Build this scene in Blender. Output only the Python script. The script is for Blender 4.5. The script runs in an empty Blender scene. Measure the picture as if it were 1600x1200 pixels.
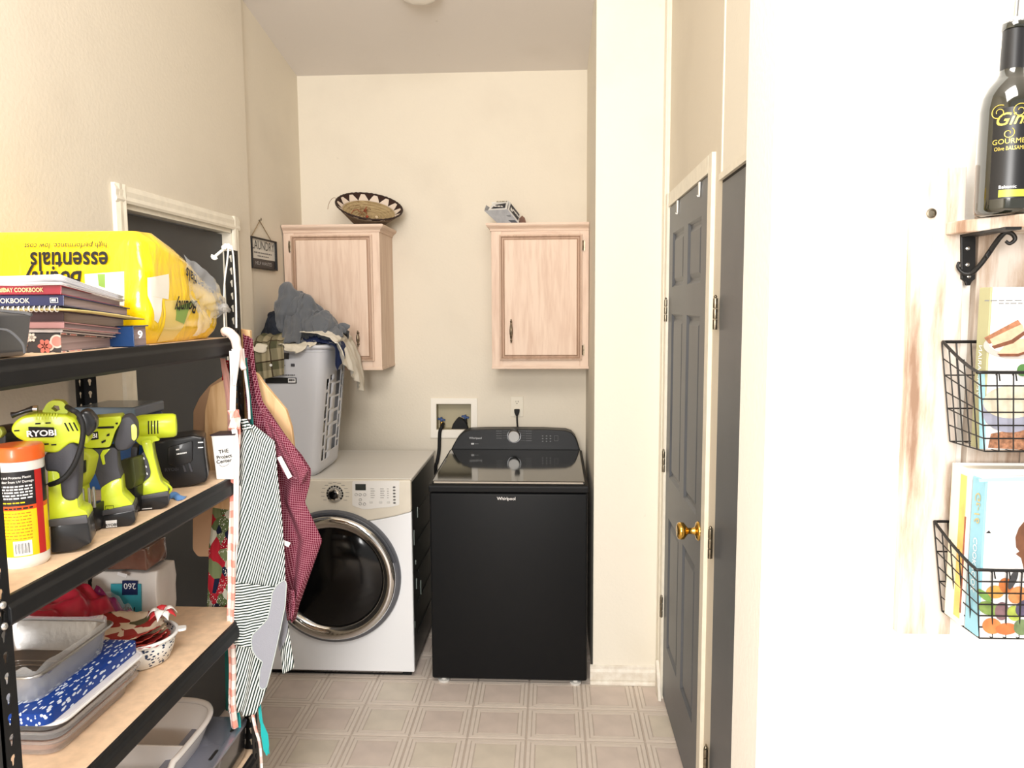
import bpy, bmesh, math, random
import numpy as np
from math import sin, cos, pi, radians, atan2, sqrt
from mathutils import Vector, Matrix, noise
from mathutils.geometry import tessellate_polygon
random.seed(4)
scn = bpy.context.scene
COL = scn.collection

# ------------------------------------------------------------------ camera, sky, big lights, exposure
cam_data = bpy.data.cameras.new('camera')
cam = bpy.data.objects.new('camera', cam_data)
COL.objects.link(cam)
cam_data.sensor_width = 36.0
cam_data.lens = 36.0 * 1180.0 / 1600.0
cam_data.clip_start = 0.02
yaw, pitch, roll = radians(3.0), math.atan(120.0 / 1180.0), 0.0054
Fw = Vector((-sin(yaw) * cos(pitch), cos(yaw) * cos(pitch), -sin(pitch)))
R0 = Vector((cos(yaw), sin(yaw), 0.0))
U0 = R0.cross(Fw)
Rt = R0 * cos(roll) - U0 * sin(roll)
Up = U0 * cos(roll) + R0 * sin(roll)
m = Matrix((Rt, Up, -Fw)).transposed().to_4x4()
m.translation = Vector((0.0, 0.0, 1.67))
cam.matrix_world = m
scn.camera = cam

world = bpy.data.worlds.new('room_daylight')
scn.world = world
world.use_nodes = True
bg = world.node_tree.nodes['Background']
bg.inputs[0].default_value = (1.0, 0.965, 0.92, 1)
bg.inputs[1].default_value = 0.6

def area(name, loc, target, sx, sy, power, color=(1, 1, 1)):
    d = bpy.data.lights.new(name, 'AREA')
    d.shape = 'RECTANGLE'; d.size = sx; d.size_y = sy; d.energy = power; d.color = color
    o = bpy.data.objects.new(name, d); COL.objects.link(o)
    o.location = loc
    o.rotation_euler = (Vector(target) - Vector(loc)).to_track_quat('-Z', 'Y').to_euler()
    return o
area('window_light', (-0.35, -2.0, 2.05), (-0.3, 3.2, 1.1), 0.9, 1.1, 105, (1, 0.975, 0.945))
area('overhead_fill_light', (0.0, 0.1, 3.25), (-0.1, 2.8, 0.6), 1.3, 1.0, 44, (1, 0.97, 0.93))  # added overhead fill, no known fixture; lifts the floor and other top surfaces

scn.view_settings.view_transform = 'Standard'
scn.view_settings.look = 'None'
scn.view_settings.gamma = 1.0
scn.view_settings.use_curve_mapping = False
scn.view_settings.exposure = 0.42

# ------------------------------------------------------------------ materials
def lin(c):
    return tuple(((x / 255.0) / 12.92 if x / 255.0 <= 0.04045 else ((x / 255.0 + 0.055) / 1.055) ** 2.4) for x in c)

_mats = {}
def M(name, col=(200, 200, 200), rough=0.5, metal=0.0, var=0.0, vscale=8.0, bump=0.0, bscale=60.0,
      trans=0.0, coat=0.0, spec=0.5, alpha=1.0, ior=1.45, sheen=0.0, emit=0.0, stretch=None, col2=None):
    if name in _mats: return _mats[name]
    mt = bpy.data.materials.new(name); mt.use_nodes = True
    nt = mt.node_tree; b = nt.nodes['Principled BSDF']
    c = lin(col)
    b.inputs['Base Color'].default_value = (*c, 1)
    b.inputs['Roughness'].default_value = rough
    b.inputs['Metallic'].default_value = metal
    b.inputs['Specular IOR Level'].default_value = spec
    b.inputs['Transmission Weight'].default_value = trans
    b.inputs['Coat Weight'].default_value = coat
    b.inputs['Coat Roughness'].default_value = 0.08
    b.inputs['Alpha'].default_value = alpha
    b.inputs['IOR'].default_value = ior
    b.inputs['Sheen Weight'].default_value = sheen
    tc = nt.nodes.new('ShaderNodeTexCoord')
    src = tc.outputs['Object']
    if stretch:
        mp = nt.nodes.new('ShaderNodeMapping'); mp.inputs['Scale'].default_value = stretch
        nt.links.new(src, mp.inputs[0]); src = mp.outputs[0]
    if var > 0 or col2:
        n = nt.nodes.new('ShaderNodeTexNoise'); n.inputs['Scale'].default_value = vscale
        n.inputs['Detail'].default_value = 5
        nt.links.new(src, n.inputs['Vector'])
        r = nt.nodes.new('ShaderNodeValToRGB')
        r.color_ramp.elements[0].position = 0.32; r.color_ramp.elements[1].position = 0.68
        lo = lin(col2) if col2 else tuple(x * (1 - var) for x in c)
        hi = c if col2 else tuple(min(1, x * (1 + var * 0.5)) for x in c)
        r.color_ramp.elements[0].color = (*lo, 1); r.color_ramp.elements[1].color = (*hi, 1)
        nt.links.new(n.outputs['Fac'], r.inputs[0]); nt.links.new(r.outputs[0], b.inputs['Base Color'])
    if bump > 0:
        n2 = nt.nodes.new('ShaderNodeTexNoise'); n2.inputs['Scale'].default_value = bscale
        n2.inputs['Detail'].default_value = 3
        nt.links.new(src, n2.inputs['Vector'])
        bp = nt.nodes.new('ShaderNodeBump'); bp.inputs['Strength'].default_value = bump
        bp.inputs['Distance'].default_value = 0.004
        nt.links.new(n2.outputs['Fac'], bp.inputs['Height']); nt.links.new(bp.outputs[0], b.inputs['Normal'])
    if emit > 0:
        b.inputs['Emission Color'].default_value = (*c, 1); b.inputs['Emission Strength'].default_value = emit
    _mats[name] = mt
    return mt

def wood(name, base, dark, axis='z', scale=1.0, rough=0.55, knots=False):
    """pale timber: long streaks along one axis plus wavy cathedral grain"""
    if name in _mats: return _mats[name]
    mt = bpy.data.materials.new(name); mt.use_nodes = True
    nt = mt.node_tree; N = nt.nodes; L = nt.links; b = N['Principled BSDF']
    b.inputs['Roughness'].default_value = rough
    tc = N.new('ShaderNodeTexCoord'); mp = N.new('ShaderNodeMapping')
    s = {'x': (1.2, 14, 14), 'y': (14, 1.2, 14), 'z': (14, 14, 1.2)}[axis]
    mp.inputs['Scale'].default_value = tuple(v * scale for v in s)
    L.new(tc.outputs['Object'], mp.inputs[0])
    n = N.new('ShaderNodeTexNoise'); n.inputs['Scale'].default_value = 1.6; n.inputs['Detail'].default_value = 8
    n.inputs['Distortion'].default_value = 0.8
    L.new(mp.outputs[0], n.inputs['Vector'])
    n3 = N.new('ShaderNodeTexNoise'); n3.inputs['Scale'].default_value = 9; n3.inputs['Detail'].default_value = 6
    L.new(mp.outputs[0], n3.inputs['Vector'])
    mx = N.new('ShaderNodeMath'); mx.operation = 'MULTIPLY_ADD'; mx.inputs[1].default_value = 0.35
    L.new(n3.outputs['Fac'], mx.inputs[0]); L.new(n.outputs['Fac'], mx.inputs[2])
    r = N.new('ShaderNodeValToRGB')
    r.color_ramp.elements[0].position = 0.48; r.color_ramp.elements[0].color = (*lin(dark), 1)
    r.color_ramp.elements[1].position = 0.74; r.color_ramp.elements[1].color = (*lin(base), 1)
    L.new(mx.outputs[0], r.inputs[0]); L.new(r.outputs[0], b.inputs['Base Color'])
    bp = N.new('ShaderNodeBump'); bp.inputs['Strength'].default_value = 0.12; bp.inputs['Distance'].default_value = 0.002
    L.new(n3.outputs['Fac'], bp.inputs['Height']); L.new(bp.outputs[0], b.inputs['Normal'])
    _mats[name] = mt
    return mt

class NB:
    """small wrapper for UV-printed cloth and paper patterns"""
    def __init__(s, name, rough=0.85):
        s.mt = bpy.data.materials.new(name); s.mt.use_nodes = True
        s.nt = s.mt.node_tree; s.b = s.nt.nodes['Principled BSDF']
        s.b.inputs['Roughness'].default_value = rough
        s.b.inputs['Specular IOR Level'].default_value = 0.2
        _mats[name] = s.mt
    def n(s, t, **kw):
        x = s.nt.nodes.new(t)
        for k, v in kw.items(): setattr(x, k, v)
        return x
    def l(s, a, b): s.nt.links.new(a, b)
    def uv(s, rot=0.0, sc=(1, 1, 1), coord='UV'):
        tc = s.n('ShaderNodeTexCoord'); mp = s.n('ShaderNodeMapping')
        mp.inputs['Rotation'].default_value = (0, 0, rot); mp.inputs['Scale'].default_value = sc
        s.l(tc.outputs[coord], mp.inputs[0]); return mp.outputs[0]
    def sep(s, v):
        x = s.n('ShaderNodeSeparateXYZ'); s.l(v, x.inputs[0]); return x.outputs
    def math(s, op, a, b=None):
        x = s.n('ShaderNodeMath', operation=op)
        for i, v in enumerate((a, b)):
            if v is None: continue
            if isinstance(v, (int, float)): x.inputs[i].default_value = v
            else: s.l(v, x.inputs[i])
        return x.outputs[0]
    def mix(s, f, a, b):
        x = s.n('ShaderNodeMix', data_type='RGBA')
        if isinstance(f, (int, float)): x.inputs[0].default_value = f
        else: s.l(f, x.inputs[0])
        for i, v in ((6, a), (7, b)):
            if isinstance(v, tuple): x.inputs[i].default_value = (*lin(v), 1)
            else: s.l(v, x.inputs[i])
        return x.outputs[2]
    def stripe(s, comp, freq, width):
        return s.math('LESS_THAN', s.math('FRACT', s.math('MULTIPLY', comp, freq)), width)
    def out(s, c): s.l(c, s.b.inputs['Base Color']); return s.mt

# ------------------------------------------------------------------ mesh helpers
def BM(): return bmesh.new()

def box(bm, lo, hi, mi=0):
    x0, y0, z0 = lo; x1, y1, z1 = hi
    v = [bm.verts.new(p) for p in ((x0,y0,z0),(x1,y0,z0),(x1,y1,z0),(x0,y1,z0),(x0,y0,z1),(x1,y0,z1),(x1,y1,z1),(x0,y1,z1))]
    fs = []
    for q in ((0,3,2,1),(4,5,6,7),(0,1,5,4),(1,2,6,5),(2,3,7,6),(3,0,4,7)):
        f = bm.faces.new([v[i] for i in q]); f.material_index = mi; fs.append(f)
    return v

def obox(bm, c, size, rot=(0,0,0), mi=0):
    """box by centre, size and euler rotation"""
    h = [s / 2 for s in size]
    v = box(bm, (-h[0],-h[1],-h[2]), (h[0],h[1],h[2]), mi)
    from mathutils import Euler
    R = Euler(rot).to_matrix()
    for w in v: w.co = R @ w.co + Vector(c)
    return v

def _ax(axis, a, b, t):
    return {'x': (t, a, b), 'y': (a, t, b), 'z': (a, b, t)}[axis]

def prism(bm, poly, axis, t0, t1, mi=0, mside=None):
    A = [bm.verts.new(_ax(axis, p[0], p[1], t0)) for p in poly]
    Bv = [bm.verts.new(_ax(axis, p[0], p[1], t1)) for p in poly]
    f1 = bm.faces.new(A); f2 = bm.faces.new(Bv[::-1]); f1.material_index = f2.material_index = mi
    n = len(poly)
    for i in range(n):
        f = bm.faces.new((A[i], Bv[i], Bv[(i+1) % n], A[(i+1) % n])); f.material_index = mi if mside is None else mside
    return A + Bv

def rnd(poly, r, n=4):
    """round the corners of a 2-D polygon"""
    out = []; k = len(poly)
    for i in range(k):
        p = Vector(poly[i][:2]); a = Vector(poly[i-1][:2]); b = Vector(poly[(i+1) % k][:2])
        da = a - p; db = b - p
        rr = min(r, da.length * 0.45, db.length * 0.45)
        pa = p + da.normalized() * rr; pb = p + db.normalized() * rr
        for j in range(n + 1):
            t = j / n
            q = pa * (1-t)**2 + p * 2*t*(1-t) + pb * t*t
            out.append((q.x, q.y))
    return out

def ell(cx, cy, rx, ry, n=24, a0=0.0, rot=0.0):
    o = []
    for i in range(n):
        a = a0 + 2*pi*i/n; x = rx*cos(a); y = ry*sin(a)
        o.append((cx + x*cos(rot) - y*sin(rot), cy + x*sin(rot) + y*cos(rot)))
    return o

def rect(x0, y0, x1, y1): return [(x0,y0),(x1,y0),(x1,y1),(x0,y1)]

def plate(bm, outer, holes, axis, t0, t1, mi=0):
    """flat plate with real holes"""
    loops = [outer] + holes
    flat = [p for l in loops for p in l]
    tris = tessellate_polygon([[Vector((p[0], p[1], 0)) for p in l] for l in loops])
    A = [bm.verts.new(_ax(axis, p[0], p[1], t0)) for p in flat]
    Bv = [bm.verts.new(_ax(axis, p[0], p[1], t1)) for p in flat]
    for t in tris:
        try:
            f = bm.faces.new([A[i] for i in t]); f.material_index = mi
            f = bm.faces.new([Bv[i] for i in t][::-1]); f.material_index = mi
        except ValueError: pass
    o = 0
    for l in loops:
        n = len(l)
        for i in range(n):
            j = (i+1) % n
            f = bm.faces.new((A[o+i], Bv[o+i], Bv[o+j], A[o+j])); f.material_index = mi
        o += n

def tube(bm, pts, r, seg=8, closed=False, mi=0, caps=True):
    P = [Vector(p) for p in pts]; n = len(P)
    rs = r if isinstance(r, (list, tuple)) else [r] * n
    T = []
    for i in range(n):
        if closed: t = P[(i+1) % n] - P[i-1]
        else: t = P[min(i+1, n-1)] - P[max(i-1, 0)]
        T.append(t.normalized() if t.length > 1e-9 else Vector((0,0,1)))
    up = Vector((0,0,1)) if abs(T[0].z) < 0.9 else Vector((1,0,0))
    u = (up - T[0] * up.dot(T[0])).normalized()
    rings = []
    for i in range(n):
        u = (u - T[i] * u.dot(T[i])).normalized(); w = T[i].cross(u)
        rings.append([bm.verts.new(P[i] + (u*cos(2*pi*k/seg) + w*sin(2*pi*k/seg)) * rs[i]) for k in range(seg)])
    for i in range(n if closed else n-1):
        a = rings[i]; b = rings[(i+1) % n]
        for k in range(seg):
            f = bm.faces.new((a[k], a[(k+1) % seg], b[(k+1) % seg], b[k])); f.material_index = mi
    if caps and not closed:
        bm.faces.new(rings[0][::-1]).material_index = mi; bm.faces.new(rings[-1]).material_index = mi

def smoothpath(pts, k=6):
    """Catmull-Rom through the points"""
    P = [Vector(p) for p in pts]; out = []
    for i in range(len(P)-1):
        p0 = P[max(i-1,0)]; p1 = P[i]; p2 = P[i+1]; p3 = P[min(i+2, len(P)-1)]
        for j in range(k):
            t = j/k
            out.append(0.5*((2*p1) + (p2-p0)*t + (2*p0-5*p1+4*p2-p3)*t*t + (3*p1-p0-3*p2+p3)*t**3))
    out.append(P[-1]); return out

def lathe(bm, prof, c, seg=28, axis='z', mi=0, matf=None, cap=True):
    """prof: list of (radius, height) about centre c"""
    rings = []
    for (r, h) in prof:
        ring = []
        for k in range(seg):
            a = 2*pi*k/seg; x = r*cos(a); y = r*sin(a)
            p = {'z': (c[0]+x, c[1]+y, c[2]+h), 'y': (c[0]+x, c[1]+h, c[2]+y), 'x': (c[0]+h, c[1]+x, c[2]+y)}[axis]
            ring.append(bm.verts.new(p))
        rings.append(ring)
    for i in range(len(rings)-1):
        for k in range(seg):
            f = bm.faces.new((rings[i][k], rings[i][(k+1)%seg], rings[i+1][(k+1)%seg], rings[i+1][k]))
            f.material_index = matf(i) if matf else mi
    if cap:
        if prof[0][0] > 1e-6: bm.faces.new(rings[0][::-1]).material_index = matf(0) if matf else mi
        if prof[-1][0] > 1e-6: bm.faces.new(rings[-1]).material_index = matf(len(prof)-2) if matf else mi

def grid(bm, fn, nu, nv, mi=0, uvf=None, closeu=False, keep=None):
    """surface fn(u,v)->xyz, u,v in 0..1; uvf(u,v)->uv in metres"""
    uvl = bm.loops.layers.uv.verify()
    V = [[bm.verts.new(fn(i/nu, j/nv)) for i in range(nu if closeu else nu+1)] for j in range(nv+1)]
    W = len(V[0])
    for j in range(nv):
        for i in range(nu):
            if keep and not keep((i+0.5)/nu, (j+0.5)/nv): continue
            f = bm.faces.new((V[j][i], V[j][(i+1) % W], V[j+1][(i+1) % W], V[j+1][i])); f.material_index = mi
            if uvf:
                for lp, (a, b) in zip(f.loops, ((i,j),(i+1,j),(i+1,j+1),(i,j+1))):
                    lp[uvl].uv = uvf(a/nu, b/nv)
    return V

def bevel(bm, w, seg=2, ang=35):
    es = [e for e in bm.edges if len(e.link_faces) == 2 and e.calc_face_angle(0) > radians(ang)]
    if es: bmesh.ops.bevel(bm, geom=es, offset=w, segments=seg, profile=0.5, affect='EDGES', clamp_overlap=True)

def tag(o, label=None, cat=None, group=None, kind=None):
    if label: o['label'] = label
    if cat: o['category'] = cat
    if group: o['group'] = group
    if kind: o['kind'] = kind
    return o

def obj(name, bm, mat, parent=None, label=None, cat=None, group=None, kind=None, bev=0, bseg=2, smooth=None,
        solid=0, sub=0, origin=None, offset=0.0):
    bmesh.ops.recalc_face_normals(bm, faces=bm.faces)
    if bev: bevel(bm, bev, bseg)
    me = bpy.data.meshes.new(name)
    if origin is None:
        if parent is not None: origin = WO[parent.name]
        else:
            xs = [v.co.x for v in bm.verts]; ys = [v.co.y for v in bm.verts]; zs = [v.co.z for v in bm.verts]
            origin = ((min(xs)+max(xs))/2, (min(ys)+max(ys))/2, min(zs))
    oo = Vector(origin)
    for v in bm.verts: v.co -= oo
    bm.to_mesh(me); bm.free()
    for mm in (mat if isinstance(mat, (list, tuple)) else [mat]): me.materials.append(mm)
    o = bpy.data.objects.new(name, me); COL.objects.link(o)
    if parent is not None:
        o.parent = parent; o.location = oo - WO[parent.name]
    else: o.location = oo
    WO[o.name] = oo
    if smooth:
        for p in me.polygons: p.use_smooth = True
        me.set_sharp_from_angle(angle=radians(smooth))
    if solid:
        s = o.modifiers.new('thickness', 'SOLIDIFY'); s.thickness = solid; s.offset = offset
    if sub:
        s = o.modifiers.new('smooth', 'SUBSURF'); s.levels = sub; s.render_levels = sub
    tag(o, label, cat, group, kind)
    return o
WO = {}

def thing(name, label, cat, loc, group=None):
    o = bpy.data.objects.new(name, None); COL.objects.link(o)
    o.location = loc; o.empty_display_size = 0.05
    WO[o.name] = Vector(loc)
    return tag(o, label, cat, group)

_fc = bpy.data.curves.new('lettering_source', 'FONT')
_fo = bpy.data.objects.new('lettering_source', _fc)
def text(name, s, size, org, ux, uz, mat, parent, align='CENTER', thick=0.0006, fat=0.0, shear=0.0, wx=1.0, label=None, warp=None, sp=1.0):
    """real raised lettering: org is the baseline anchor, ux/uz are the reading and up directions"""
    _fc.body = s; _fc.size = 1.0; _fc.align_x = align; _fc.extrude = 0.0; _fc.offset = fat; _fc.shear = shear
    _fc.space_character = sp; _fc.resolution_u = 3
    COL.objects.link(_fo)
    dg = bpy.context.evaluated_depsgraph_get(); dg.update()
    me = bpy.data.meshes.new_from_object(_fo.evaluated_get(dg), depsgraph=dg)
    COL.objects.unlink(_fo)
    ux = Vector(ux).normalized(); uz = Vector(uz).normalized(); nn = ux.cross(uz).normalized()
    bm = BM(); bm.from_mesh(me); bpy.data.meshes.remove(me)
    k = size / 0.7
    for v in bm.verts:
        a, b = v.co.x * k * wx, v.co.y * k
        if warp: v.co = Vector(warp(a, b))
        else: v.co = Vector(org) + ux * a + uz * b + nn * thick
    return obj(name, bm, mat, parent, label=label)

def dashes(org, ux, uz, width, h, n, mat, parent, seed=1, gap=0.25, name='legend'):
    """a run of small printed marks standing for writing too small to read"""
    rg = random.Random(seed); ux = Vector(ux).normalized(); uz = Vector(uz).normalized(); nn = ux.cross(uz)*0.0004; o = Vector(org)
    ws = [rg.uniform(0.5, 1.5) for _ in range(n)]; s = width/(sum(ws)*(1+gap)); x = 0; bm = BM()
    for w_ in ws:
        a = x*s; b = (x+w_)*s; x += w_*(1+gap)
        bm.faces.new([bm.verts.new(o+nn+ux*p+uz*q) for p, q in ((a,0),(b,0),(b,h),(a,h))])
    return obj(name, bm, mat, parent)

# ------------------------------------------------------------------ room materials
def wall_mat(name, col, stain, amount=0.5, bump=0.22):
    mt = bpy.data.materials.new(name); mt.use_nodes = True
    nt = mt.node_tree; N = nt.nodes; L = nt.links; b = N['Principled BSDF']
    b.inputs['Roughness'].default_value = 0.8; b.inputs['Specular IOR Level'].default_value = 0.25
    tc = N.new('ShaderNodeTexCoord')
    n = N.new('ShaderNodeTexNoise'); n.inputs['Scale'].default_value = 2.2; n.inputs['Detail'].default_value = 4
    L.new(tc.outputs['Object'], n.inputs['Vector'])
    r = N.new('ShaderNodeValToRGB'); r.color_ramp.elements[0].position = 0.52; r.color_ramp.elements[1].position = 0.8
    L.new(n.outputs['Fac'], r.inputs[0])
    # scattered fine scuffs
    n4 = N.new('ShaderNodeTexNoise'); n4.inputs['Scale'].default_value = 26; n4.inputs['Detail'].default_value = 8
    L.new(tc.outputs['Object'], n4.inputs['Vector'])
    r4 = N.new('ShaderNodeValToRGB'); r4.color_ramp.elements[0].position = 0.72; r4.color_ramp.elements[1].position = 0.80
    L.new(n4.outputs['Fac'], r4.inputs[0])
    mm = N.new('ShaderNodeMath'); mm.operation = 'MULTIPLY'; mm.inputs[1].default_value = amount
    L.new(r.outputs[0], mm.inputs[0])
    mx = N.new('ShaderNodeMix'); mx.data_type = 'RGBA'
    mx.inputs[6].default_value = (*lin(col), 1); mx.inputs[7].default_value = (*lin(stain), 1)
    L.new(mm.outputs[0], mx.inputs[0])
    mx2 = N.new('ShaderNodeMix'); mx2.data_type = 'RGBA'; mx2.inputs[7].default_value = (*lin((150,140,122)), 1)
    m4 = N.new('ShaderNodeMath'); m4.operation = 'MULTIPLY'; m4.inputs[1].default_value = 0.35 * amount
    L.new(r4.outputs[0], m4.inputs[0]); L.new(m4.outputs[0], mx2.inputs[0]); L.new(mx.outputs[2], mx2.inputs[6])
    L.new(mx2.outputs[2], b.inputs['Base Color'])
    n2 = N.new('ShaderNodeTexNoise'); n2.inputs['Scale'].default_value = 85; n2.inputs['Detail'].default_value = 3
    L.new(tc.outputs['Object'], n2.inputs['Vector'])
    bp = N.new('ShaderNodeBump'); bp.inputs['Strength'].default_value = bump; bp.inputs['Distance'].default_value = 0.004
    L.new(n2.outputs['Fac'], bp.inputs['Height']); L.new(bp.outputs[0], b.inputs['Normal'])
    return mt
m_wall = wall_mat('cream_orange_peel_wall', (226, 217, 200), (208, 198, 182))
m_wall2 = wall_mat('pale_cream_wall', (238, 232, 218), (226, 218, 200), 0.6)
m_near = wall_mat('white_wall', (240, 238, 232), (232, 229, 220), 0.3)
m_ceil = wall_mat('grey_ceiling_paint', (226, 220, 214), (214, 207, 200), 0.6, 0.12)
m_trim = M('cream_gloss_trim', (236, 229, 212), 0.4, var=0.06, vscale=30, bump=0.05, bscale=40)
m_trimdirty = M('scuffed_white_baseboard', (238, 233, 222), 0.45, vscale=34, col2=(220, 211, 196), bump=0.05)
m_door = M('slate_grey_door_paint', (92, 95, 100), 0.42, var=0.08, vscale=5, bump=0.03, bscale=120)
m_brass = M('polished_brass', (214, 172, 84), 0.18, 1.0)
m_hinge = M('aged_nickel_hinge', (150, 140, 122), 0.35, 1.0, var=0.3, vscale=80)
m_white = M('white_enamel', (238, 238, 236), 0.25, coat=0.4)
m_vgroove = M('vinyl_groove_taupe', (196, 182, 170), 0.55)
m_vlight = M('vinyl_border_beige', (224, 212, 200), 0.45, var=0.06, vscale=20)
m_vfield = M('vinyl_field_rose_beige', (214, 199, 188), 0.42, var=0.1, vscale=9, bump=0.04, bscale=30)
m_vfield2 = M('vinyl_field_sand_beige', (216, 205, 189), 0.42, var=0.1, vscale=9, bump=0.04, bscale=30)

def S(name, bm, mat, parent=None, **k):
    return obj(name, bm, mat, parent, kind='structure' if parent is None else None, **k)

# ------------------------------------------------------------------ floor: sheet vinyl embossed in 9 inch squares
bm = BM(); box(bm, (-3.2, -2.6, -0.05), (3.2, 4.12, -0.0032)); floor = S('floor', bm, m_vlight, origin=(0,0,0))
TS = 0.2295; TX = -0.0985 - 6*TS; TY = 3.008 - 10*TS
def tile_mesh():
    bm = BM(); h = TS/2
    # concentric square loops: (half size, height, material of the ring just inside)
    loops = [(h, -0.0030), (h-0.0025, -0.0026), (h-0.0045, -0.0006), (h-0.017, 0.0), (h-0.0195, -0.0013), (h-0.022, 0.0), (h-0.034, 0.0), (h-0.0365, -0.0013), (h-0.039, -0.0002)]
    mi = [1, 1, 0, 1, 1, 0, 1, 1]
    R = [[bm.verts.new((sx*s, sy*s, z)) for sx, sy in ((-1,-1),(1,-1),(1,1),(-1,1))] for s, z in loops]
    for i in range(len(R)-1):
        for k in range(4):
            bm.faces.new((R[i][k], R[i][(k+1)%4], R[i+1][(k+1)%4], R[i+1][k])).material_index = mi[i]
    bm.faces.new(R[-1]).material_index = 2
    return bm
meshes = []
for fm in (m_vfield, m_vfield2):
    me = bpy.data.meshes.new('tile'); b_ = tile_mesh(); b_.to_mesh(me); b_.free()
    for q in (m_vlight, m_vgroove, fm): me.materials.append(q)
    meshes.append(me)
for j in range(0, 16):
    for i in range(0, 9):
        x = TX + (i+0.5)*TS; y = TY + (j-1+0.5)*TS
        if x - TS/2 < -1.34 - TS or y > 4.0: continue
        o = bpy.data.objects.new('tile', meshes[0 if random.random() < 0.62 else 1]); COL.objects.link(o)
        o.parent = floor; o.location = (x, y, 0)

# ------------------------------------------------------------------ walls
bm = BM(); box(bm, (-1.44, -2.6, -0.05), (-1.32, 2.309, 3.95)); box(bm, (-1.44, 2.309, 1.992), (-1.32, 3.098, 3.6)); box(bm, (-1.44, 3.098, -0.05), (-1.32, 3.30, 3.2))
box(bm, (-1.456, 3.30, -0.05), (-1.336, 4.2, 3.2))
S('wall_left', bm, m_wall, origin=(0,0,0))
bm = BM(); plate(bm, rect(-1.456, -0.05, 0.30, 3.2), [[(-0.624,1.153),(-0.432,1.153),(-0.434,1.005),(-0.627,1.005)]], 'y', 4.05, 4.13)
box(bm, (-0.66, 4.13, 0.9), (-0.38, 4.16, 1.25))
S('wall_back', bm, m_wall, origin=(0,0,0))
# projecting pier between the laundry alcove and the doors
bm = BM(); box(bm, (0.185, 3.24, -0.05), (0.60, 4.2, 3.3)); bevel(bm, 0.012, 3)
S('wall_pier', bm, m_wall2, origin=(0,0,0))
# right wall with two door openings
RX = 0.48
bm = BM()
box(bm, (RX, 3.108, -0.05), (0.62, 3.25, 3.3))
box(bm, (RX, 2.18, 2.075), (0.62, 3.108, 3.6))
box(bm, (RX, 2.182, -0.05), (0.62, 2.335, 2.075))
S('wall_right', bm, m_wall, origin=(0,0,0))
bm = BM()
box(bm, (RX-0.004, 1.41, 2.03), (0.62, 2.185, 3.7))
box(bm, (RX-0.004, -0.0+1.41, -0.05), (0.62, 1.47, 2.03))
S('wall_right_near', bm, m_wall2, origin=(0,0,0))
bm = BM(); box(bm, (0.352, 1.25, -0.05), (3.2, 1.42, 4.0)); bevel(bm, 0.014, 3)
S('wall_near', bm, m_near, origin=(0,0,0))
bm = BM(); box(bm, (0.60, 1.42, -0.05), (0.66, 4.2, 3.6)); S('wall_closet', bm, m_wall, origin=(0,0,0))
# sloped ceiling rising towards the living space
def cz(y): return 2.885 + 0.165*(4.05 - y)
bm = BM()
V = [bm.verts.new(p) for p in ((-3.2,4.2,cz(4.2)),(3.2,4.2,cz(4.2)),(3.2,-2.6,cz(-2.6)),(-3.2,-2.6,cz(-2.6)))]
W_ = [bm.verts.new(v.co + Vector((0,0,0.1))) for v in V]
bm.faces.new(V); bm.faces.new(W_[::-1])
for i in range(4): bm.faces.new((V[i], W_[i], W_[(i+1)%4], V[(i+1)%4]))
S('ceiling', bm, m_ceil, origin=(0,0,0))

# ------------------------------------------------------------------ trim
bm = BM(); prism(bm, [(3.24,0.0),(3.225,0.0),(3.225,0.055),(3.231,0.066),(3.231,0.078),(3.24,0.082)], 'x', 0.172, 0.472); S('baseboard_pier', bm, m_trimdirty)
bm = BM(); prism(bm, rnd([(3.225,0.0),(3.208,0.0),(3.210,0.016),(3.225,0.02)],0.006), 'x', 0.172, 0.466); S('trim_1', bm, m_trimdirty)
bm = BM(); box(bm, (0.462, 3.176, 0.0), (0.482, 3.238, 3.05), 0); bevel(bm, 0.003); S('trim_2', bm, m_trim)
bm = BM(); box(bm, (0.4685, 3.170, 0.0), (0.482, 3.179, 3.05), 0); S('trim_3', bm, m_trim)
# casing of the panelled door
def casing(lo, hi, n):
    bm = BM(); box(bm, lo, hi); bevel(bm, 0.003); return S('trim_%d' % n, bm, m_trim)
casing((0.464, 3.108, 0.0), (0.482, 3.160, 2.12), 4)
casing((0.4675, 2.3405, 2.066), (0.482, 3.1075, 2.118), 5)
casing((0.468, 2.288, 0.0), (0.482, 2.340, 2.118), 6)
casing((0.466, 1.45, 2.018), (0.482, 2.182, 2.036), 7)
casing((0.444, 1.421, 0.0), (0.482, 1.462, 2.03), 8)
# corner bead above the flat door
bm = BM(); box(bm, (0.472, 2.178, 2.03), (0.4805, 2.188, 3.3)); S('trim_9', bm, m_trim)
# peeled white paint at the foot of the door frame
bm = BM(); prism(bm, rnd([(3.165,0.15),(3.165,0.0),(3.075,0.0),(3.085,0.03),(3.12,0.10)],0.01), 'x', 0.452, 0.464); bevel(bm,0.002); S('trim_10', bm, m_trimdirty)

# ------------------------------------------------------------------ hinges and knobs
def hinge(parent, x, y, z, side=-1, h=0.09):
    bm = BM(); box(bm, (x-0.003, y-0.002, z-h/2), (x+0.002, y+0.022, z+h/2)); bevel(bm, 0.0008)
    hh = obj('hinge', bm, m_hinge, parent)
    for k in range(3):
        bm = BM(); a = z - h/2 + k*h/3; lathe(bm, [(0.0062,0.001),(0.0066,0.003),(0.0066,h/3-0.003),(0.0062,h/3-0.001)], (x-0.006, y-0.002, a), 12)
        obj('hinge_knuckle', bm, m_hinge, hh, smooth=40)
    bm = BM(); lathe(bm, [(0.003,0),(0.0055,0.002),(0.004,0.006),(0.001,0.009)], (x-0.006, y-0.002, z+h/2), 12); obj('hinge_pin', bm, m_hinge, hh, smooth=50)

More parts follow.
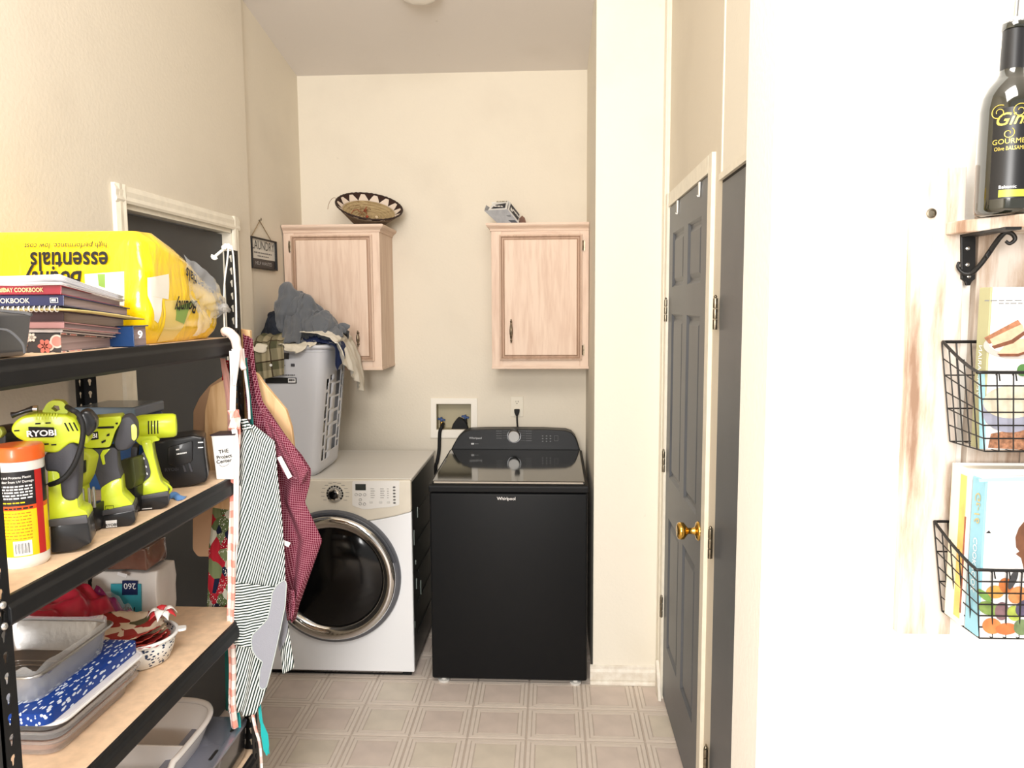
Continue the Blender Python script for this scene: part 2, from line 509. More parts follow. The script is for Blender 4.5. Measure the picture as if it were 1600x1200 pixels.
def six_panel(y0, y1, z0, z1, x, depth, cols, rows, name):
    root = None
    outer = rect(y0, z0, y1, z1)
    holes = [rect(a, c, b, d) for (a, b) in cols for (c, d) in rows]
    bm = BM(); plate(bm, outer, holes, 'x', x, x+depth)
    root = S(name, bm, m_door, origin=(x, (y0+y1)/2, z0))
    for (a, b) in cols:
        for (c, d) in rows:
            bm = BM(); L = []
            for ins, dx in ((0,0.0),(0.009,0.009),(0.018,0.011),(0.034,0.0035),(0.036,0.003)):
                L.append([bm.verts.new(p) for p in ((x+dx,a+ins,c+ins),(x+dx,b-ins,c+ins),(x+dx,b-ins,d-ins),(x+dx,a+ins,d-ins))])
            for i in range(len(L)-1):
                for k in range(4): bm.faces.new((L[i][k], L[i][(k+1)%4], L[i+1][(k+1)%4], L[i+1][k]))
            bm.faces.new(L[-1])
            obj('panel', bm, m_door, root, origin=None)
    return root
d1 = six_panel(2.343, 3.104, 0.018, 2.062, 0.474, 0.035, [(2.455, 2.690), (2.775, 3.020)], [(0.265, 0.815), (0.985, 1.640), (1.745, 1.955)], 'door_1')
for z in (1.653, 1.03, 0.406): hinge(d1, 0.470, 3.112, z)
# knob, turned brass
bm = BM(); lathe(bm, [(0.031,0.0),(0.031,-0.004),(0.027,-0.008),(0.013,-0.012),(0.010,-0.022),(0.010,-0.034),(0.017,-0.040),(0.027,-0.048),(0.0285,-0.058),(0.026,-0.066),(0.018,-0.070),(0.0,-0.068)], (0.474, 2.402, 0.949), 28, 'x')
obj('door_knob', bm, m_brass, d1, smooth=50, label='polished brass knob')
bm = BM(); box(bm, (0.4725,2.3405,0.92),(0.503,2.344,0.98)); obj('latch_plate', bm, m_brass, d1)
# over-the-door hooks
for (y, z0, z1) in ((2.90, 2.012, 2.062), (2.481, 2.016, 2.062)):
    bm = BM(); prism(bm, [(y-0.007, z0+0.006),(y-0.003,z0),(y+0.003,z0),(y+0.007,z0+0.006),(y+0.011,z1),(y-0.011,z1)], 'x', 0.468, 0.4715)
    tube(bm, [(0.469,y,z0+0.004),(0.4655,y,z0+0.001),(0.4635,y,z0+0.006)], 0.0018, 6)
    o = obj('door_hook', bm, m_white)
    tag(o, 'white metal over-door hook nearer the pier on the grey panelled door' if y > 2.7 else 'white metal over-door hook nearer the brass knob on the grey panelled door', 'hook')
# flat slab door
bm = BM(); box(bm, (0.476, 1.466, 0.012), (0.512, 2.176, 2.010)); bevel(bm, 0.002); d2 = S('door_2', bm, m_door)
for z in (1.648, 0.978, 0.300): hinge(d2, 0.470, 2.181, z)
bm = BM(); lathe(bm, [(0.031,0.0),(0.031,-0.004),(0.013,-0.010),(0.010,-0.030),(0.024,-0.040),(0.030,-0.055),(0.024,-0.066),(0.0,-0.068)], (0.474, 1.535, 0.90), 28, 'x')
obj('door_knob', bm, m_brass, d2, smooth=50, label='aged brass knob')
bm = BM(); box(bm, (0.4745,1.80,1.55),(0.4765,1.816,1.553)); obj('catch_mark', bm, m_trim, d2)
bm = BM(); box(bm, (0.476, 1.466, 2.010), (0.50, 2.176, 2.020)); obj('head_shadow_strip', bm, M('head_gap_shade', (34,32,30), 0.8), d2)  # dark strip painted in as the shade of the gap above the door

# dark door on the left wall, behind the shelving
bm = BM(); box(bm, (-1.392, 2.312, 0.01), (-1.357, 3.095, 1.975)); bevel(bm, 0.002)
d3 = S('door_3', bm, M('charcoal_door_paint', (64, 65, 66), 0.55, var=0.06, vscale=4))
def lcase(poly, axis, a, b, n):
    bm = BM(); prism(bm, poly, axis, a, b); bevel(bm, 0.002); S('trim_%d' % n, bm, m_trim)
prof = [(0,0),(0.014,0.0),(0.017,0.008),(0.014,0.02),(0.015,0.036),(0.010,0.052),(0.0,0.056)]
lcase([(-1.32+p[0], 2.309-0.003-p[1]) for p in prof], 'z', 0.0, 2.05, 11)
lcase([(-1.32+p[0], 3.098+0.003+p[1]) for p in prof], 'z', 0.0, 2.05, 12)
bm = BM(); prism(bm, [(-1.32+p[0], 1.992+0.003+p[1]) for p in prof], 'y', 2.25, 3.157)
S('trim_13', bm, m_trim)
bm = BM(); box(bm, (-1.44, 2.301, 0.0), (-1.318, 2.312, 1.995)); box(bm, (-1.44, 3.095, 0.0), (-1.318, 3.102, 1.995)); box(bm, (-1.44, 2.301, 1.98), (-1.318, 3.10, 1.995))
S('trim_14', bm, m_trim)
# flush ceiling light
t = thing('ceiling_light', 'white dome ceiling light on the sloped grey ceiling', 'lamp', (-0.552, 3.27, cz(3.27)))
bm = BM(); lathe(bm, [(0.105,0.03),(0.108,-0.012),(0.098,-0.018)], (-0.552,3.27,cz(3.27)), 32); obj('base_ring', bm, m_white, t, smooth=40)
bm = BM(); lathe(bm, [(0.10,-0.015),(0.092,-0.04),(0.07,-0.062),(0.035,-0.075),(0.0,-0.078)], (-0.552,3.27,cz(3.27)), 32); obj('glass_dome', bm, M('opal_glass', (235,232,225), 0.25, coat=0.3), t, smooth=60)

# ------------------------------------------------------------------ top-loading washer (black)
m_blk = M('matte_black_enamel', (16, 17, 19), 0.5, spec=0.25, bump=0.02, bscale=400)
m_blkgloss = M('gloss_black_panel', (8, 8, 9), 0.12, spec=0.35, coat=0.1)
m_glass_lid = M('smoked_glass_lid', (20, 20, 19), 0.08, coat=0.6, spec=0.8)
m_rubber = M('dark_rubber', (12, 12, 13), 0.7)
m_steel = M('brushed_steel', (196, 194, 190), 0.28, 1.0)
m_chrome = M('chrome', (215, 215, 215), 0.08, 1.0)
m_print = M('pale_grey_print', (196, 196, 196), 0.5)
m_printd = M('dim_grey_print', (112, 112, 112), 0.5)
m_ink = M('black_ink', (20, 20, 20), 0.6)
w = thing('washing_machine', 'matte black top-loading washing machine beside the white dryer', 'washing machine', (-0.187, 3.53, 0.0))
wx0, wx1 = -0.532, 0.157
bm = BM(); box(bm, (wx0, 3.20, 0.022), (wx1, 3.90, 0.868)); obj('cabinet_body', bm, m_blk, w, bev=0.010, bseg=3, smooth=40)
bm = BM(); prism(bm, [(3.197,0.872),(3.197,0.898),(3.204,0.905),(3.9,0.926),(3.9,0.872)], 'x', wx0-0.002, wx1+0.002); obj('top_deck', bm, m_blk, w, bev=0.004)
bm = BM(); prism(bm, [(3.214,0.9045),(3.214,0.912),(3.222,0.917),(3.845,0.9355),(3.845,0.925)], 'x', wx0+0.012, wx1-0.012); obj('lid', bm, m_glass_lid, w, bev=0.003)
bm = BM(); prism(bm, [(3.212,0.904),(3.209,0.909),(3.214,0.915),(3.222,0.915),(3.222,0.906)], 'x', wx0+0.02, wx1-0.02); obj('lid_trim', bm, m_steel, w)
# console with swept shoulders
top = [(-0.526,0.926),(-0.509,0.960),(-0.485,1.001),(-0.458,1.026),(-0.421,1.038),(-0.337,1.041),(-0.194,1.042),(-0.038,1.041),(0.074,1.036),(0.104,1.026),(0.124,1.003),(0.137,0.970),(0.149,0.926)]
poly = [(p[0], p[1]) for p in top] + [(wx1-0.004, 0.918), (wx0+0.004, 0.918)]
poly = [(wx0+0.004,0.918), top[0]] + top[1:] + [(wx1-0.004,0.918)]
bm = BM(); prism(bm, poly, 'y', 3.855, 3.945); con = obj('console', bm, M('satin_black_panel', (14,14,15), 0.4, spec=0.3), w, bev=0.006, bseg=3)
cy = 3.8535
def ctext(s, px, size, mat, p=con, **k): text('lettering', s, size, px, (1,0,0), (0,0,1), mat, p, **k)
P_ = [(-0.393,0.991),(-0.400,0.964),(-0.193,1.008),(-0.194,0.955)]
ctext('Whirlpool', (P_[0][0], cy, P_[0][1]), 0.011, m_print)
bm = BM(); prism(bm, rnd(rect(P_[1][0]-0.016,P_[1][1]-0.002,P_[1][0]-0.001,P_[1][1]+0.006),0.002),'y',3.853,3.856); obj('badge', bm, m_print, con)
dashes((P_[1][0]+0.003, cy, P_[1][1]), (1,0,0), (0,0,1), 0.02, 0.003, 5, m_printd, con)
for (sx, rows) in ((-1, ['Normal','Heavy Duty','Bulky Items','Cold Wash']), (1, ['Delicates','Colors','Quick Wash','Rinse & Spin','Drain & Spin'])):
    for i, s in enumerate(rows):
        x = P_[2][0] + sx*0.062; z = P_[2][1] + 0.024 - i*0.0125
        dashes((x if sx > 0 else x-0.03, cy, z), (1,0,0), (0,0,1), 0.03, 0.0024, 4, m_printd, con, i)
        bm = BM(); box(bm, (min(x+sx*-0.028,x-sx*0.003), 3.853, z+0.002), (max(x+sx*-0.028,x-sx*0.003), 3.856, z+0.0027)); obj('index_line', bm, m_printd, con)
for i in range(3):
    for j in range(3):
        c = [(-0.045,1.002),(0.028,1.002)]
        x = c[0][0] + i*0.02; z = c[0][1] + 0.006 - j*0.014
        bm = BM(); prism(bm, ell(x, z, 0.0045, 0.0028, 10), 'y', 3.8535, 3.856); obj('touch_key', bm, m_printd, con)
c = [(0.025,0.996)]
bm = BM(); plate(bm, rect(c[0][0]-0.010,c[0][1]-0.014,c[0][0]+0.010,c[0][1]+0.014), [rect(c[0][0]-0.009,c[0][1]-0.013,c[0][0]+0.009,c[0][1]+0.013)], 'y', 3.8535, 3.856); obj('start_key', bm, m_printd, con)
dl = (P_[2][0], 3.857, P_[2][1])
bm = BM(); lathe(bm, [(0.036,0.0),(0.036,-0.006)], dl, 32, 'y'); obj('dial_skirt', bm, m_blkgloss, con, smooth=40)
bm = BM(); lathe(bm, [(0.031,-0.004),(0.031,-0.026),(0.028,-0.030),(0.0,-0.030)], dl, 36, 'y'); obj('dial', bm, M('turned_steel', (120,118,115), 0.42, 1.0), con, smooth=40, label='brushed steel round dial')
P_ = [(-0.195,0.845)]
text('lettering', 'Whirlpool', 0.0135, (P_[0][0], 3.1985, P_[0][1]-0.006), (1,0,0), (0,0,1), M('bright_silver_print', (225,225,225), 0.3, 0.6), w, fat=0.01)
for x in (wx0+0.05, wx1-0.05):
    bm = BM(); lathe(bm, [(0.024,0.0),(0.026,0.004),(0.026,0.010),(0.012,0.012),(0.010,0.024)], (x, 3.225, 0.0), 20); obj('levelling_foot', bm, M('translucent_white_foot', (220,218,212), 0.4), w, smooth=40)

# ------------------------------------------------------------------ front-loading dryer (white)
m_wh = M('dryer_white_enamel', (236, 238, 241), 0.22, coat=0.3)
m_cream = M('aged_cream_plastic', (218, 211, 196), 0.42, var=0.05, vscale=12)
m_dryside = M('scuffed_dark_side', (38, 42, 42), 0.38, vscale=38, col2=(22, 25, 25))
dx0, dx1 = -1.306, -0.618
d = thing('tumble_dryer', 'white front-loading dryer with round chrome and black door', 'dryer', (-0.962, 3.58, 0.0))
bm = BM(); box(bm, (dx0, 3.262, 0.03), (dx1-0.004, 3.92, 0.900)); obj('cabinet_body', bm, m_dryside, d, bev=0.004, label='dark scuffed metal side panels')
bm = BM(); box(bm, (dx0, 3.255, 0.898), (dx1, 3.925, 0.917)); obj('top_panel', bm, M('pale_grey_top', (224,222,216), 0.4, var=0.04, vscale=3), d, bev=0.005, bseg=3)
zc = 0.772
arc = [(dx1, 0.03), (dx1, zc)] + [(dx1 - 0.688*t, zc - 0.055*sin(pi*t)**0.9) for t in [0.1,0.2,0.3,0.4,0.5,0.6,0.7,0.8,0.9]] + [(dx0, zc), (dx0, 0.03)]
bm = BM(); prism(bm, arc, 'y', 3.236, 3.262); obj('front_panel', bm, m_wh, d, bev=0.006, bseg=3)
arc2 = [(dx1, 0.915), (dx1, zc+0.001)] + [(dx1 - 0.688*t, zc + 0.001 - 0.055*sin(pi*t)**0.9) for t in [0.1,0.2,0.3,0.4,0.5,0.6,0.7,0.8,0.9]] + [(dx0, zc+0.001), (dx0, 0.915)]
bm = BM(); prism(bm, arc2, 'y', 3.232, 3.262); cp = obj('control_panel', bm, m_cream, d, bev=0.007, bseg=3, label='aged cream control panel')
q = [(-0.877,0.910),(-0.667,0.914),(-0.670,0.805),(-0.704,0.796),(-0.830,0.783),(-0.880,0.800)]
bm = BM(); prism(bm, rnd(q, 0.006), 'y', 3.2295, 3.24); kp = obj('key_panel', bm, M('pale_key_panel', (226,224,220), 0.35), cp)
q = [(-0.864,0.898),(-0.817,0.870)]
bm = BM(); box(bm, (q[0][0], 3.2285, q[1][1]), (q[1][0], 3.231, q[0][1])); obj('display', bm, M('dark_display', (52,56,54), 0.15), cp)
dot = M('dim_dark_print', (120,118,114), 0.6)
for col in (579, 594, 606):
    for r in range(5):
        c = [(-0.796,0.876),(-0.753,0.876),(-0.719,0.877),(-0.794,0.866)]
        x = c[{579:0,594:1,606:2}[col]][0]; dz = (c[0][1]-c[3][1])
        dashes((x-(0.004 if col==606 else 0.0), 3.2285, c[0][1]-dz*r), (1,0,0), (0,0,1), 0.008 if col==606 else 0.016+0.003*(r%2), 0.0024, 2 if col==606 else 4, dot, cp, r)
for (px, w2) in ((579,0.006),(594,0.006),(606,0.006)):
    c = [(-0.798,0.816),(-0.755,0.816),(-0.721,0.816)]
    x = c[{579:0,594:1,606:2}[px]][0]
    bm = BM(); prism(bm, rnd(rect(x-0.004,c[0][1]-0.005,x+0.01,c[0][1]+0.006),0.003), 'y', 3.2275, 3.231); obj('push_button', bm, M('button_grey', (205,204,200), 0.4), cp, bev=0.001)
for k in range(6):
    c = [(-0.691,0.885),(-0.692,0.814)]
    z = c[0][1] + (c[1][1]-c[0][1])*k/5
    bm = BM(); prism(bm, ell(c[0][0], z, 0.006, 0.0035, 12), 'y', 3.227, 3.231); obj('push_button', bm, M('button_dark', (92,92,90), 0.4), cp)
for c in [(-0.861,0.850),(-0.843,0.850),(-0.823,0.850),(-0.843,0.827),(-0.844,0.809),(-0.825,0.808)]:
    bm = BM(); plate(bm, ell(c[0], c[1], 0.0065, 0.0062, 16), [ell(c[0], c[1], 0.0055, 0.0052, 16)], 'y', 3.2275, 3.231); obj('push_button', bm, dot, cp)
c = [(-0.956,0.853)]
kc = (c[0][0], 3.232, c[0][1])
bm = BM(); lathe(bm, [(0.038,0.0),(0.038,-0.003),(0.031,-0.006)], kc, 40, 'y'); obj('dial_ring', bm, M('light_dial_ring', (188,184,176), 0.4), cp, smooth=35)
for k in range(13):
    a = radians(-35 + k*(250/12.0)); bm = BM()
    obox(bm, (kc[0]+0.034*cos(a), 3.2275, kc[2]+0.034*sin(a)), (0.007,0.004,0.009), (0,-a,0)); obj('dial_mark', bm, m_ink, cp)
    dashes((kc[0]+0.056*cos(a)-0.008, 3.2315, kc[2]+0.05*sin(a)-0.001), (1,0,0), (0,0,1), 0.016, 0.0024, 4, dot, cp, k)
bm = BM(); lathe(bm, [(0.028,-0.004),(0.027,-0.022),(0.024,-0.028),(0.019,-0.0285)], kc, 32, 'y', cap=False); obj('dial', bm, m_chrome, cp, smooth=40)
bm = BM(); lathe(bm, [(0.0195,-0.026),(0.012,-0.031),(0.0,-0.032)], kc, 32, 'y'); obj('dial_cap', bm, m_blkgloss, cp, smooth=60)
# door: outer grey surround, chrome ring, black bowl
dc = [(-0.973,0.476)]
DC = (dc[0][0], 3.236, dc[0][1])
dr = obj('door_surround', (lambda b: (lathe(b, [(0.304,0.0),(0.304,-0.014),(0.298,-0.024),(0.284,-0.030),(0.278,-0.020),(0.272,0.0)], DC, 72, 'y', cap=False), b)[1])(BM()), M('graphite_plastic', (96,98,104), 0.35), d, smooth=50)
bm = BM(); lathe(bm, [(0.284,-0.008),(0.286,-0.034),(0.276,-0.046),(0.262,-0.050),(0.240,-0.044),(0.226,-0.034),(0.222,-0.020),(0.222,-0.004)], DC, 72, 'y', cap=False); obj('chrome_ring', bm, m_chrome, d, smooth=50, label='wide chrome door ring')
bm = BM(); lathe(bm, [(0.226,-0.028),(0.205,-0.036),(0.15,-0.046),(0.08,-0.051),(0.0,-0.053)], DC, 64, 'y'); obj('door_glass', bm, m_blkgloss, d, smooth=60, label='glossy black door window')
# handle recess and hinge cover on the surround
bm = BM(); pts = []
for k in range(25):
    a = radians(15 + k*(150/24)); pts.append((DC[0]+0.293*cos(a), DC[1]-0.028, DC[2]+0.293*sin(a)))
tube(bm, pts, 0.0075, 8); obj('surround_lip', bm, M('slate_plastic', (70,73,80), 0.3), d, smooth=50)
bm = BM(); plate(bm, rect(dx0+0.02,0.0,dx1-0.02,0.034), [rect(dx0+0.06,0.005,dx1-0.06,0.026)], 'y', 3.27, 3.275); obj('toe_strip', bm, m_rubber, d)
for (x, y) in ((dx0+0.05,3.32),(dx1-0.05,3.32),(dx0+0.05,3.87),(dx1-0.05,3.87)):
    bm = BM(); lathe(bm, [(0.02,0.0),(0.022,0.006),(0.01,0.012),(0.009,0.031)], (x,y,0), 14); obj('levelling_foot', bm, m_rubber, d)
# embossed ribs and chips on the dryer side that shows
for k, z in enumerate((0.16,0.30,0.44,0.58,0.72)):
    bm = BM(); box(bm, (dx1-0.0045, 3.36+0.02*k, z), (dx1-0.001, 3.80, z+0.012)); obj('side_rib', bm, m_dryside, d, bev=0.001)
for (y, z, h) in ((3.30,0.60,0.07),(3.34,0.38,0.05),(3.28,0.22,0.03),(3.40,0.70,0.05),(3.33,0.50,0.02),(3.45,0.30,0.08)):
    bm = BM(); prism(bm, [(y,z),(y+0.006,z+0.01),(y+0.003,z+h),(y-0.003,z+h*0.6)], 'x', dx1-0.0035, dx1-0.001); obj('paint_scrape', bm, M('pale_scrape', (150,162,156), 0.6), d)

# ------------------------------------------------------------------ wall cabinets in pickled oak
m_oak = wood('pickled_oak_vertical', (222, 198, 178), (206, 177, 156), 'z', 1.1)
m_oakh = wood('pickled_oak_horizontal', (222, 198, 178), (206, 177, 156), 'x', 1.1)
m_oakd = wood('oak_groove', (182, 152, 130), (160, 132, 110), 'z', 1.1)
m_pewter = M('antique_pewter', (128, 116, 98), 0.32, 1.0, var=0.4, vscale=90)
def cabinet(x0, x1, z0, z1, dx0_, dx1_, dz0, dz1, hinge_right, hx, hz0, hz1, label, crown_left, crown_right):
    t = thing('wall_cabinet', label, 'cabinet', ((x0+x1)/2, 3.9, z0))
    F = 3.742
    bm = BM(); box(bm, (x0, F+0.018, z0+0.004), (x1, 4.048, z1-0.02)); obj('carcass', bm, m_oak, t, bev=0.001)
    # face frame: stiles and rails
    for (a, b) in ((x0, dx0_+0.012), (dx1_-0.012, x1)):
        bm = BM(); box(bm, (a, F, z0), (b, F+0.018, z1)); obj('stile', bm, m_oak, t, bev=0.0015)
    for (a, b) in ((z0, dz0+0.012), (dz1-0.012, z1)):
        bm = BM(); box(bm, (dx0_+0.012, F+0.0005, a), (dx1_-0.012, F+0.018, b)); obj('rail', bm, m_oakh, t, bev=0.001)
    # crown moulding
    for (axis, run) in (('front', None),):
        pr = [(0.0,z1-0.028),(-0.004,z1-0.028),(-0.006,z1-0.018),(-0.012,z1-0.012),(-0.020,z1-0.006),(-0.024,z1),(-0.024,z1+0.008),(0.0,z1+0.008)]
        bm = BM(); A = []; Bv = []
        for (dy, z) in pr:
            A.append(bm.verts.new((x0 + (dy if crown_left else 0), F+dy, z))); Bv.append(bm.verts.new((x1 - (dy if crown_right else 0), F+dy, z)))
        n = len(pr); bm.faces.new(A); bm.faces.new(Bv[::-1])
        for i in range(n): bm.faces.new((A[i], Bv[i], Bv[(i+1)%n], A[(i+1)%n]))
        obj('crown_moulding', bm, m_oakh, t)
        for side in ([-1] if crown_left else []) + ([1] if crown_right else []):
            bm = BM(); xs = x0 if side < 0 else x1; A = []; Bv = []
            for (dy, z) in pr:
                A.append(bm.verts.new((xs - side*dy, F+dy, z))); Bv.append(bm.verts.new((xs - side*dy, 4.048, z)))
            bm.faces.new(A); bm.faces.new(Bv[::-1])
            for i in range(n): bm.faces.new((A[i], Bv[i], Bv[(i+1)%n], A[(i+1)%n]))
            obj('crown_moulding', bm, wood('pickled_oak_depth', (222, 198, 178), (206, 177, 156), 'y', 1.1), t)
    bm = BM(); box(bm, (x0-0.002, F-0.004, z0-0.008), (x1+0.002, 4.048, z0+0.006)); obj('bottom_moulding', bm, m_oakh, t, bev=0.002)
    bm = BM(); box(bm, (x0-(0.02 if crown_left else 0), F-0.02, z1+0.0075), (x1+(0.02 if crown_right else 0), 4.048, z1+0.010)); obj('top_board', bm, m_oakh, t)
    # door slab: routed edge frame with raised centre
    bm = BM(); L = []
    for ins, y in ((0,F-0.002),(0.0,F-0.013),(0.005,F-0.018),(0.010,F-0.018),(0.014,F-0.008),(0.020,F-0.0085),(0.026,F-0.016),(0.030,F-0.017)):
        L.append([bm.verts.new(p) for p in ((dx0_+ins,y,dz0+ins),(dx1_-ins,y,dz0+ins),(dx1_-ins,y,dz1-ins),(dx0_+ins,y,dz1-ins))])
    for i in range(len(L)-1):
        for k in range(4):
            f = bm.faces.new((L[i][k], L[i][(k+1)%4], L[i+1][(k+1)%4], L[i+1][k])); f.material_index = 1 if 2 <= i <= 5 else 0
    bm.faces.new(L[-1]); bm.faces.new(L[0][::-1])
    dd = obj('door', bm, [m_oak, m_oakd], t)
    # spindle pull
    z = (hz0+hz1)/2; h = (hz1-hz0)/2; yy = F-0.040
    bm = BM()
    lathe(bm, [(0.0,-h),(0.004,-h+0.003),(0.003,-h+0.008),(0.006,-h+0.012),(0.0035,-h+0.017),(0.0045,-h+0.022),(0.0075,-0.012),(0.008,0.0),(0.0075,0.012),(0.0045,h-0.022),(0.0035,h-0.017),(0.006,h-0.012),(0.003,h-0.008),(0.004,h-0.003),(0.0,h)], (hx, yy, z), 14)
    for s in (-1, 1): tube(bm, [(hx, yy, z+s*(h-0.013)), (hx, F-0.017, z+s*(h-0.013))], 0.0035, 8)
    obj('handle', bm, m_pewter, dd, smooth=50)
    sx = dx1_ if hinge_right else dx0_
    for zz in (dz0+0.05, dz1-0.055):
        s = 1 if hinge_right else -1
        bm = BM(); prism(bm, ell(sx+s*0.010, zz, 0.0045, 0.030, 16), 'y', F-0.006, F+0.001); tube(bm, [(sx+s*0.003,F-0.010,zz-0.024),(sx+s*0.003,F-0.010,zz+0.024)], 0.004, 8)
        obj('hinge', bm, m_pewter, t, smooth=40)
cabinet(-1.330, -0.848, 1.367, 2.070, -1.290, -0.884, 1.405, 2.030, False, -0.958, 1.478, 1.560, 'pickled oak wall cabinet under the tilted woven basket', False, True)
cabinet(-0.295, 0.183, 1.372, 2.068, -0.255, 0.150, 1.408, 2.022, True, -0.197, 1.494, 1.612, 'pickled oak wall cabinet above the black washing machine', True, False)

# ------------------------------------------------------------------ washer supply box, outlet, cord, hose
m_plate = M('ivory_plastic', (226, 218, 200), 0.35)
t = thing('washer_supply_box', 'recessed cream plastic washer water box with two valves', 'supply box', (-0.53, 4.05, 0.96))
o4 = [(-0.655,1.181),(-0.400,1.181),(-0.402,0.963),(-0.659,0.962)]
i4 = [(-0.624,1.149),(-0.435,1.149),(-0.437,1.009),(-0.626,1.008)]
bm = BM(); plate(bm, [(p[0],p[1]) for p in o4], [i4], 'y', 4.040, 4.050); obj('frame', bm, M('box_frame_white', (240,234,222), 0.45), t, bev=0.002)
bm = BM(); xa, xb = i4[0][0], i4[1][0]; za, zb = i4[2][1], i4[0][1]
for lo, hi in (((xa-0.004,4.05,za),(xa,4.12,zb)),((xb,4.05,za),(xb+0.004,4.12,zb)),((xa,4.05,zb),(xb,4.12,zb+0.004)),((xa,4.05,za-0.004),(xb,4.12,za)),((xa,4.116,za),(xb,4.12,zb))): box(bm, lo, hi)
obj('recess', bm, M('box_recess_tan', (176,166,138), 0.6), t)
for (c, lab) in (([(-0.602,1.043)], 0), ([(-0.471,1.057)], 1)):
    x, z = c[0]
    bm = BM(); lathe(bm, [(0.009,-0.035),(0.011,-0.02),(0.008,-0.01),(0.008,0.008),(0.004,0.012)], (x,4.085,z), 12); v = obj('valve', bm, m_brass if lab==0 else m_rubber, t, smooth=45)
    bm = BM(); obox(bm, (x,4.075,z+0.017), (0.042,0.014,0.010), (0.2,0.25,0.1)); obox(bm, (x,4.075,z+0.017), (0.010,0.014,0.026)); obj('valve_handle', bm, M('blue_valve_handle', (52,78,128), 0.5), v, bev=0.003)
bm = BM()
pts = [(-0.549,1.001),(-0.538,1.036),(-0.520,1.061),(-0.509,1.072),(-0.488,1.065),(-0.467,1.044),(-0.454,1.005)]
prism(bm, rnd([pts[0]]+pts[1:], 0.006), 'y', 4.06, 4.10); obj('drain_boot', bm, m_rubber, t, bev=0.006)
bm = BM(); pts = [(-0.594,1.024),(-0.605,0.996),(-0.609,0.911),(-0.614,0.869),(-0.621,0.833),(-0.629,0.784)]
tube(bm, smoothpath([(pts[0][0],4.08,pts[0][1]+0.01)] + [(p[0], 4.03 - 0.004*i, p[1]) for i, p in enumerate(pts)] + [(pts[-1][0]+0.005,3.99,0.5),(pts[-1][0]+0.01,3.99,0.2)], 5), 0.0095, 10)
tag(obj('water_hose', bm, m_rubber, smooth=60), 'black rubber water hose dropping between the two machines', 'hose')
t = thing('wall_outlet', 'ivory duplex wall outlet with a black plug in it', 'outlet', (-0.186, 4.05, 1.08))
q = [(-0.220,1.191),(-0.151,1.080)]
bm = BM(); prism(bm, rnd(rect(q[0][0],q[1][1],q[1][0],q[0][1]),0.004), 'y', 4.044, 4.050); obj('cover_plate', bm, m_plate, t, bev=0.002)
xc = (q[0][0]+q[1][0])/2
for zc_ in (q[0][1]-0.032, q[1][1]+0.032):
    bm = BM(); prism(bm, rnd(rect(xc-0.017,zc_-0.014,xc+0.017,zc_+0.014),0.008), 'y', 4.0415, 4.045); s_ = obj('socket', bm, M('socket_ivory', (226,218,200), 0.4), t)
    for (dx_, w_) in ((-0.006,0.002),(0.006,0.0025)):
        bm = BM(); box(bm, (xc+dx_-w_/2,4.0405,zc_+0.0005),(xc+dx_+w_/2,4.042,zc_+0.008)); obj('slot', bm, m_ink, s_)
    bm = BM(); prism(bm, ell(xc,zc_-0.006,0.0028,0.0028,10),'y',4.0405,4.042); obj('slot', bm, m_ink, s_)
t = thing('power_cord', 'black washer power cord with plug hanging from the wall outlet', 'cord', (xc, 4.0, 1.0))
zp = q[1][1]+0.030
bm = BM(); prism(bm, [(xc-0.015,zp+0.014),(xc+0.015,zp+0.014),(xc+0.013,zp-0.004),(xc+0.006,zp-0.022),(xc-0.006,zp-0.022),(xc-0.013,zp-0.004)], 'y', 4.012, 4.0412); obj('plug', bm, m_rubber, t, bev=0.004)
bm = BM(); tube(bm, smoothpath([(xc,4.025,zp-0.016),(xc+0.001,4.022,zp-0.05),(xc+0.004,4.020,zp-0.09),(xc+0.006,4.016,1.0),(xc,4.0,0.9),(xc-0.01,3.98,0.7)],5), 0.0045, 8); obj('cable', bm, m_rubber, t, smooth=60)

# ------------------------------------------------------------------ boltless steel shelving unit
m_rack = M('black_powder_coat', (22, 23, 25), 0.5, spec=0.35, var=0.15, vscale=30)
m_mdf = M('raw_particle_board', (224, 194, 162), 0.75, var=0.12, vscale=40, bump=0.05, bscale=200)
rk = thing('shelving_unit', 'black steel shelving unit with particle board shelves against the wall', 'shelf', (-1.08, 1.55, 0.0))
FX, BX, NY, FY, RH = -0.850, -1.305, 1.068, 2.034, 1.826
FLW, TH, PIT = 0.037, 0.0022, 0.0338
def keyhole(c, z, s=1.0):
    """teardrop slot: round head, narrow tail"""
    o = []
    for k in range(9):
        a = radians(-50 + k*280/8); o.append((c + 0.0058*cos(a)*s, z + 0.0055*sin(a)))
    o += [(c - 0.0026*s, z - 0.0125), (c, z - 0.0145), (c + 0.0026*s, z - 0.0125)]
    return o
def flange(parent, axis, t0, t1, a0, a1, zfull=(0.0, RH)):
    n = int((zfull[1]-zfull[0])/PIT); c = (a0+a1)/2
    bm = BM()
    for i in range(n):
        z0 = zfull[0] + i*PIT; z1 = z0 + PIT if i < n-1 else zfull[1]
        plate(bm, rect(a0, z0, a1, z1), [keyhole(c, z0 + PIT*0.55)], axis, t0, t1)
    bmesh.ops.remove_doubles(bm, verts=bm.verts, dist=1e-5)
    return obj('flange', bm, m_rack, parent)
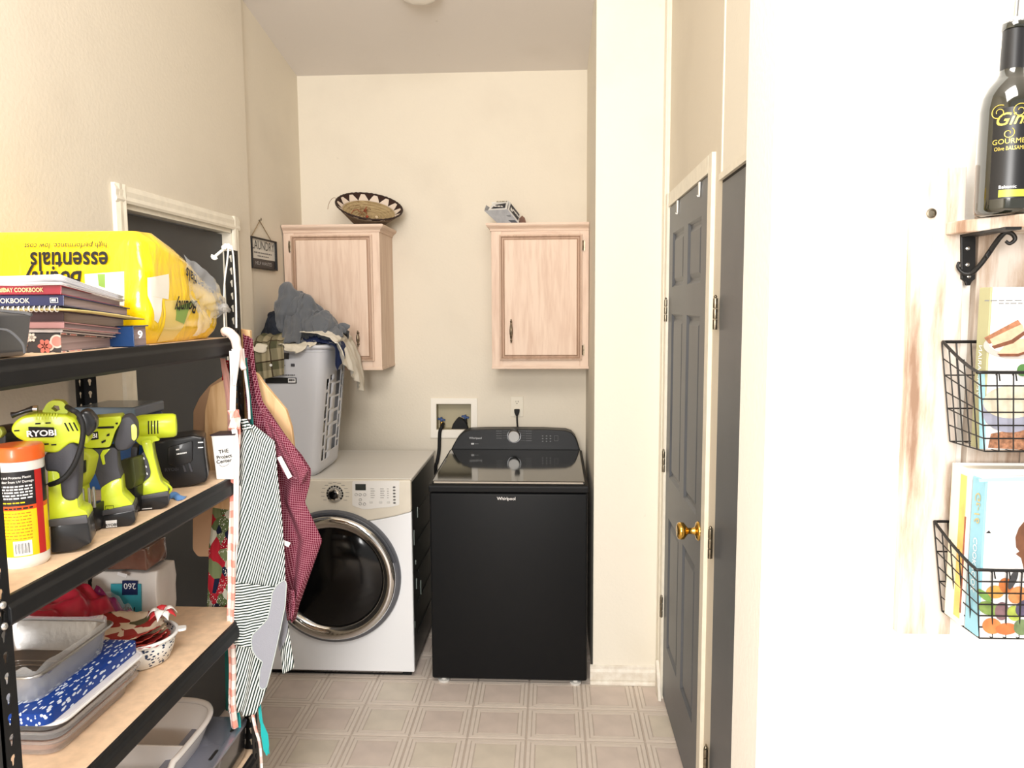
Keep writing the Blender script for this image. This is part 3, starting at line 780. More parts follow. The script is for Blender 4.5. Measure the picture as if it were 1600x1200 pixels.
for (sx, px) in ((1, FX), (-1, BX)):
    for (sy, py) in ((1, NY), (-1, FY)):
        # each upright: an L of two punched flanges
        bm = BM(); box(bm, (min(px,px-sx*TH*1.5), min(py,py+sy*TH*1.5), 0.0), (max(px,px-sx*TH*1.5), max(py,py+sy*TH*1.5), RH))
        u = obj('upright', bm, m_rack, rk)
        flange(u, 'x', min(px, px-sx*TH), max(px, px-sx*TH), min(py, py+sy*FLW), max(py, py+sy*FLW))
        flange(u, 'y', min(py, py+sy*TH), max(py, py+sy*TH), min(px, px-sx*FLW), max(px, px-sx*FLW))
        bm = BM(); box(bm, (min(px,px-sx*0.042), min(py,py+sy*0.042), 0.0), (max(px,px-sx*0.042), max(py,py+sy*0.042), 0.012)); obj('foot_cap', bm, m_rubber, u, bev=0.002)
LV = [1.592, 1.221, 0.826, 0.400]
for z in LV:
    bm = BM(); box(bm, (BX+0.006, NY+0.006, z-0.012), (FX-0.009, FY-0.006, z)); obj('shelf_board', bm, m_mdf, rk, bev=0.001)
    pr = [(0.0,z+0.0015),(0.0,z-0.010),(0.006,z-0.017),(0.006,z-0.040),(0.0,z-0.047),(-0.012,z-0.047),(-0.012,z-0.0125),(-0.0085,z-0.0125),(-0.0085,z+0.0015)]
    bm = BM(); prism(bm, [(FX+p[0]-0.0005, p[1]) for p in pr], 'y', NY+0.030, FY-0.030); obj('front_beam', bm, m_rack, rk, bev=0.0015)
    bm = BM(); prism(bm, [(BX-p[0]+0.0005, p[1]) for p in pr], 'y', NY+0.030, FY-0.030); obj('back_beam', bm, m_rack, rk, bev=0.0015)
    for (ya, s) in ((NY, 1), (FY, -1)):
        bm = BM(); box(bm, (BX+0.034, min(ya+s*0.003,ya+s*0.016), z-0.044), (FX-0.034, max(ya+s*0.003,ya+s*0.016), z-0.013)); obj('end_beam', bm, m_rack, rk, bev=0.0015)
m_riv = M('bare_rivet', (200,200,198), 0.3, 0.9)
for z in LV[1:3]:
    for dz in (-0.006, -0.040):
        bm = BM(); lathe(bm, [(0.0062,0.0),(0.0060,0.003),(0.003,0.005),(0.0,0.0052)], (FX+0.0003, NY+0.0185, z+dz), 14, 'x'); obj('rivet', bm, m_riv, rk, smooth=60)

# ------------------------------------------------------------------ top shelf: pack of paper towels
Z1 = 1.592
nb = NB('yellow_plastic_wrap', 0.22); nb.b.inputs['Specular IOR Level'].default_value = 0.6; nb.b.inputs['Coat Weight'].default_value = 0.5
ns = nb.n('ShaderNodeTexNoise'); ns.inputs['Scale'].default_value = 4; ns.inputs['Detail'].default_value = 2
tc = nb.n('ShaderNodeTexCoord'); nb.l(tc.outputs['Object'], ns.inputs['Vector'])
nb.out(nb.mix(ns.outputs['Fac'], (250, 196, 12), (255, 224, 16)))
mpg = nb.n('ShaderNodeMapping'); mpg.inputs['Scale'].default_value = (22, 22, 5); nb.l(tc.outputs['Object'], mpg.inputs[0])
n2 = nb.n('ShaderNodeTexNoise'); n2.inputs['Scale'].default_value = 1.0; n2.inputs['Detail'].default_value = 4; n2.inputs['Distortion'].default_value = 1.2
nb.l(mpg.outputs[0], n2.inputs['Vector'])
bp = nb.n('ShaderNodeBump'); bp.inputs['Strength'].default_value = 0.5; bp.inputs['Distance'].default_value = 0.012
nb.l(n2.outputs['Fac'], bp.inputs['Height']); nb.l(bp.outputs[0], nb.b.inputs['Normal'])
m_yel = nb.mt
m_clear = M('clear_cling_film', (236, 238, 240), 0.12, trans=0.55, ior=1.2, alpha=0.55, bump=0.5, bscale=30)
m_white_p = M('tissue_white', (240, 238, 232), 0.8, bump=0.2, bscale=160)
pk = thing('paper_towel_pack', 'yellow plastic wrapped pack of paper towel rolls, upside down, on the top shelf', 'paper towels', (-1.08, 1.78, Z1))
def pack_surf(u, v):
    """rounded pillow-sided block; v runs up, u round the plan"""
    x0, x1, y0, y1 = -1.30, -0.872, 1.60, 1.985
    a = 2*pi*u
    cx, cy_ = (x0+x1)/2, (y0+y1)/2; hx, hy = (x1-x0)/2, (y1-y0)/2
    e = 0.16
    sx = math.copysign(abs(cos(a))**e, cos(a)); sy = math.copysign(abs(sin(a))**e, sin(a))
    t = v
    prof = [0.90,0.97,1.0,1.0,1.0,1.0,0.995,0.97,0.86]
    k = t*8; i = min(int(k), 7); f = k-i; s = prof[i]*(1-f)+prof[i+1]*f
    x = cx + sx*hx*s; y = cy_ + sy*hy*s
    z = Z1 + 0.001 + 0.247*(t**0.92)
    # the far end of the pack sags: it is open and half used
    far = max(0.0, (y-1.72)/0.26)
    if x > -1.05: z = Z1 + 0.001 + (z-Z1-0.001)*(1.0 - 0.50*min(1.0,far)**1.15)
    w = 0.0045*noise.noise(Vector((x*9, y*9, z*16))) + 0.003*noise.noise(Vector((x*30, y*30, z*9)))
    return (x + sx*w*1.6 - (0.012*far if x > -1.0 else 0), y + sy*w*1.2, z)
bm = BM(); V = grid(bm, pack_surf, 96, 26, closeu=True)
bm.faces.new(V[-1]); bm.faces.new(V[0][::-1])
from mathutils.bvhtree import BVHTree
bm.normal_update(); wrap_bvh = BVHTree.FromBMesh(bm)
obj('plastic_wrap', bm, m_yel, pk, smooth=70)
def onto(o_, d, lift=0.0012):
    """lay a flat print or glare patch on the wrap: d is the direction the print is pressed in"""
    d = Vector(d); w0 = WO[pk.name]
    for v in o_.data.vertices:
        q_ = v.co + w0; hit = wrap_bvh.ray_cast(q_ - d*0.3, d)
        if hit[0] is not None and (hit[0]-q_).length < 0.12: v.co = hit[0] - d*lift - w0
def patch(name, q4, plane, mat, d, lift):
    bm = BM(); P4 = [Vector(_ax(plane[0], p[0], p[1], plane[1])) for p in q4]
    grid(bm, lambda u,v: (P4[0]*(1-u)+P4[1]*u)*(1-v)+(P4[3]*(1-u)+P4[2]*u)*v, 14, 14)
    o_ = obj(name, bm, mat, pk, smooth=80); onto(o_, d, lift); return o_
# printed lettering, 180 degrees turned as the pack stands on its head
q = [(-0.941,1.806),(-1.141,1.764),(-0.944,1.765)]
onto(text('lettering', 'essentials', 0.040, (q[2][0]-0.008, 1.577, q[1][1]+0.029), (-1,0,0), (0,0,-1), m_ink, pk, align='LEFT', fat=0.018, wx=0.80), (0,1,0), 0.0045)
onto(text('lettering', 'high performance. low cost.', 0.0125, (q[2][0]-0.011, 1.577, q[0][1]+0.007), (-1,0,0), (0,0,-1), m_ink, pk, align='LEFT', wx=0.93), (0,1,0), 0.0055)
q = [(-1.011,1.746)]
onto(text('lettering', 'Bounty', 0.040, (q[0][0]+0.002, 1.577, q[0][1]+0.006), (-1,0,0), (0,0,-1), m_ink, pk, align='LEFT', fat=0.02, shear=0.3, wx=0.8), (0,1,0), 0.0045)
q = [(-1.007,1.746),(-0.919,1.751),(-0.923,1.677),(-1.010,1.689),(-0.978,1.746),(-0.961,1.746),(-0.963,1.716),(-0.977,1.721),(-1.058,1.746)]
m_wp = M('wrap_white_print_and_glare', (246,244,232), 0.3, coat=0.4); m_gp = M('wrap_green_print', (140,176,84), 0.4)
patch('print_and_glare_panel', q[:4], ('y', 1.58), m_wp, (0,1,0), 0.0008); patch('printed_stripe', q[4:8], ('y', 1.58), m_gp, (0,1,0), 0.0014)
patch('print_and_glare_panel', [(1.612,1.738),(1.702,1.750),(1.696,1.692),(1.613,1.699)], ('x', -0.87), m_wp, (-1,0,0), 0.0008)  # this white panel and the next paint bright glare onto the wrap
patch('print_and_glare_panel', [(1.613,1.699),(1.668,1.694),(1.645,1.639),(1.629,1.646)], ('x', -0.87), m_wp, (-1,0,0), 0.0008)
patch('print_and_glare_panel', [(1.678,1.689),(1.842,1.693),(1.741,1.598),(1.669,1.595)], ('x', -0.87), M('wrap_pale_yellow', (240,214,120), 0.3, coat=0.4), (-1,0,0), 0.0007)
patch('printed_stripe', [(1.730,1.674),(1.808,1.687),(1.776,1.634),(1.727,1.644)], ('x', -0.87), m_gp, (-1,0,0), 0.0012)
q = [(1.837,1.677)]
onto(text('lettering', 'Bounty', 0.030, (-0.8655, q[0][0]-0.004, q[0][1]+0.012), (0,-1,0), (0,0,-1), m_ink, pk, align='LEFT', fat=0.02, shear=0.3, wx=0.9), (-1,0,0), 0.004)
onto(text('lettering', 'essentials', 0.030, (-0.8655, 1.925, 1.728), (0,-1,0.30), (0,-0.30,-1), m_ink, pk, align='LEFT', fat=0.016, wx=0.9), (-1,0,0), 0.006)
onto(text('lettering', 'high performance. low cost', 0.0115, (-0.8655, 1.910, 1.752), (0,-1,0.30), (0,-0.30,-1), m_ink, pk, align='LEFT', wx=0.9), (-1,0,0), 0.006)
# torn clear film at the open end with a roll showing
def film(u, v):
    y = 1.775 + 0.225*u + 0.012*sin(9*v); z0 = 1.605 + 0.06*u; z1 = 1.80 - 0.13*u
    z = z0 + (z1-z0)*v
    x = -0.862 + 0.014*sin(7*u+5*v) + 0.010*noise.noise(Vector((u*7, v*7, 3)))
    if u > 0.85: x -= 0.05*(u-0.85)/0.15
    return (x, y + 0.01*noise.noise(Vector((v*8,u*4,1))), z + 0.012*noise.noise(Vector((u*9, v*6, 8))))
bm = BM(); grid(bm, film, 26, 22); obj('clear_film', bm, m_clear, pk, smooth=180)

# ------------------------------------------------------------------ top shelf: stack of cookbooks, floor of the stack first
m_page = M('book_page_edge', (170, 152, 150), 0.85, vscale=3, col2=(140,122,122), stretch=(1,1,160))
m_page_w = M('bright_page_edge', (196, 186, 178), 0.85, vscale=3, col2=(160,148,142), stretch=(1,1,160))
def book(label, x1, y0, w_, d_, z, h, cover, page=None, rz=0.0, group='cookbooks stacked on the top shelf', tilt=0.0, name='cookbook', taper=1.0):
    """flat book whose spine faces the near end (-y); x1,y0 is its aisle-side near corner; tilt drops the far side"""
    t = thing(name, label, 'book', (x1 - w_/2, y0 + d_/2, z), group)
    th = 0.0022
    X = Matrix.Translation((x1, y0, z)) @ Matrix.Rotation(rz, 4, 'Z') @ Matrix.Rotation(-radians(tilt), 4, 'X')
    def put(bm):
        for v in bm.verts:
            v.co.z *= 1 - (1-taper)*v.co.y/d_
            v.co = X @ v.co
    bm = BM()
    obox(bm, (-w_/2, d_/2, h-th/2), (w_, d_, th)); obox(bm, (-w_/2, d_/2, th/2), (w_, d_, th)); obox(bm, (-w_/2, th/2, h/2), (w_, th, h))
    put(bm); obj('cover', bm, cover, t, bev=0.0006)
    bm = BM(); obox(bm, (-w_/2-0.002, d_/2, h/2), (w_-0.006, d_-0.008, h-2*th-0.0004))
    put(bm); obj('pages', bm, page or m_page, t)
    t['_c'] = (x1, y0, z, rz, h)
    return t
def spine_text(t, s, size, back, mat, dz=0.0, **k):
    x1, y0, z, rz, h = t['_c']
    o = Vector((x1, y0, z)) + Matrix.Rotation(rz, 3, 'Z') @ Vector((-back, -0.0006, h/2 - size/2 + dz))
    ux = Matrix.Rotation(rz, 3, 'Z') @ Vector((1,0,0))
    return text('lettering', s, size, o, ux, (0,0,1), mat, t, align='RIGHT', **k)
m_floral = NB('floral_print_cloth_cover', 0.6)
vo = m_floral.n('ShaderNodeTexVoronoi'); vo.inputs['Scale'].default_value = 34
tcx = m_floral.n('ShaderNodeTexCoord'); m_floral.l(tcx.outputs['Object'], vo.inputs['Vector'])
cr = m_floral.n('ShaderNodeValToRGB'); cr.color_ramp.interpolation = 'CONSTANT'
els = cr.color_ramp.elements; els[0].position = 0.0; els[0].color = (*lin((214,150,140)),1); els[1].position = 0.32; els[1].color = (*lin((226,214,204)),1)
e = els.new(0.42); e.color = (*lin((74,72,74)),1)
m_floral.l(vo.outputs['Distance'], cr.inputs[0])
hs = m_floral.n('ShaderNodeSeparateColor'); m_floral.l(vo.outputs['Color'], hs.inputs[0])
gt = m_floral.math('GREATER_THAN', hs.outputs[0], 0.5)
m_floral.out(m_floral.mix(m_floral.math('MULTIPLY', gt, m_floral.math('LESS_THAN', vo.outputs['Distance'], 0.3)), cr.outputs[0], (150,112,98)))
yb = 1.332
t = book('thick floral binder at the bottom of the cookbook stack', -0.893, yb, 0.25, 0.20, Z1, 0.036, m_floral.mt, m_page, 0.08, name='recipe_binder', taper=0.5)
x1, y0, z, rz, h = t['_c']
for (dx, dz, r, cc) in ((-0.028,0.012,0.013,(214,124,112)),(-0.072,0.014,0.014,(150,112,98)),(-0.050,0.028,0.008,(232,222,212)),(-0.100,0.022,0.011,(206,150,136))):
    for k in range(6):
        a = k*pi/3; bm = BM(); prism(bm, ell(x1+dx+0.55*r*cos(a), z+dz+0.55*r*sin(a), r*0.5, r*0.32, 10, rot=a), 'y', y0+dx*rz-0.0014, y0+dx*rz-0.0003); obj('printed_petal', bm, M('petal_%d' % cc[1], cc, 0.6), t)
t = book('grey-blue magazine file lying near the bottom of the cookbook stack', -0.895, yb+0.010, 0.24, 0.22, Z1+0.0362, 0.0075, M('white_print_band', (222,212,208), 0.6), m_page, 0.03, tilt=5)
spine_text(t, 'OOK', 0.007, 0.075, m_ink)
t = book('pink-edged softcover cookbook under the beige brick of a book', -0.889, yb+0.006, 0.22, 0.22, Z1+0.0438, 0.0125, M('dusty_pink_cover', (176,132,132), 0.5), m_page, 0.0, tilt=5, taper=0.9)
t = book('thick beige-paged cookbook in the middle of the stack', -0.905, yb+0.030, 0.17, 0.19, Z1+0.0540, 0.0215, M('dark_plum_cover', (86,66,74), 0.4), M('beige_page_edge', (186,168,158), 0.85, vscale=3, col2=(160,142,132), stretch=(1,1,160)), -0.06, tilt=5)
# spiral notebook with yellow cover
zz = Z1 + 0.0765
t = thing('spiral_notebook', 'spiral-bound notebook with pale yellow cover jutting from the cookbook stack', 'notebook', (-1.0, yb+0.1, zz), 'cookbooks stacked on the top shelf')
def nbk(u, v): return (-1.12 + 0.245*u + 0.01*v, yb + 0.004 + 0.235*v, zz + 0.002 - 0.022*v + 0.002*(1-v)*v*4*u)
bm = BM(); grid(bm, nbk, 6, 10); obj('cover', bm, M('pale_yellow_card', (228,208,140), 0.5), t, solid=0.0022, smooth=60)
bm = BM(); vv = box(bm, (-1.115, yb+0.012, zz+0.0030), (-0.895, yb+0.215, zz+0.0065))
for v in vv: v.co.z -= 0.094*(v.co.y-yb)
obj('pages', bm, m_page_w, t)
for k in range(22):
    x = -1.105 + k*0.0098; bm = BM(); tube(bm, [(x, yb+0.005+0.006*cos(a), zz+0.0035+0.0058*sin(a)) for a in [i*2*pi/9 for i in range(9)]], 0.0011, 5, closed=True); obj('binding_ring', bm, m_white, t)
t = book('navy blue hardback cookbook stacked beneath the red one', -0.884, yb+0.002, 0.23, 0.225, Z1+0.0845, 0.0205, M('navy_cover', (38,44,86), 0.35, coat=0.3), m_page, 0.02, tilt=5.5, taper=0.85)
spine_text(t, 'OFFICIAL COOKBOOK', 0.0088, 0.062, M('cream_foil', (226,216,196), 0.4), fat=0.01, wx=1.0)
bm = BM(); plate(bm, rect(-0.908, Z1+0.0905, -0.893, Z1+0.0995), [rect(-0.907, Z1+0.0915, -0.894, Z1+0.0985)], 'y', yb+0.0004, yb+0.0012); obj('printed_badge', bm, m_white, t)
dashes((-0.905, yb+0.0004, Z1+0.093), (1,0,0), (0,0,1), 0.009, 0.004, 3, m_white, t)
t = book('dark red hardback cookbook stacked above the navy one', -0.886, yb+0.0, 0.225, 0.205, Z1+0.1052, 0.0175, M('crimson_cover', (150,42,58), 0.35, coat=0.3), m_page, 0.02, tilt=6.5, taper=0.85)
spine_text(t, 'STEWARTS and the', 0.0055, 0.096, M('gold_foil', (232,214,150), 0.4), fat=0.01)
spine_text(t, 'HOLIDAY COOKBOOK', 0.0075, 0.032, M('gold_foil', (232,214,150), 0.4), fat=0.012, wx=0.85)
# loose papers on top
for k, (lab, dx, dz, col) in enumerate((('bundle of loose white recipe sheets under the top sheet of the stack', 0.0, 0.1232, (226,222,222)), ('curled white sheet of paper topmost on the cookbook stack', -0.003, 0.1290, (240,240,244)))):
    t = thing('recipe_sheet', lab, 'paper', (-1.0, yb+0.1, Z1+dz), 'cookbooks stacked on the top shelf')
    for j in range(3 if k == 0 else 4):
        def sh(u, v, j=j, k=k): return (-1.13 + 0.245*u + dx, yb - 0.004 + 0.002*j + 0.205*v, Z1 + dz + 0.0018*j + (0.004*(u*u) if k else 0.001*sin(7*u+j)) + 0.003*(1-v)**3*k - (0.030+0.004*k)*v)
        bm = BM(); grid(bm, sh, 14, 8); obj('sheet', bm, M('paper_%d' % k, col, 0.7), t, solid=0.0007, smooth=60)
# blue book with a numeral, behind the stack
t = book('dark blue book with a white 9 lying behind the cookbook stack', -0.862, 1.520, 0.20, 0.060, Z1, 0.044, M('deep_blue_cover', (24,58,104), 0.3, coat=0.4), m_page, 0.0)
q = [(-0.847,1.611)]
text('lettering', '9', 0.015, (q[0][0], 1.5188, q[0][1]), (1,0,0), (0,0,1), m_white, t, fat=0.02)
# grey translucent plastic bin end
t = thing('plastic_bin', 'smoky grey plastic bin at the near end of the top shelf', 'bin', (-0.95, 1.2, Z1))
m_smoke = M('smoky_grey_plastic', (84, 85, 88), 0.25, coat=0.3, alpha=1.0)
q = [(-0.981,1.671),(-0.915,1.672),(-0.871,1.668),(-0.860,1.664),(-0.868,1.621),(-0.874,1.594),(-0.988,1.587)]
bm = BM(); prism(bm, rnd([(p[0], max(p[1], Z1+0.0005)) for p in q], 0.008), 'y', 1.13, 1.215)
obj('body', bm, m_smoke, t, bev=0.004)
q = [(-0.896,1.595),(-0.873,1.635),(-0.841,1.639),(-0.818,1.619),(-0.815,1.603)]
bm = BM(); tube(bm, smoothpath([(p[0],1.1285,max(p[1],Z1+0.004)) for p in q],5), 0.0022, 6); obj('rib', bm, m_smoke, t, smooth=60)
q = [(-0.891,1.668),(-0.849,1.669),(-0.809,1.665),(-0.800,1.662)]
bm = BM(); tube(bm, [(p[0],1.1285,p[1]) for p in q], 0.0028, 6); obj('rim', bm, m_smoke, t, smooth=60)

# ------------------------------------------------------------------ middle shelf
Z2 = 1.221
m_lime = M('lime_tool_plastic', (196, 212, 40), 0.36, coat=0.25)
m_char = M('charcoal_soft_grip', (66, 66, 72), 0.6, bump=0.1, bscale=500)
m_batt = M('black_battery_plastic', (26, 27, 30), 0.35, coat=0.2)
m_slot = M('vent_shadow_black', (16,16,14), 0.8)
m_lw = M('logo_white', (244,244,244), 0.4)
def prof(name, pts, y0, y1, mat, parent, r=0.004, bev=0.004, zmin=None, label=None, seg=2):
    if zmin is not None: pts = [(p[0], max(p[1], zmin)) for p in pts]
    bm = BM(); prism(bm, rnd(pts, r, 3), 'y', y0, y1)
    return obj(name, bm, mat, parent, bev=bev, bseg=seg, smooth=45, label=label)
def base_z(pts): return min(p[1] for p in pts)

# --- wipes canister
cx_, cy2 = -0.936, 1.262
t = thing('wipes_canister', 'orange-lidded white canister of wipes with black and yellow label', 'canister', (cx_, cy2, Z2))
bm = BM(); lathe(bm, [(0.0,0.0),(0.034,0.0),(0.038,0.006),(0.038,0.012),(0.0375,0.17),(0.0372,0.188)], (cx_,cy2,Z2), 40); obj('body', bm, M('glossy_white_plastic', (238,236,230), 0.3, coat=0.3), t, smooth=50)
m_lab = [M('label_black', (30,28,32), 0.4), M('label_orange', (226,84,30), 0.4), M('label_yellow', (250,212,20), 0.35)]
for (a, b, i) in ((0.112,0.172,0),(0.104,0.112,1),(0.022,0.104,2)):
    bm = BM(); lathe(bm, [(0.0381,a),(0.0381,b)], (cx_,cy2,Z2), 40, cap=False); obj('label', bm, m_lab[i], t, smooth=60)
bm = BM(); lathe(bm, [(0.0372,0.188),(0.0395,0.190),(0.0395,0.210),(0.037,0.214),(0.030,0.215),(0.0,0.213)], (cx_,cy2,Z2), 40); obj('lid', bm, M('orange_lid', (236,104,38), 0.35, coat=0.2), t, smooth=40)
def wrap(r, zb, a0):
    return lambda a, b: (cx_ + r*sin(a0 + a/r), cy2 - r*cos(a0 + a/r), Z2 + zb + b)
for (zb, s, sz, mt_) in ((0.160,'Shines and Protects Plastic',0.0042,m_lw),(0.1525,'and Rubber from UV Damage',0.0042,m_lw)):
    text('lettering', s, sz, (0,0,0), (1,0,0), (0,0,1), mt_, t, warp=wrap(0.0385, zb, 0.30), fat=0.01, wx=0.92)
def arcdash(zb, a0, a1, h, n, mt_, seed):
    rg = random.Random(seed); ws = [rg.uniform(0.5,1.5) for _ in range(n)]; s = (a1-a0)/(sum(ws)*1.3); x = a0; bm = BM(); r = 0.0385
    for w_ in ws:
        for q_ in range(2):
            b0 = x + w_*s*q_/2; b1 = x + w_*s*(q_+1)/2
            bm.faces.new([bm.verts.new((cx_+r*sin(b), cy2-r*cos(b), Z2+z)) for b, z in ((b0,zb),(b1,zb),(b1,zb+h),(b0,zb+h))])
        x += w_*s*1.3
    obj('legend', bm, mt_, t)
for k in range(5): arcdash(0.145-0.0052*k, -0.55, 1.12, 0.0026, 9, m_lw, k)
arcdash(0.1165, -0.55, 0.8, 0.0022, 7, m_lab[2], 20); arcdash(0.106, -0.45, 1.1, 0.0030, 8, m_ink, 21)
for k in range(9): arcdash(0.098-0.0056*k, -0.35, 1.0, 0.0018, 9, M('label_brown_print',(190,130,20),0.5), 30+k)
def arcpatch(a0, a1, z0, z1, r, mt_, nm):
    bm = BM(); grid(bm, lambda u,v: (cx_+r*sin(a0+(a1-a0)*u), cy2-r*cos(a0+(a1-a0)*u), Z2+z0+(z1-z0)*v), 8, 1); obj(nm, bm, mt_, t, smooth=60)
arcpatch(0.18, 0.92, 0.024, 0.050, 0.0384, m_lw, 'barcode_panel')
for k in range(14):
    a = 0.26 + k*0.042; arcpatch(a, a+0.012+0.012*(k%3==0), 0.028, 0.046, 0.0387, m_ink, 'barcode_bar')
arcpatch(1.22, 1.6, 0.022, 0.172, 0.0383, M('label_red', (196,44,40), 0.4), 'label')

# --- cordless inflator
IY = 1.338
t = thing('cordless_inflator', 'lime and charcoal cordless inflator with black hose behind the wipes canister', 'power tool', (-0.91, IY, Z2))
b0 = [(-0.9303,1.2781),(-0.8691,1.2811),(-0.8653,1.2366),(-0.8815,1.2287),(-0.8985,1.2235),(-0.9314,1.2252)]
zoff = 0.0
prof('battery', b0, IY-0.030, IY+0.034, m_batt, t, 0.004, 0.005, Z2+0.0005)
prof('battery_collar', [(-0.9315,1.2758),(-0.9318,1.2878),(-0.8697,1.2909),(-0.8684,1.2761)], IY-0.034, IY+0.037, M('dark_grey_band',(70,70,74),0.5), t, 0.002, 0.003)
prof('handle_base', [(-0.9283,1.3816),(-0.9105,1.3742),(-0.9081,1.3262),(-0.8845,1.3239),(-0.8836,1.3032),(-0.8714,1.2971),(-0.8687,1.2883),(-0.8691,1.2811),(-0.9315,1.2758)], IY-0.027, IY+0.034, m_lime, t, 0.005, 0.006)
prof('grip', [(-0.9327,1.4091),(-0.8867,1.4318),(-0.8752,1.4167),(-0.8838,1.3190),(-0.8973,1.3167),(-0.9082,1.3238),(-0.9115,1.3743),(-0.9327,1.3760)], IY-0.029, IY+0.034, m_char, t, 0.008, 0.009)
bd = prof('housing', [(-0.9791,1.4613),(-0.9746,1.4702),(-0.9622,1.4810),(-0.9363,1.4842),(-0.9144,1.4818),(-0.8922,1.4794),(-0.8802,1.4740),(-0.8747,1.4619),(-0.8695,1.4449),(-0.8607,1.4348),(-0.8602,1.4252),(-0.8708,1.4211),(-0.8868,1.4294),(-0.9105,1.4098),(-0.9344,1.4139),(-0.9515,1.4292),(-0.9724,1.4423),(-0.9795,1.4544)], IY-0.032, IY+0.036, m_lime, t, 0.008, 0.010, seg=3)
bm = BM(); q = [(-0.9343,1.4841),(-0.9254,1.4999),(-0.9170,1.5053),(-0.9010,1.5034),(-0.8953,1.4960),(-0.8922,1.4794)]
h_ = [(-0.9189,1.4903),(-0.9136,1.4958),(-0.9066,1.4943),(-0.9050,1.4872),(-0.9122,1.4841)]
plate(bm, rnd(q,0.004), [h_], 'y', IY-0.012, IY+0.012); obj('carry_loop', bm, m_lime, t, bev=0.0015)
for k in range(8):
    q = [(-0.9387,1.4762),(-0.9363,1.4842)]
    x = q[0][0] + k*0.0045; bm = BM(); obox(bm, (x, IY-0.0305, q[0][1]+0.002), (0.0018, 0.004, 0.010), (0,0.15,0)); obj('fin', bm, m_lime, t)
q = [(-0.9523,1.4616),(-0.9127,1.4580),(-0.9127,1.4404),(-0.9515,1.4419)]
prof('logo_plate', q, IY-0.0345, IY-0.030, m_slot, t, 0.001, 0.0005)
text('lettering', 'RYOBI', 0.0105, ((q[0][0]+q[1][0])/2+0.0005, IY-0.0348, q[2][1]+0.0035), (1,0,-0.01), (0,0,1), m_lw, t, fat=0.028, wx=1.12)
for k in range(3):
    q = [(-0.8963,1.4651),(-0.8921,1.4495)]
    x = q[0][0]+0.007*k; bm = BM(); prism(bm, [(x,q[0][1]),(x+0.0022,q[0][1]),(x+0.008,q[1][1]),(x+0.0058,q[1][1])], 'y', IY-0.0335, IY-0.030); obj('vent', bm, m_slot, t)
for c in [(-0.9374,1.4664),(-0.9214,1.4666),(-0.9266,1.4283),(-0.9147,1.4263),(-0.9705,1.4557)]:
    bm = BM(); box(bm, (c[0]-0.004,IY-0.0330,c[1]-0.0012),(c[0]+0.004,IY-0.030,c[1]+0.0012)); obj('vent', bm, m_slot, t)
prof('hose_clip', [(-0.8816,1.4678),(-0.8702,1.4851),(-0.8577,1.4845),(-0.8460,1.4657),(-0.8469,1.4500),(-0.8605,1.4340),(-0.8772,1.4351),(-0.8828,1.4475)], IY-0.020, IY+0.020, m_batt, t, 0.006, 0.006)
hz = [(-0.8942,1.4914),(-0.8802,1.4907),(-0.8705,1.4832),(-0.8643,1.4664),(-0.8644,1.4453),(-0.8699,1.4198),(-0.8807,1.3923),(-0.8940,1.3722),(-0.9077,1.3616),(-0.9243,1.3537)]
bm = BM(); tube(bm, smoothpath([(hz[0][0],1.33,hz[0][1])]+[(p[0],1.288,p[1]) for p in hz[1:-1]]+[(hz[-1][0],1.305,hz[-1][1])],5), 0.0048, 10); obj('hose', bm, m_rubber, t, smooth=60)
bm = BM(); q = [(-0.9398,1.4914),(-0.9477,1.4918),(-0.9578,1.4889),(-0.9718,1.4839),(-0.9798,1.4820)]
tube(bm, [(p[0],1.32,p[1]) for p in q], [0.006,0.0055,0.004,0.004,0.006], 10); obj('nozzle', bm, m_batt, t, smooth=50)
bm = BM(); q = [(-0.9388,1.4913),(-0.9458,1.4917)]
tube(bm, [(p[0],1.32,p[1]) for p in q], 0.0065, 10); obj('nozzle_collar', bm, m_steel, t, smooth=50)
t.rotation_euler.z = radians(24)

# --- impact driver
DY = 1.50
t = thing('cordless_impact_driver', 'lime and charcoal cordless impact driver standing between two other lime tools', 'power tool', (-0.925, DY, Z2))
prof('battery', [(-0.9380,1.2489),(-0.8751,1.2559),(-0.8728,1.2297),(-0.8840,1.2214),(-0.8996,1.2191),(-0.9383,1.2207)], DY-0.030, DY+0.032, m_batt, t, 0.004, 0.005, Z2+0.0005)
prof('battery_collar', [(-0.9380,1.2489),(-0.9386,1.2584),(-0.8745,1.2667),(-0.8727,1.2543)], DY-0.033, DY+0.035, M('dark_grey_band',(70,70,74),0.5), t, 0.002, 0.003)
prof('handle_base', [(-0.9337,1.3061),(-0.9132,1.3189),(-0.8953,1.3240),(-0.8947,1.2903),(-0.8769,1.2669),(-0.8751,1.2559),(-0.9391,1.2490),(-0.9401,1.2733),(-0.9340,1.2794)], DY-0.028, DY+0.032, m_lime, t, 0.005, 0.006)
prof('grip', [(-0.9512,1.3883),(-0.9003,1.3872),(-0.9002,1.3445),(-0.8944,1.3199),(-0.9135,1.3136),(-0.9257,1.3040),(-0.9338,1.3047),(-0.9435,1.3402)], DY-0.026, DY+0.028, m_char, t, 0.008, 0.009)
prof('gear_housing', [(-0.8901,1.4489),(-0.8722,1.4532),(-0.8613,1.4352),(-0.8618,1.4005),(-0.8795,1.3804),(-0.9007,1.3793),(-0.9069,1.3957)], DY-0.030, DY+0.030, m_char, t, 0.008, 0.009)
prof('housing', [(-0.9591,1.4503),(-0.8875,1.4527),(-0.8894,1.4396),(-0.9008,1.4218),(-0.9119,1.3894),(-0.9419,1.3902),(-0.9578,1.3914),(-0.9612,1.4126)], DY-0.031, DY+0.031, m_lime, t, 0.006, 0.008, seg=3)
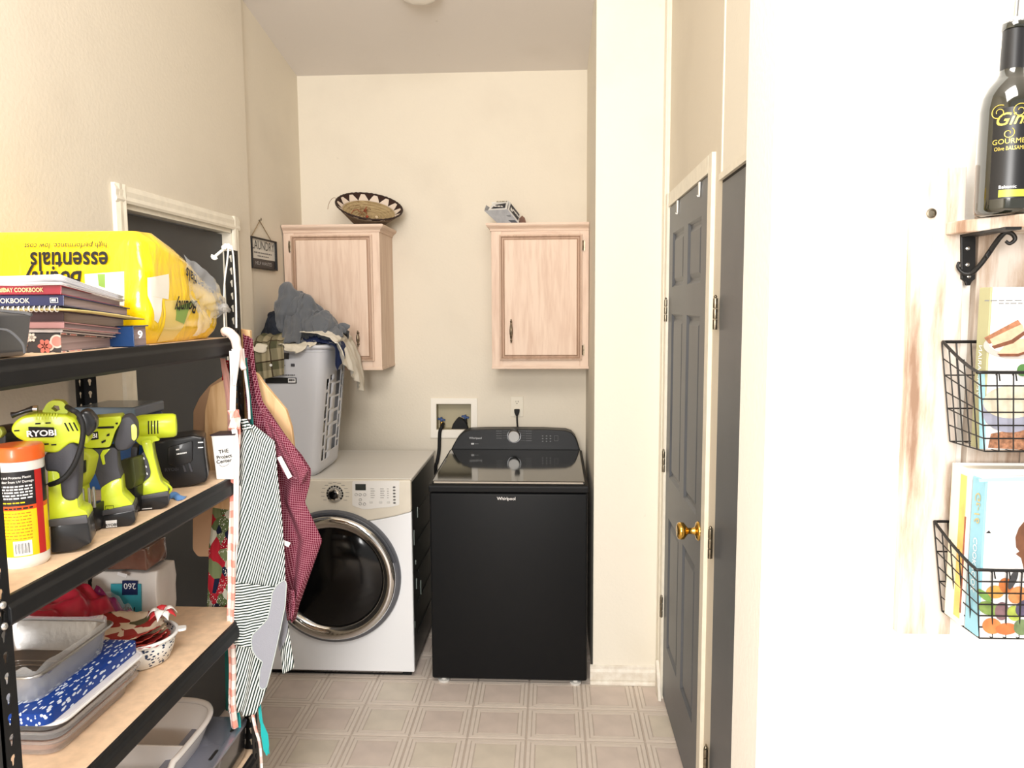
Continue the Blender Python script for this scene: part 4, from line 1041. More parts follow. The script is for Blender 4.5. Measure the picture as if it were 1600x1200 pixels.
prof('badge', [(-0.8709,1.4332),(-0.8648,1.4355),(-0.8605,1.4272),(-0.8616,1.4059),(-0.8666,1.3995),(-0.8712,1.4038)], DY-0.033, DY-0.028, M('pale_lime_badge',(218,226,110),0.3), t, 0.004, 0.001)
prof('logo_plate', [(-0.9445,1.4223),(-0.9317,1.4241),(-0.9314,1.4083),(-0.9453,1.4066)], DY-0.0325, DY-0.029, m_slot, t, 0.001, 0.0005)
q = [(-0.9380,1.4115)]
text('lettering', 'BI', 0.009, (q[0][0], DY-0.0328, q[0][1]), (1,0,0), (0,0,1), m_lw, t, fat=0.02)
for pts in ([(-0.9159,1.4166),(-0.9111,1.4189),(-0.9114,1.4137),(-0.9172,1.4127)], [(-0.9270,1.4029),(-0.9187,1.4063),(-0.9189,1.4023),(-0.9261,1.3989)], [(-0.9323,1.4334),(-0.9022,1.4329),(-0.9024,1.4289),(-0.9325,1.4295)], [(-0.8996,1.4393),(-0.8949,1.4403),(-0.8951,1.4364),(-0.8985,1.4366)]):
    prof('vent', pts, DY-0.0325, DY-0.029, m_slot, t, 0.0004, 0)
prof('trim_flash', [(-0.9257,1.3843),(-0.9117,1.3859),(-0.9240,1.3723),(-0.9226,1.3550),(-0.9273,1.3540),(-0.9308,1.3741)], DY-0.0285, DY-0.024, m_lime, t, 0.001, 0.0005)
q = [(-0.9280,1.2374),(-0.9076,1.2229)]
bm = BM(); box(bm, (q[0][0],DY-0.0312,q[1][1]),(q[1][0],DY-0.0295,q[0][1])); lp = obj('label', bm, m_lw, t)
text('lettering', 'RYOBI', 0.0055, ((q[0][0]+q[1][0])/2, DY-0.0316, q[1][1]+0.0026), (1,0,0), (0,0,1), m_ink, t, fat=0.02)
q = [(-0.9275,1.2682),(-0.9119,1.2518),(-0.9233,1.2597)]
bm = BM(); plate(bm, rect(q[0][0],q[1][1],q[1][0],q[0][1]), [rect(q[0][0]+0.0006,q[1][1]+0.0006,q[1][0]-0.0006,q[0][1]-0.0006)], 'y', DY-0.0292, DY-0.0278); obj('lock_mark', bm, m_slot, t)
bm = BM(); tube(bm, [(q[2][0]+0.002*cos(a),DY-0.029,q[2][1]+0.002*sin(a)) for a in [k*pi/4 for k in range(8)]], 0.0006, 5, closed=True); obj('lock_mark', bm, m_slot, t)
t.rotation_euler.z = radians(24)

# --- heat gun / compact blower
HY = 1.635
t = thing('cordless_heat_gun', 'lime cordless heat gun with round barrel end beside the black charger', 'power tool', (-0.925, HY, Z2))
prof('battery', [(-0.9455,1.2479),(-0.8726,1.2555),(-0.8712,1.2303),(-0.8875,1.2172),(-0.9060,1.2133),(-0.9447,1.2144)], HY-0.032, HY+0.030, m_batt, t, 0.004, 0.005, Z2+0.0005)
prof('battery_collar', [(-0.9456,1.2465),(-0.9452,1.2537),(-0.8723,1.2613),(-0.8715,1.2510)], HY-0.034, HY+0.032, M('dark_grey_band',(70,70,74),0.5), t, 0.002, 0.003)
prof('handle_base', [(-0.9224,1.3787),(-0.9005,1.3800),(-0.8972,1.3408),(-0.8901,1.3010),(-0.8858,1.2816),(-0.8721,1.2672),(-0.8725,1.2570),(-0.9454,1.2494),(-0.9443,1.2710),(-0.9232,1.2835),(-0.9084,1.2982),(-0.9066,1.3082),(-0.9150,1.3465)], HY-0.026, HY+0.036, m_lime, t, 0.005, 0.007)
prof('grip', [(-0.9421,1.3657),(-0.9294,1.3648),(-0.9336,1.3335),(-0.9171,1.3553),(-0.9093,1.3316),(-0.9053,1.3081),(-0.9071,1.2966),(-0.9366,1.2732),(-0.9479,1.2771)], HY-0.028, HY+0.030, m_char, t, 0.004, 0.005)
for c in [(-0.9173,1.3395),(-0.9137,1.3204),(-0.9126,1.3044)]:
    bm = BM(); prism(bm, ell(c[0],c[1],0.0011,0.0030,8,rot=0.2), 'y', HY-0.030, HY-0.027); obj('level_light', bm, m_lw, t)
q = [(-0.9323,1.4350),(-0.9351,1.3795),(-0.8499,1.4042),(-0.8748,1.3754)]
r = (q[0][1]-q[1][1])/2; zc_ = (q[0][1]+q[1][1])/2
bm = BM(); L0 = q[0][0]-0.005; Ln = q[2][0]-L0
lathe(bm, [(r*0.75,0.0),(r*0.9,0.006),(r,0.018),(r,Ln*0.72),(r*0.97,Ln*0.93),(r*0.86,Ln),(r*0.70,Ln+0.001),(r*0.66,Ln-0.004),(0.0,Ln-0.005)], (L0, HY, zc_-0.001), 36, 'x'); obj('barrel', bm, m_lime, t, smooth=45)
prof('neck', [(-0.9303,1.3992),(-0.8948,1.3912),(-0.8826,1.3759),(-0.8982,1.3741),(-0.9013,1.3628),(-0.9229,1.3672),(-0.9362,1.3825)], HY-0.020, HY+0.020, m_lime, t, 0.005, 0.006)
for k in range(4):
    q2 = [(-0.9053,1.4134),(-0.9066,1.3876)]
    x = q2[0][0]+0.0062*k; bm = BM()
    grid(bm, lambda u,v: (x-0.0012+0.0024*u+0.001*v, HY-(r+0.0006)*cos((v-0.5)*1.1), zc_+(r+0.0006)*sin((v-0.5)*1.1)), 1, 8); obj('vent', bm, m_slot, t, solid=0.0006)
q = [(-0.9263,1.2227),(-0.9062,1.2089)]
bm = BM(); box(bm, (q[0][0],HY-0.0335,max(q[1][1],Z2+0.004)),(q[1][0],HY-0.0315,q[0][1]+0.004)); obj('label', bm, m_lw, t)
text('lettering', 'RYOBI', 0.005, ((q[0][0]+q[1][0])/2, HY-0.0338, Z2+0.0065), (1,0,0), (0,0,1), m_ink, t, fat=0.02)
bm = BM(); q = [(-0.8847,1.2771),(-0.8721,1.2672),(-0.8672,1.2579),(-0.8729,1.2496)]
tube(bm, smoothpath([(p[0],HY,p[1]) for p in q],4), 0.003, 8); obj('belt_loop', bm, m_lime, t, smooth=60)
t.rotation_euler.z = radians(24)

# --- tools and packs tucked behind
t = thing('cordless_glue_gun', 'small lime glue gun wedged behind the inflator and the impact driver', 'power tool', (-0.96, 1.46, Z2))
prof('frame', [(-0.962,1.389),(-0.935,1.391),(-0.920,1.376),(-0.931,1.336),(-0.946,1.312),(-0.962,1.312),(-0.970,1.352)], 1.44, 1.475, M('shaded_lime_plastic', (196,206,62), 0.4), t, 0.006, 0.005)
prof('trigger', [(-0.939,1.367),(-0.928,1.372),(-0.930,1.346),(-0.941,1.341)], 1.430, 1.442, m_batt, t, 0.003, 0.002)
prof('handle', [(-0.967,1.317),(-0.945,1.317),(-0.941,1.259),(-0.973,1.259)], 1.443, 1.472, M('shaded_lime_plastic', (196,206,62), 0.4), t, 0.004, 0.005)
prof('battery', [(-0.950,1.275),(-0.917,1.280),(-0.920,1.225),(-0.954,1.216)], 1.43, 1.48, m_batt, t, 0.003, 0.004, Z2+0.0005)
for c in [(-0.930,1.292),(-0.917,1.294),(-0.908,1.296)]:
    bm = BM(); lathe(bm, [(0.003,0),(0.003,0.038),(0.002,0.042)], (c[0],1.4255,c[1]-0.018), 8); obj('contact_clip', bm, m_steel, t, smooth=50)
t = thing('spare_battery_pack', 'dark olive battery pack standing behind the impact driver', 'battery', (-0.97, 1.58, Z2))
prof('case', [(-0.948,1.340),(-0.907,1.349),(-0.904,1.301),(-0.911,1.281),(-0.949,1.275)], 1.57, 1.615, M('olive_black_plastic', (72,76,44), 0.4), t, 0.005, 0.005)
prof('terminal_block', [(-0.945,1.277),(-0.910,1.283),(-0.914,1.226),(-0.949,1.217)], 1.575, 1.610, m_batt, t, 0.003, 0.003, Z2+0.0005)
t = thing('work_light', 'black and olive cordless work light at the near end of the middle shelf', 'power tool', (-1.12, 1.42, Z2))
prof('body', [(-1.140,1.434),(-1.079,1.444),(-1.058,1.434),(-1.058,1.411),(-1.074,1.398),(-1.143,1.390)], 1.395, 1.45, m_batt, t, 0.008, 0.008)
prof('lens_cap', [(-1.077,1.444),(-1.061,1.446),(-1.055,1.434),(-1.063,1.423),(-1.078,1.423)], 1.385, 1.398, M('olive_lens',(150,158,60),0.4), t, 0.005, 0.002)
prof('handle', [(-1.122,1.398),(-1.085,1.398),(-1.094,1.282),(-1.131,1.281)], 1.40, 1.445, m_char, t, 0.006, 0.008)
prof('battery', [(-1.144,1.286),(-1.083,1.290),(-1.085,1.216),(-1.150,1.213)], 1.385, 1.46, m_batt, t, 0.005, 0.006, Z2+0.0005)
t = thing('blue_tool_case', 'clear-lidded blue plastic case behind the impact driver', 'case', (-1.19, 1.80, Z2))
q = [(-1.176,1.433),(-1.026,1.430),(-1.027,1.404),(-1.178,1.400)]
bm = BM(); box(bm, (q[0][0], 1.79, Z2+0.0005), (q[1][0], 1.93, q[2][1])); obj('body', bm, M('translucent_blue', (38,74,120), 0.3), t, bev=0.006)
bm = BM(); box(bm, (q[0][0]-0.003, 1.787, q[2][1]), (q[1][0]+0.003, 1.935, q[1][1])); obj('lid', bm, M('pale_blue_lid', (120,140,158), 0.25, coat=0.3), t, bev=0.005)

# --- charger
CY = 1.80
t = thing('battery_charger', 'black battery charger with small white legends beside the heat gun', 'charger', (-1.0, CY+0.07, Z2))
q = [(-1.0173,1.3387),(-0.9938,1.3468),(-0.9233,1.3538),(-0.8968,1.3473),(-0.8946,1.2948),(-0.8906,1.2467),(-0.8958,1.2307),(-0.9443,1.2166),(-0.9563,1.2111),(-0.9974,1.2114),(-1.0164,1.2389)]
prof('body', q, CY, CY+0.10, m_batt, t, 0.006, 0.007, Z2+0.0005, seg=3)
prof('cradle', [(-0.9795,1.3280),(-0.9233,1.3405),(-0.9256,1.2887),(-0.9616,1.2752),(-0.9814,1.2863)], CY-0.008, CY+0.004, m_batt, t, 0.005, 0.003)
for k, w_ in ((0,0.008),(1,0.024)):
    c = ([(-0.9617,1.3190),(-0.9607,1.3076)])[k]
    dashes((c[0], CY-0.0084, c[1]), (1,0,0.12), (0,0,1), w_, 0.0035, 3+3*k, m_lw, t, k)
c = [(-0.9744,1.2664),(-0.9049,1.3331),(-0.9054,1.3201),(-0.9461,1.2740),(-0.9313,1.2729)]
text('lettering', 'RYOBI', 0.008, (c[0][0], CY-0.0006, c[0][1]), (1,0,0), (0,0,1), m_char, t, fat=0.02)
for k in (1, 2):
    bm = BM(); box(bm, (c[k][0]-0.006,CY-0.0008,c[k][1]),(c[k][0]+0.006,CY+0.001,c[k][1]+0.0025)); obj('legend', bm, m_lw, t)
for k in (3, 4):
    bm = BM(); obox(bm, (c[k][0], CY-0.001, c[k][1]), (0.005,0.004,0.026), (0,-0.25,0)); obj('rib', bm, m_char, t, bev=0.001)
t.rotation_euler.z = radians(22)
# --- small white box
BYY = 1.93
t = thing('project_box', 'small white carton with black lettering at the far end of the middle shelf', 'box', (-0.875, BYY, Z2))
q = [(-0.892,1.338),(-0.832,1.340),(-0.837,1.229),(-0.883,1.224)]
q = [(q[0][0],q[0][1]),(q[1][0],q[1][1]),(q[2][0],Z2+0.001),(q[3][0],Z2+0.001)]
bm = BM(); prism(bm, q, 'y', 1.916, 1.975); cb = obj('carton', bm, M('white_card', (238,236,232), 0.5), t, bev=0.001)
bm = BM(); prism(bm, [(q[0][0]-0.001,q[0][1]),(q[1][0]+0.001,q[1][1]),(q[1][0]+0.001,q[1][1]+0.003),(q[0][0]-0.004,q[0][1]+0.003)], 'y', 1.914, 1.977); obj('lid_edge', bm, M('plum_black_card',(52,40,48),0.5), t)
c = [(-0.861,1.294),(-0.860,1.280),(-0.861,1.268),(-0.861,1.260)]
for k, (s, sz) in enumerate((('THE',0.0095),('Project',0.0092),('Center',0.0092))):
    text('lettering', s, sz, (c[k][0]+0.001, 1.9152, c[k][1]-0.001), (1,0,0.16), (-0.10,0,1), m_ink, t, fat=0.02, wx=1.1)
bm = BM(); tube(bm, smoothpath([(c[3][0]-0.012,1.9152,c[3][1]+0.001),(c[3][0]-0.006,1.9152,c[3][1]-0.0035),(c[3][0]+0.006,1.9152,c[3][1]-0.001),(c[3][0]+0.014,1.9152,c[3][1]+0.005)],5), 0.0005, 5); obj('swoosh', bm, m_ink, t)
# --- blue cloth scrap
t = (lambda b: (grid(b, lambda u,v: (-0.925+0.055*u, 1.735-0.030*v+0.01*sin(5*u), Z2+0.0015+0.010*sin(pi*u)*sin(pi*v)+0.002*sin(14*u+6*v)), 18, 10), b)[1])(BM())
o = obj('blue_glove', t, M('sky_blue_rubber', (96,140,196), 0.5), smooth=60, solid=0.0015); tag(o, 'crumpled light blue rubber glove tip on the middle shelf edge', 'glove')

# ------------------------------------------------------------------ lower shelf: baking things
Z3 = 0.826
m_foil = M('aluminium_foil', (176, 175, 174), 0.3, 1.0, bump=0.12, bscale=70)
m_clearp = M('clear_pet_plastic', (240, 242, 244), 0.08, trans=0.85, ior=1.25, alpha=0.45, bump=0.15, bscale=40)
def rrect_loop(x0, x1, y0, y1, r, z, n=5):
    return [(p[0], p[1], z) for p in rnd(rect(x0, y0, x1, y1), r, n)]
def skin(bm, loops, mi=0, capb=True, capt=False):
    R = [[bm.verts.new(p) for p in l] for l in loops]; n = len(R[0])
    for i in range(len(R)-1):
        for k in range(n): bm.faces.new((R[i][k], R[i][(k+1)%n], R[i+1][(k+1)%n], R[i+1][k])).material_index = mi
    if capb: bm.faces.new(R[0][::-1])
    if capt: bm.faces.new(R[-1])
    return R
def tray(name, x0, x1, y0, y1, z, h, flare, r, mat, parent, lip=0.006, th=0.0012, label=None):
    """open tray with flared walls and rolled lip"""
    bm = BM(); L = []
    for t_, o_ in ((0.0,0.0),(0.02,0.003),(0.35,flare*0.35),(0.7,flare*0.7),(1.0,flare),(1.0,flare+lip),(0.96,flare+lip+0.002)):
        L.append(rrect_loop(x0-o_+flare, x1+o_-flare, y0-o_+flare, y1+o_-flare, r, z + h*t_ + th))
    skin(bm, L)
    return obj(name, bm, mat, parent, smooth=40, solid=th, offset=0)
# clear container (two nested clamshells with foil-coloured contents)
t = thing('clear_food_container', 'clear plastic lidded food container at the bottom of the pile on the lower shelf', 'container', (-1.06, 1.44, Z3))
tray('tub', -1.215, -0.925, 1.295, 1.575, Z3+0.001, 0.034, 0.016, 0.035, m_clearp, t)
tray('inner_tray', -1.200, -0.940, 1.310, 1.560, Z3+0.003, 0.026, 0.014, 0.03, M('copper_pink_foil', (206,170,154), 0.35, 0.6, bump=0.3, bscale=60), t)
tray('lid', -1.218, -0.922, 1.292, 1.578, Z3+0.040, 0.016, 0.004, 0.035, m_clearp, t, lip=0.007)
bm = BM(); L = [rrect_loop(-1.212,-0.930,1.298,1.570,0.035,Z3+0.057), rrect_loop(-1.200,-0.940,1.31,1.56,0.03,Z3+0.062), rrect_loop(-1.18,-0.96,1.33,1.54,0.03,Z3+0.0625)]
skin(bm, L, capb=False, capt=True); obj('lid_top', bm, m_clearp, t, smooth=40, solid=0.001)
t = thing('serving_tray', 'white-rimmed milky plastic tray lying over the clear food container', 'tray', (-1.06, 1.46, Z3+0.064))
bm = BM(); L = [rrect_loop(-1.215,-0.920,1.30,1.60,0.03,Z3+0.0655), rrect_loop(-1.212,-0.923,1.303,1.597,0.03,Z3+0.072), rrect_loop(-1.20,-0.935,1.315,1.585,0.03,Z3+0.073)]
skin(bm, L, capb=True, capt=True); obj('sheet', bm, M('milky_plastic', (226,224,226), 0.25, coat=0.3), t, smooth=40)
bm = BM(); tube(bm, rrect_loop(-1.215,-0.920,1.30,1.60,0.03,Z3+0.0685), 0.0035, 8, closed=True); obj('rim', bm, M('white_lid_rim',(236,236,236),0.3), t, smooth=60)
# blue and white sprigged tin
nbm = NB('blue_leaf_print', 0.35)
vo = nbm.n('ShaderNodeTexVoronoi', feature='F1'); vo.inputs['Scale'].default_value = 95
tc_ = nbm.n('ShaderNodeTexCoord'); mp_ = nbm.n('ShaderNodeMapping'); mp_.inputs['Scale'].default_value = (1.5, 0.55, 1.2); mp_.inputs['Rotation'].default_value = (0,0,0.7)
nbm.l(tc_.outputs['Object'], mp_.inputs[0]); nbm.l(mp_.outputs[0], vo.inputs['Vector'])
nbm.out(nbm.mix(nbm.math('LESS_THAN', vo.outputs['Distance'], 0.33), (26, 62, 140), (214, 224, 236)))
t = thing('patterned_gift_tin', 'royal blue box lid with white leaf print beneath the foil pan', 'box', (-1.07, 1.44, Z3+0.073))
bm = BM(); L = [rrect_loop(-1.205,-0.935,1.285,1.60,0.02,Z3+0.0735), rrect_loop(-1.205,-0.935,1.285,1.60,0.02,Z3+0.097), rrect_loop(-1.200,-0.94,1.29,1.595,0.02,Z3+0.099)]
skin(bm, L, capb=True, capt=True); obj('lid', bm, nbm.mt, t, smooth=40)
# deep foil loaf pan in a clear bag
t = thing('foil_roasting_pan', 'deep aluminium foil pan in a clear bag on top of the pile', 'pan', (-1.08, 1.43, Z3+0.100))
bm = BM(); PZ = Z3 + 0.1005; L = []
for (h, o_) in ((0.0,0.0),(0.004,0.002),(0.02,0.007),(0.04,0.013),(0.058,0.019),(0.060,0.027),(0.057,0.029)):
    L.append(rrect_loop(-1.185-o_, -0.985+o_, 1.325-o_, 1.535+o_, 0.035, PZ + h, 6))
n0 = len(L[0])
R_ = skin(bm, L)
for ri in (2, 3):
    for k, v in enumerate(R_[ri]): v.co.x += 0.0015*(1 if k % 2 else -1); v.co.y += 0.0015*(1 if k % 2 else -1)
obj('pan', bm, m_foil, t, smooth=35, solid=0.0008)
bm = BM()
for k in range(3):
    tube(bm, rrect_loop(-1.14+0.02*k, -1.03-0.02*k, 1.38+0.02*k, 1.48-0.02*k, 0.02, PZ+0.003), 0.0014, 6, closed=True)
obj('embossed_ring', bm, m_foil, t, smooth=60)
def bag(u, v):
    a = 2*pi*u; e = 0.25
    sx = math.copysign(abs(cos(a))**e, cos(a)); sy = math.copysign(abs(sin(a))**e, sin(a))
    r = 1.0 + 0.10*v + 0.02*noise.noise(Vector((sx*3+u*9, v*5, 1)))
    z = PZ + 0.001 + 0.070*v + 0.012*v*noise.noise(Vector((u*14, 1, v*3)))
    return (-1.085 + 0.110*sx*r, 1.43 + 0.118*sy*r, z)
bm = BM(); grid(bm, bag, 80, 12, closeu=True); obj('clear_bag', bm, m_clear, t, smooth=180)
# blue-and-white paper baking bowls with a twist handle ear
nbw = NB('indigo_sprig_print', 0.5)
vo = nbw.n('ShaderNodeTexVoronoi'); vo.inputs['Scale'].default_value = 150
tc_ = nbw.n('ShaderNodeTexCoord'); mp_ = nbw.n('ShaderNodeMapping'); mp_.inputs['Scale'].default_value = (0.6,0.6,1.0)
nbw.l(tc_.outputs['Object'], mp_.inputs[0]); nbw.l(mp_.outputs[0], vo.inputs['Vector'])
nbw.out(nbw.mix(nbw.math('LESS_THAN', vo.outputs['Distance'], 0.36), (236, 234, 228), (44, 62, 92)))
t = thing('baking_dish', 'small white round dish with dark blue sprig print on the lower shelf', 'dish', (-1.0, 1.70, Z3))
c_ = (-0.995, 1.70, Z3+0.0005)
bm = BM(); lathe(bm, [(0.0,0.0),(0.060,0.0),(0.068,0.004),(0.078,0.030),(0.085,0.062)], c_, 44, cap=False); obj('body', bm, nbw.mt, t, smooth=60, solid=0.002)
bm = BM(); tube(bm, [(c_[0]+0.087*cos(a), c_[1]+0.087*sin(a), c_[2]+0.063) for a in [k*2*pi/44 for k in range(44)]], 0.0045, 8, closed=True); obj('rim', bm, m_white, t, smooth=60)
for a in (radians(25), radians(205)):
    bm = BM(); prism(bm, rnd([(c_[0]+0.086*cos(a-0.16), c_[1]+0.086*sin(a-0.16)),(c_[0]+0.108*cos(a-0.10), c_[1]+0.108*sin(a-0.10)),(c_[0]+0.108*cos(a+0.10), c_[1]+0.108*sin(a+0.10)),(c_[0]+0.086*cos(a+0.16), c_[1]+0.086*sin(a+0.16))],0.006), 'z', c_[2]+0.060, c_[2]+0.066); obj('ear_handle', bm, m_white, t, bev=0.001)
# holiday tins / printed liners with a red and white bow inside the dish
t = thing('holiday_napkins', 'red and cream holiday print paper liners heaped in the sprigged dish', 'napkins', (-1.0, 1.68, Z3+0.05))
mh = NB('holiday_print', 0.5)
vo = mh.n('ShaderNodeTexVoronoi'); vo.inputs['Scale'].default_value = 30
tc_ = mh.n('ShaderNodeTexCoord'); mh.l(tc_.outputs['Object'], vo.inputs['Vector'])
cr = mh.n('ShaderNodeValToRGB'); cr.color_ramp.interpolation = 'CONSTANT'
el_ = cr.color_ramp.elements; el_[0].color = (*lin((156,52,48)),1); el_[1].position = 0.42; el_[1].color = (*lin((226,210,186)),1)
for p_, c0 in ((0.66,(206,190,160)),(0.78,(92,92,66)),(0.88,(176,70,58))):
    e_ = el_.new(p_); e_.color = (*lin(c0),1)
hs = mh.n('ShaderNodeSeparateColor'); mh.l(vo.outputs['Color'], hs.inputs[0]); mh.l(hs.outputs[0], cr.inputs[0]); mh.out(cr.outputs[0])
for k in range(4):
    r0 = 0.082+0.006*k; zz_ = c_[2]+0.060+0.010*k
    def cup(u, v, r0=r0, zz_=zz_, k=k):
        a = 2*pi*u; r = r0*(0.55+0.45*v) + 0.003*v*sin(26*a/1.0)
        return (c_[0]-0.035*k/3 + r*cos(a), c_[1]-0.02+0.9*r*sin(a), zz_ - 0.012 + 0.016*v*v + 0.003*sin(5*a+k))
    bm = BM(); V_ = grid(bm, cup, 78, 5, closeu=True); bm.faces.new(V_[0][::-1]); obj('paper_liner', bm, mh.mt, t, smooth=60, solid=0.0006)
for k in range(9):
    a = k*2*pi/9; cx0, cy0, cz0 = c_[0]+0.052, c_[1]+0.02, c_[2]+0.104
    def petal(u, v, a=a, k=k):
        l = 0.034*u; w_ = 0.011*sin(pi*min(1,u*1.02))*(v-0.5)*2
        return (cx0 + l*cos(a) - w_*sin(a), cy0 + l*sin(a) + w_*cos(a), cz0 + 0.016*sin(pi*u)*(1+0.3*(k%2)) - 0.006*abs(v-0.5))
    bm = BM(); grid(bm, petal, 10, 4); obj('bow_loop', bm, M('white_ribbon',(238,236,232),0.4) if k % 3 else M('red_ribbon',(196,46,54),0.35), t, smooth=60, solid=0.0006)
# napkin pack "260"
t = thing('napkin_pack', 'clear-wrapped pack of white napkins with teal label at the far end of the lower shelf', 'napkins', (-1.15, 1.9, Z3))
bm = BM(); box(bm, (-1.245, 1.915, Z3+0.001), (-1.062, 2.02, Z3+0.140)); bmesh.ops.subdivide_edges(bm, edges=bm.edges[:], cuts=5, use_grid_fill=True)
for v in bm.verts: v.co += Vector((1,0.6,1))*0.005*noise.noise(v.co*26); v.co.z = max(v.co.z, Z3+0.001)
obj('napkins', bm, M('napkin_white',(232,228,222),0.5,coat=0.5,bump=0.3,bscale=40), t, bev=0.004, smooth=60)
q = [(-1.151,0.945),(-1.109,0.945),(-1.111,0.906),(-1.154,0.905),(-1.184,0.935),(-1.101,0.936),(-1.105,0.826),(-1.191,0.824)]
bm = BM(); prism(bm, q[4:], 'y', 1.9085, 1.911); obj('label', bm, M('teal_print', (64,164,180), 0.4), t)
bm = BM(); prism(bm, q[:4], 'y', 1.9070, 1.909); obj('label', bm, M('navy_print', (26,40,84), 0.4), t)
text('lettering', '260', 0.016, ((q[0][0]+q[1][0])/2, 1.9063, q[0][1]-0.007), (-1,0,0), (0,0,-1), m_lw, t, fat=0.01)
q = [(-1.131,0.865)]
text('lettering', 'Napkins', 0.024, (q[0][0]+0.012, 1.9078, q[0][1]+0.006), (-1,0,0), (0,0,-1), m_ink, t, shear=0.3, fat=0.02, align='LEFT', wx=0.6)
# brown paper-wrapped pack over it
t = thing('brown_sugar_bag', 'brown plastic-wrapped loaf-shaped pack lying on the napkin pack', 'bag', (-1.17, 1.93, Z3+0.143))
bm = BM(); box(bm, (-1.265, 1.90, Z3+0.146), (-1.082, 2.02, Z3+0.208)); bmesh.ops.subdivide_edges(bm, edges=bm.edges[:], cuts=6, use_grid_fill=True)
for v in bm.verts:
    v.co += Vector((1,1,1))*0.009*noise.noise(v.co*17); v.co.z = max(v.co.z, Z3+0.1445)
obj('wrapper', bm, M('brown_glossy_wrap',(122,88,74),0.25,var=0.3,vscale=18,coat=0.6,bump=0.4,bscale=40), t, bev=0.003, smooth=60)
q = [(-1.151,0.975),(-1.125,0.969),(-1.130,0.960),(-1.154,0.967)]
bm = BM(); prism(bm, q, 'y', 1.890, 1.892); obj('label', bm, m_lw, t)
# red and magenta bags in the shade behind the pan
t = thing('red_gift_bag', 'crumpled red and magenta plastic bag behind the foil pan', 'bag', (-1.18, 1.70, Z3))
def rb(u, v):
    x = -1.29 + 0.17*u; y = 1.66 + 0.16*v
    return (x, y, Z3 + 0.05 + 0.10*sin(pi*min(1,0.15+u*0.8))*(0.6+0.4*v) + 0.035*noise.noise(Vector((u*5,v*5,2))))
bm = BM(); grid(bm, rb, 26, 22); obj('bag', bm, M('red_film',(176,36,58),0.3,coat=0.4), t, smooth=80, solid=0.001)
def rb2(u, v): return (-1.20 + 0.12*u, 1.80 + 0.07*v, Z3 + 0.02 + 0.10*(1-u)*v**0.5 + 0.02*noise.noise(Vector((u*6,v*6,9))))
bm = BM(); grid(bm, rb2, 18, 12); obj('magenta_fold', bm, M('magenta_film',(160,44,120),0.3,coat=0.4), t, smooth=80, solid=0.001)
bm = BM(); grid(bm, lambda u,v: (-1.19+0.13*u, 1.815+0.05*v+0.01*sin(6*u), Z3+0.001+0.11*v*(1-0.6*u)+0.012*noise.noise(Vector((u*7,v*7,4)))), 16, 10)
obj('clear_fold', bm, m_clear, t, smooth=180)

# ------------------------------------------------------------------ bottom shelf: big white bin and black roaster
Z4 = 0.400
t = thing('white_serving_bowl', 'large glossy white oval tub with a divider on the bottom shelf', 'tub', (-1.10, 1.78, Z4))
def tubw(u, v, wall=0.0):
    a = 2*pi*u; e = 0.55
    sx = math.copysign(abs(cos(a))**e, cos(a)); sy = math.copysign(abs(sin(a))**e, sin(a))
    f = 0.62 + 0.38*v**0.6 - wall
    return (-1.085 + 0.165*sx*f, 1.78 + 0.205*sy*f, Z4 + 0.045 + 0.125*v - 0.02*(sy < -0.5)*v)
m_gw = M('glossy_white_melamine', (232,228,224), 0.15, coat=0.6)
bm = BM(); V_ = grid(bm, lambda u,v: tubw(u,v), 60, 12, closeu=True); bm.faces.new(V_[0][::-1]); obj('tub_wall', bm, m_gw, t, smooth=60, solid=0.006)
bm = BM(); tube(bm, [tubw(k/60,1.0) for k in range(60)], 0.008, 8, closed=True); obj('rim', bm, m_gw, t, smooth=60)
bm = BM(); box(bm, (-1.228, 1.80, Z4+0.055), (-0.942, 1.806, Z4+0.145)); obj('divider', bm, m_gw, t, bev=0.002)
t = thing('red_brown_crock', 'reddish brown glazed crock under the white oval tub', 'crock', (-1.085, 1.78, Z4))
bm = BM(); lathe(bm, [(0.0,0.0),(0.085,0.0),(0.098,0.006),(0.104,0.020),(0.100,0.040),(0.0,0.042)], (-1.085,1.78,Z4), 40)
for v in bm.verts: v.co.x = -1.085 + (v.co.x+1.085)*1.15
obj('crock', bm, M('oxblood_glaze',(110,44,34),0.15,coat=0.8), t, smooth=50)
t = thing('black_roaster_lid', 'black roaster with silver-blue handled lid at the end of the bottom shelf', 'roaster', (-0.93, 1.92, Z4))
bm = BM(); L = [rrect_loop(-0.985,-0.872,1.60,2.00,0.03,Z4+0.001), rrect_loop(-0.995,-0.866,1.59,2.005,0.03,Z4+0.02), rrect_loop(-1.0,-0.864,1.585,2.01,0.03,Z4+0.098)]
skin(bm, L, capb=True, capt=True); obj('pan_body', bm, M('black_enamelware',(24,24,26),0.2,coat=0.6), t, smooth=40)
bm = BM(); L = [rrect_loop(-1.0,-0.862,1.583,2.012,0.03,Z4+0.099), rrect_loop(-1.0,-0.862,1.583,2.012,0.03,Z4+0.106), rrect_loop(-0.985,-0.876,1.60,1.995,0.02,Z4+0.109)]
skin(bm, L, capb=True, capt=True); obj('lid', bm, M('blue_grey_metal',(150,154,170),0.25,0.7), t, smooth=40)
for (ya, yb_) in ((1.93,1.975),(1.80,1.845)):
    bm = BM(); prism(bm, rnd(rect(-0.886,ya,-0.878,yb_),0.003), 'z', Z4+0.1065, Z4+0.1105); obj('slot', bm, m_ink, t)
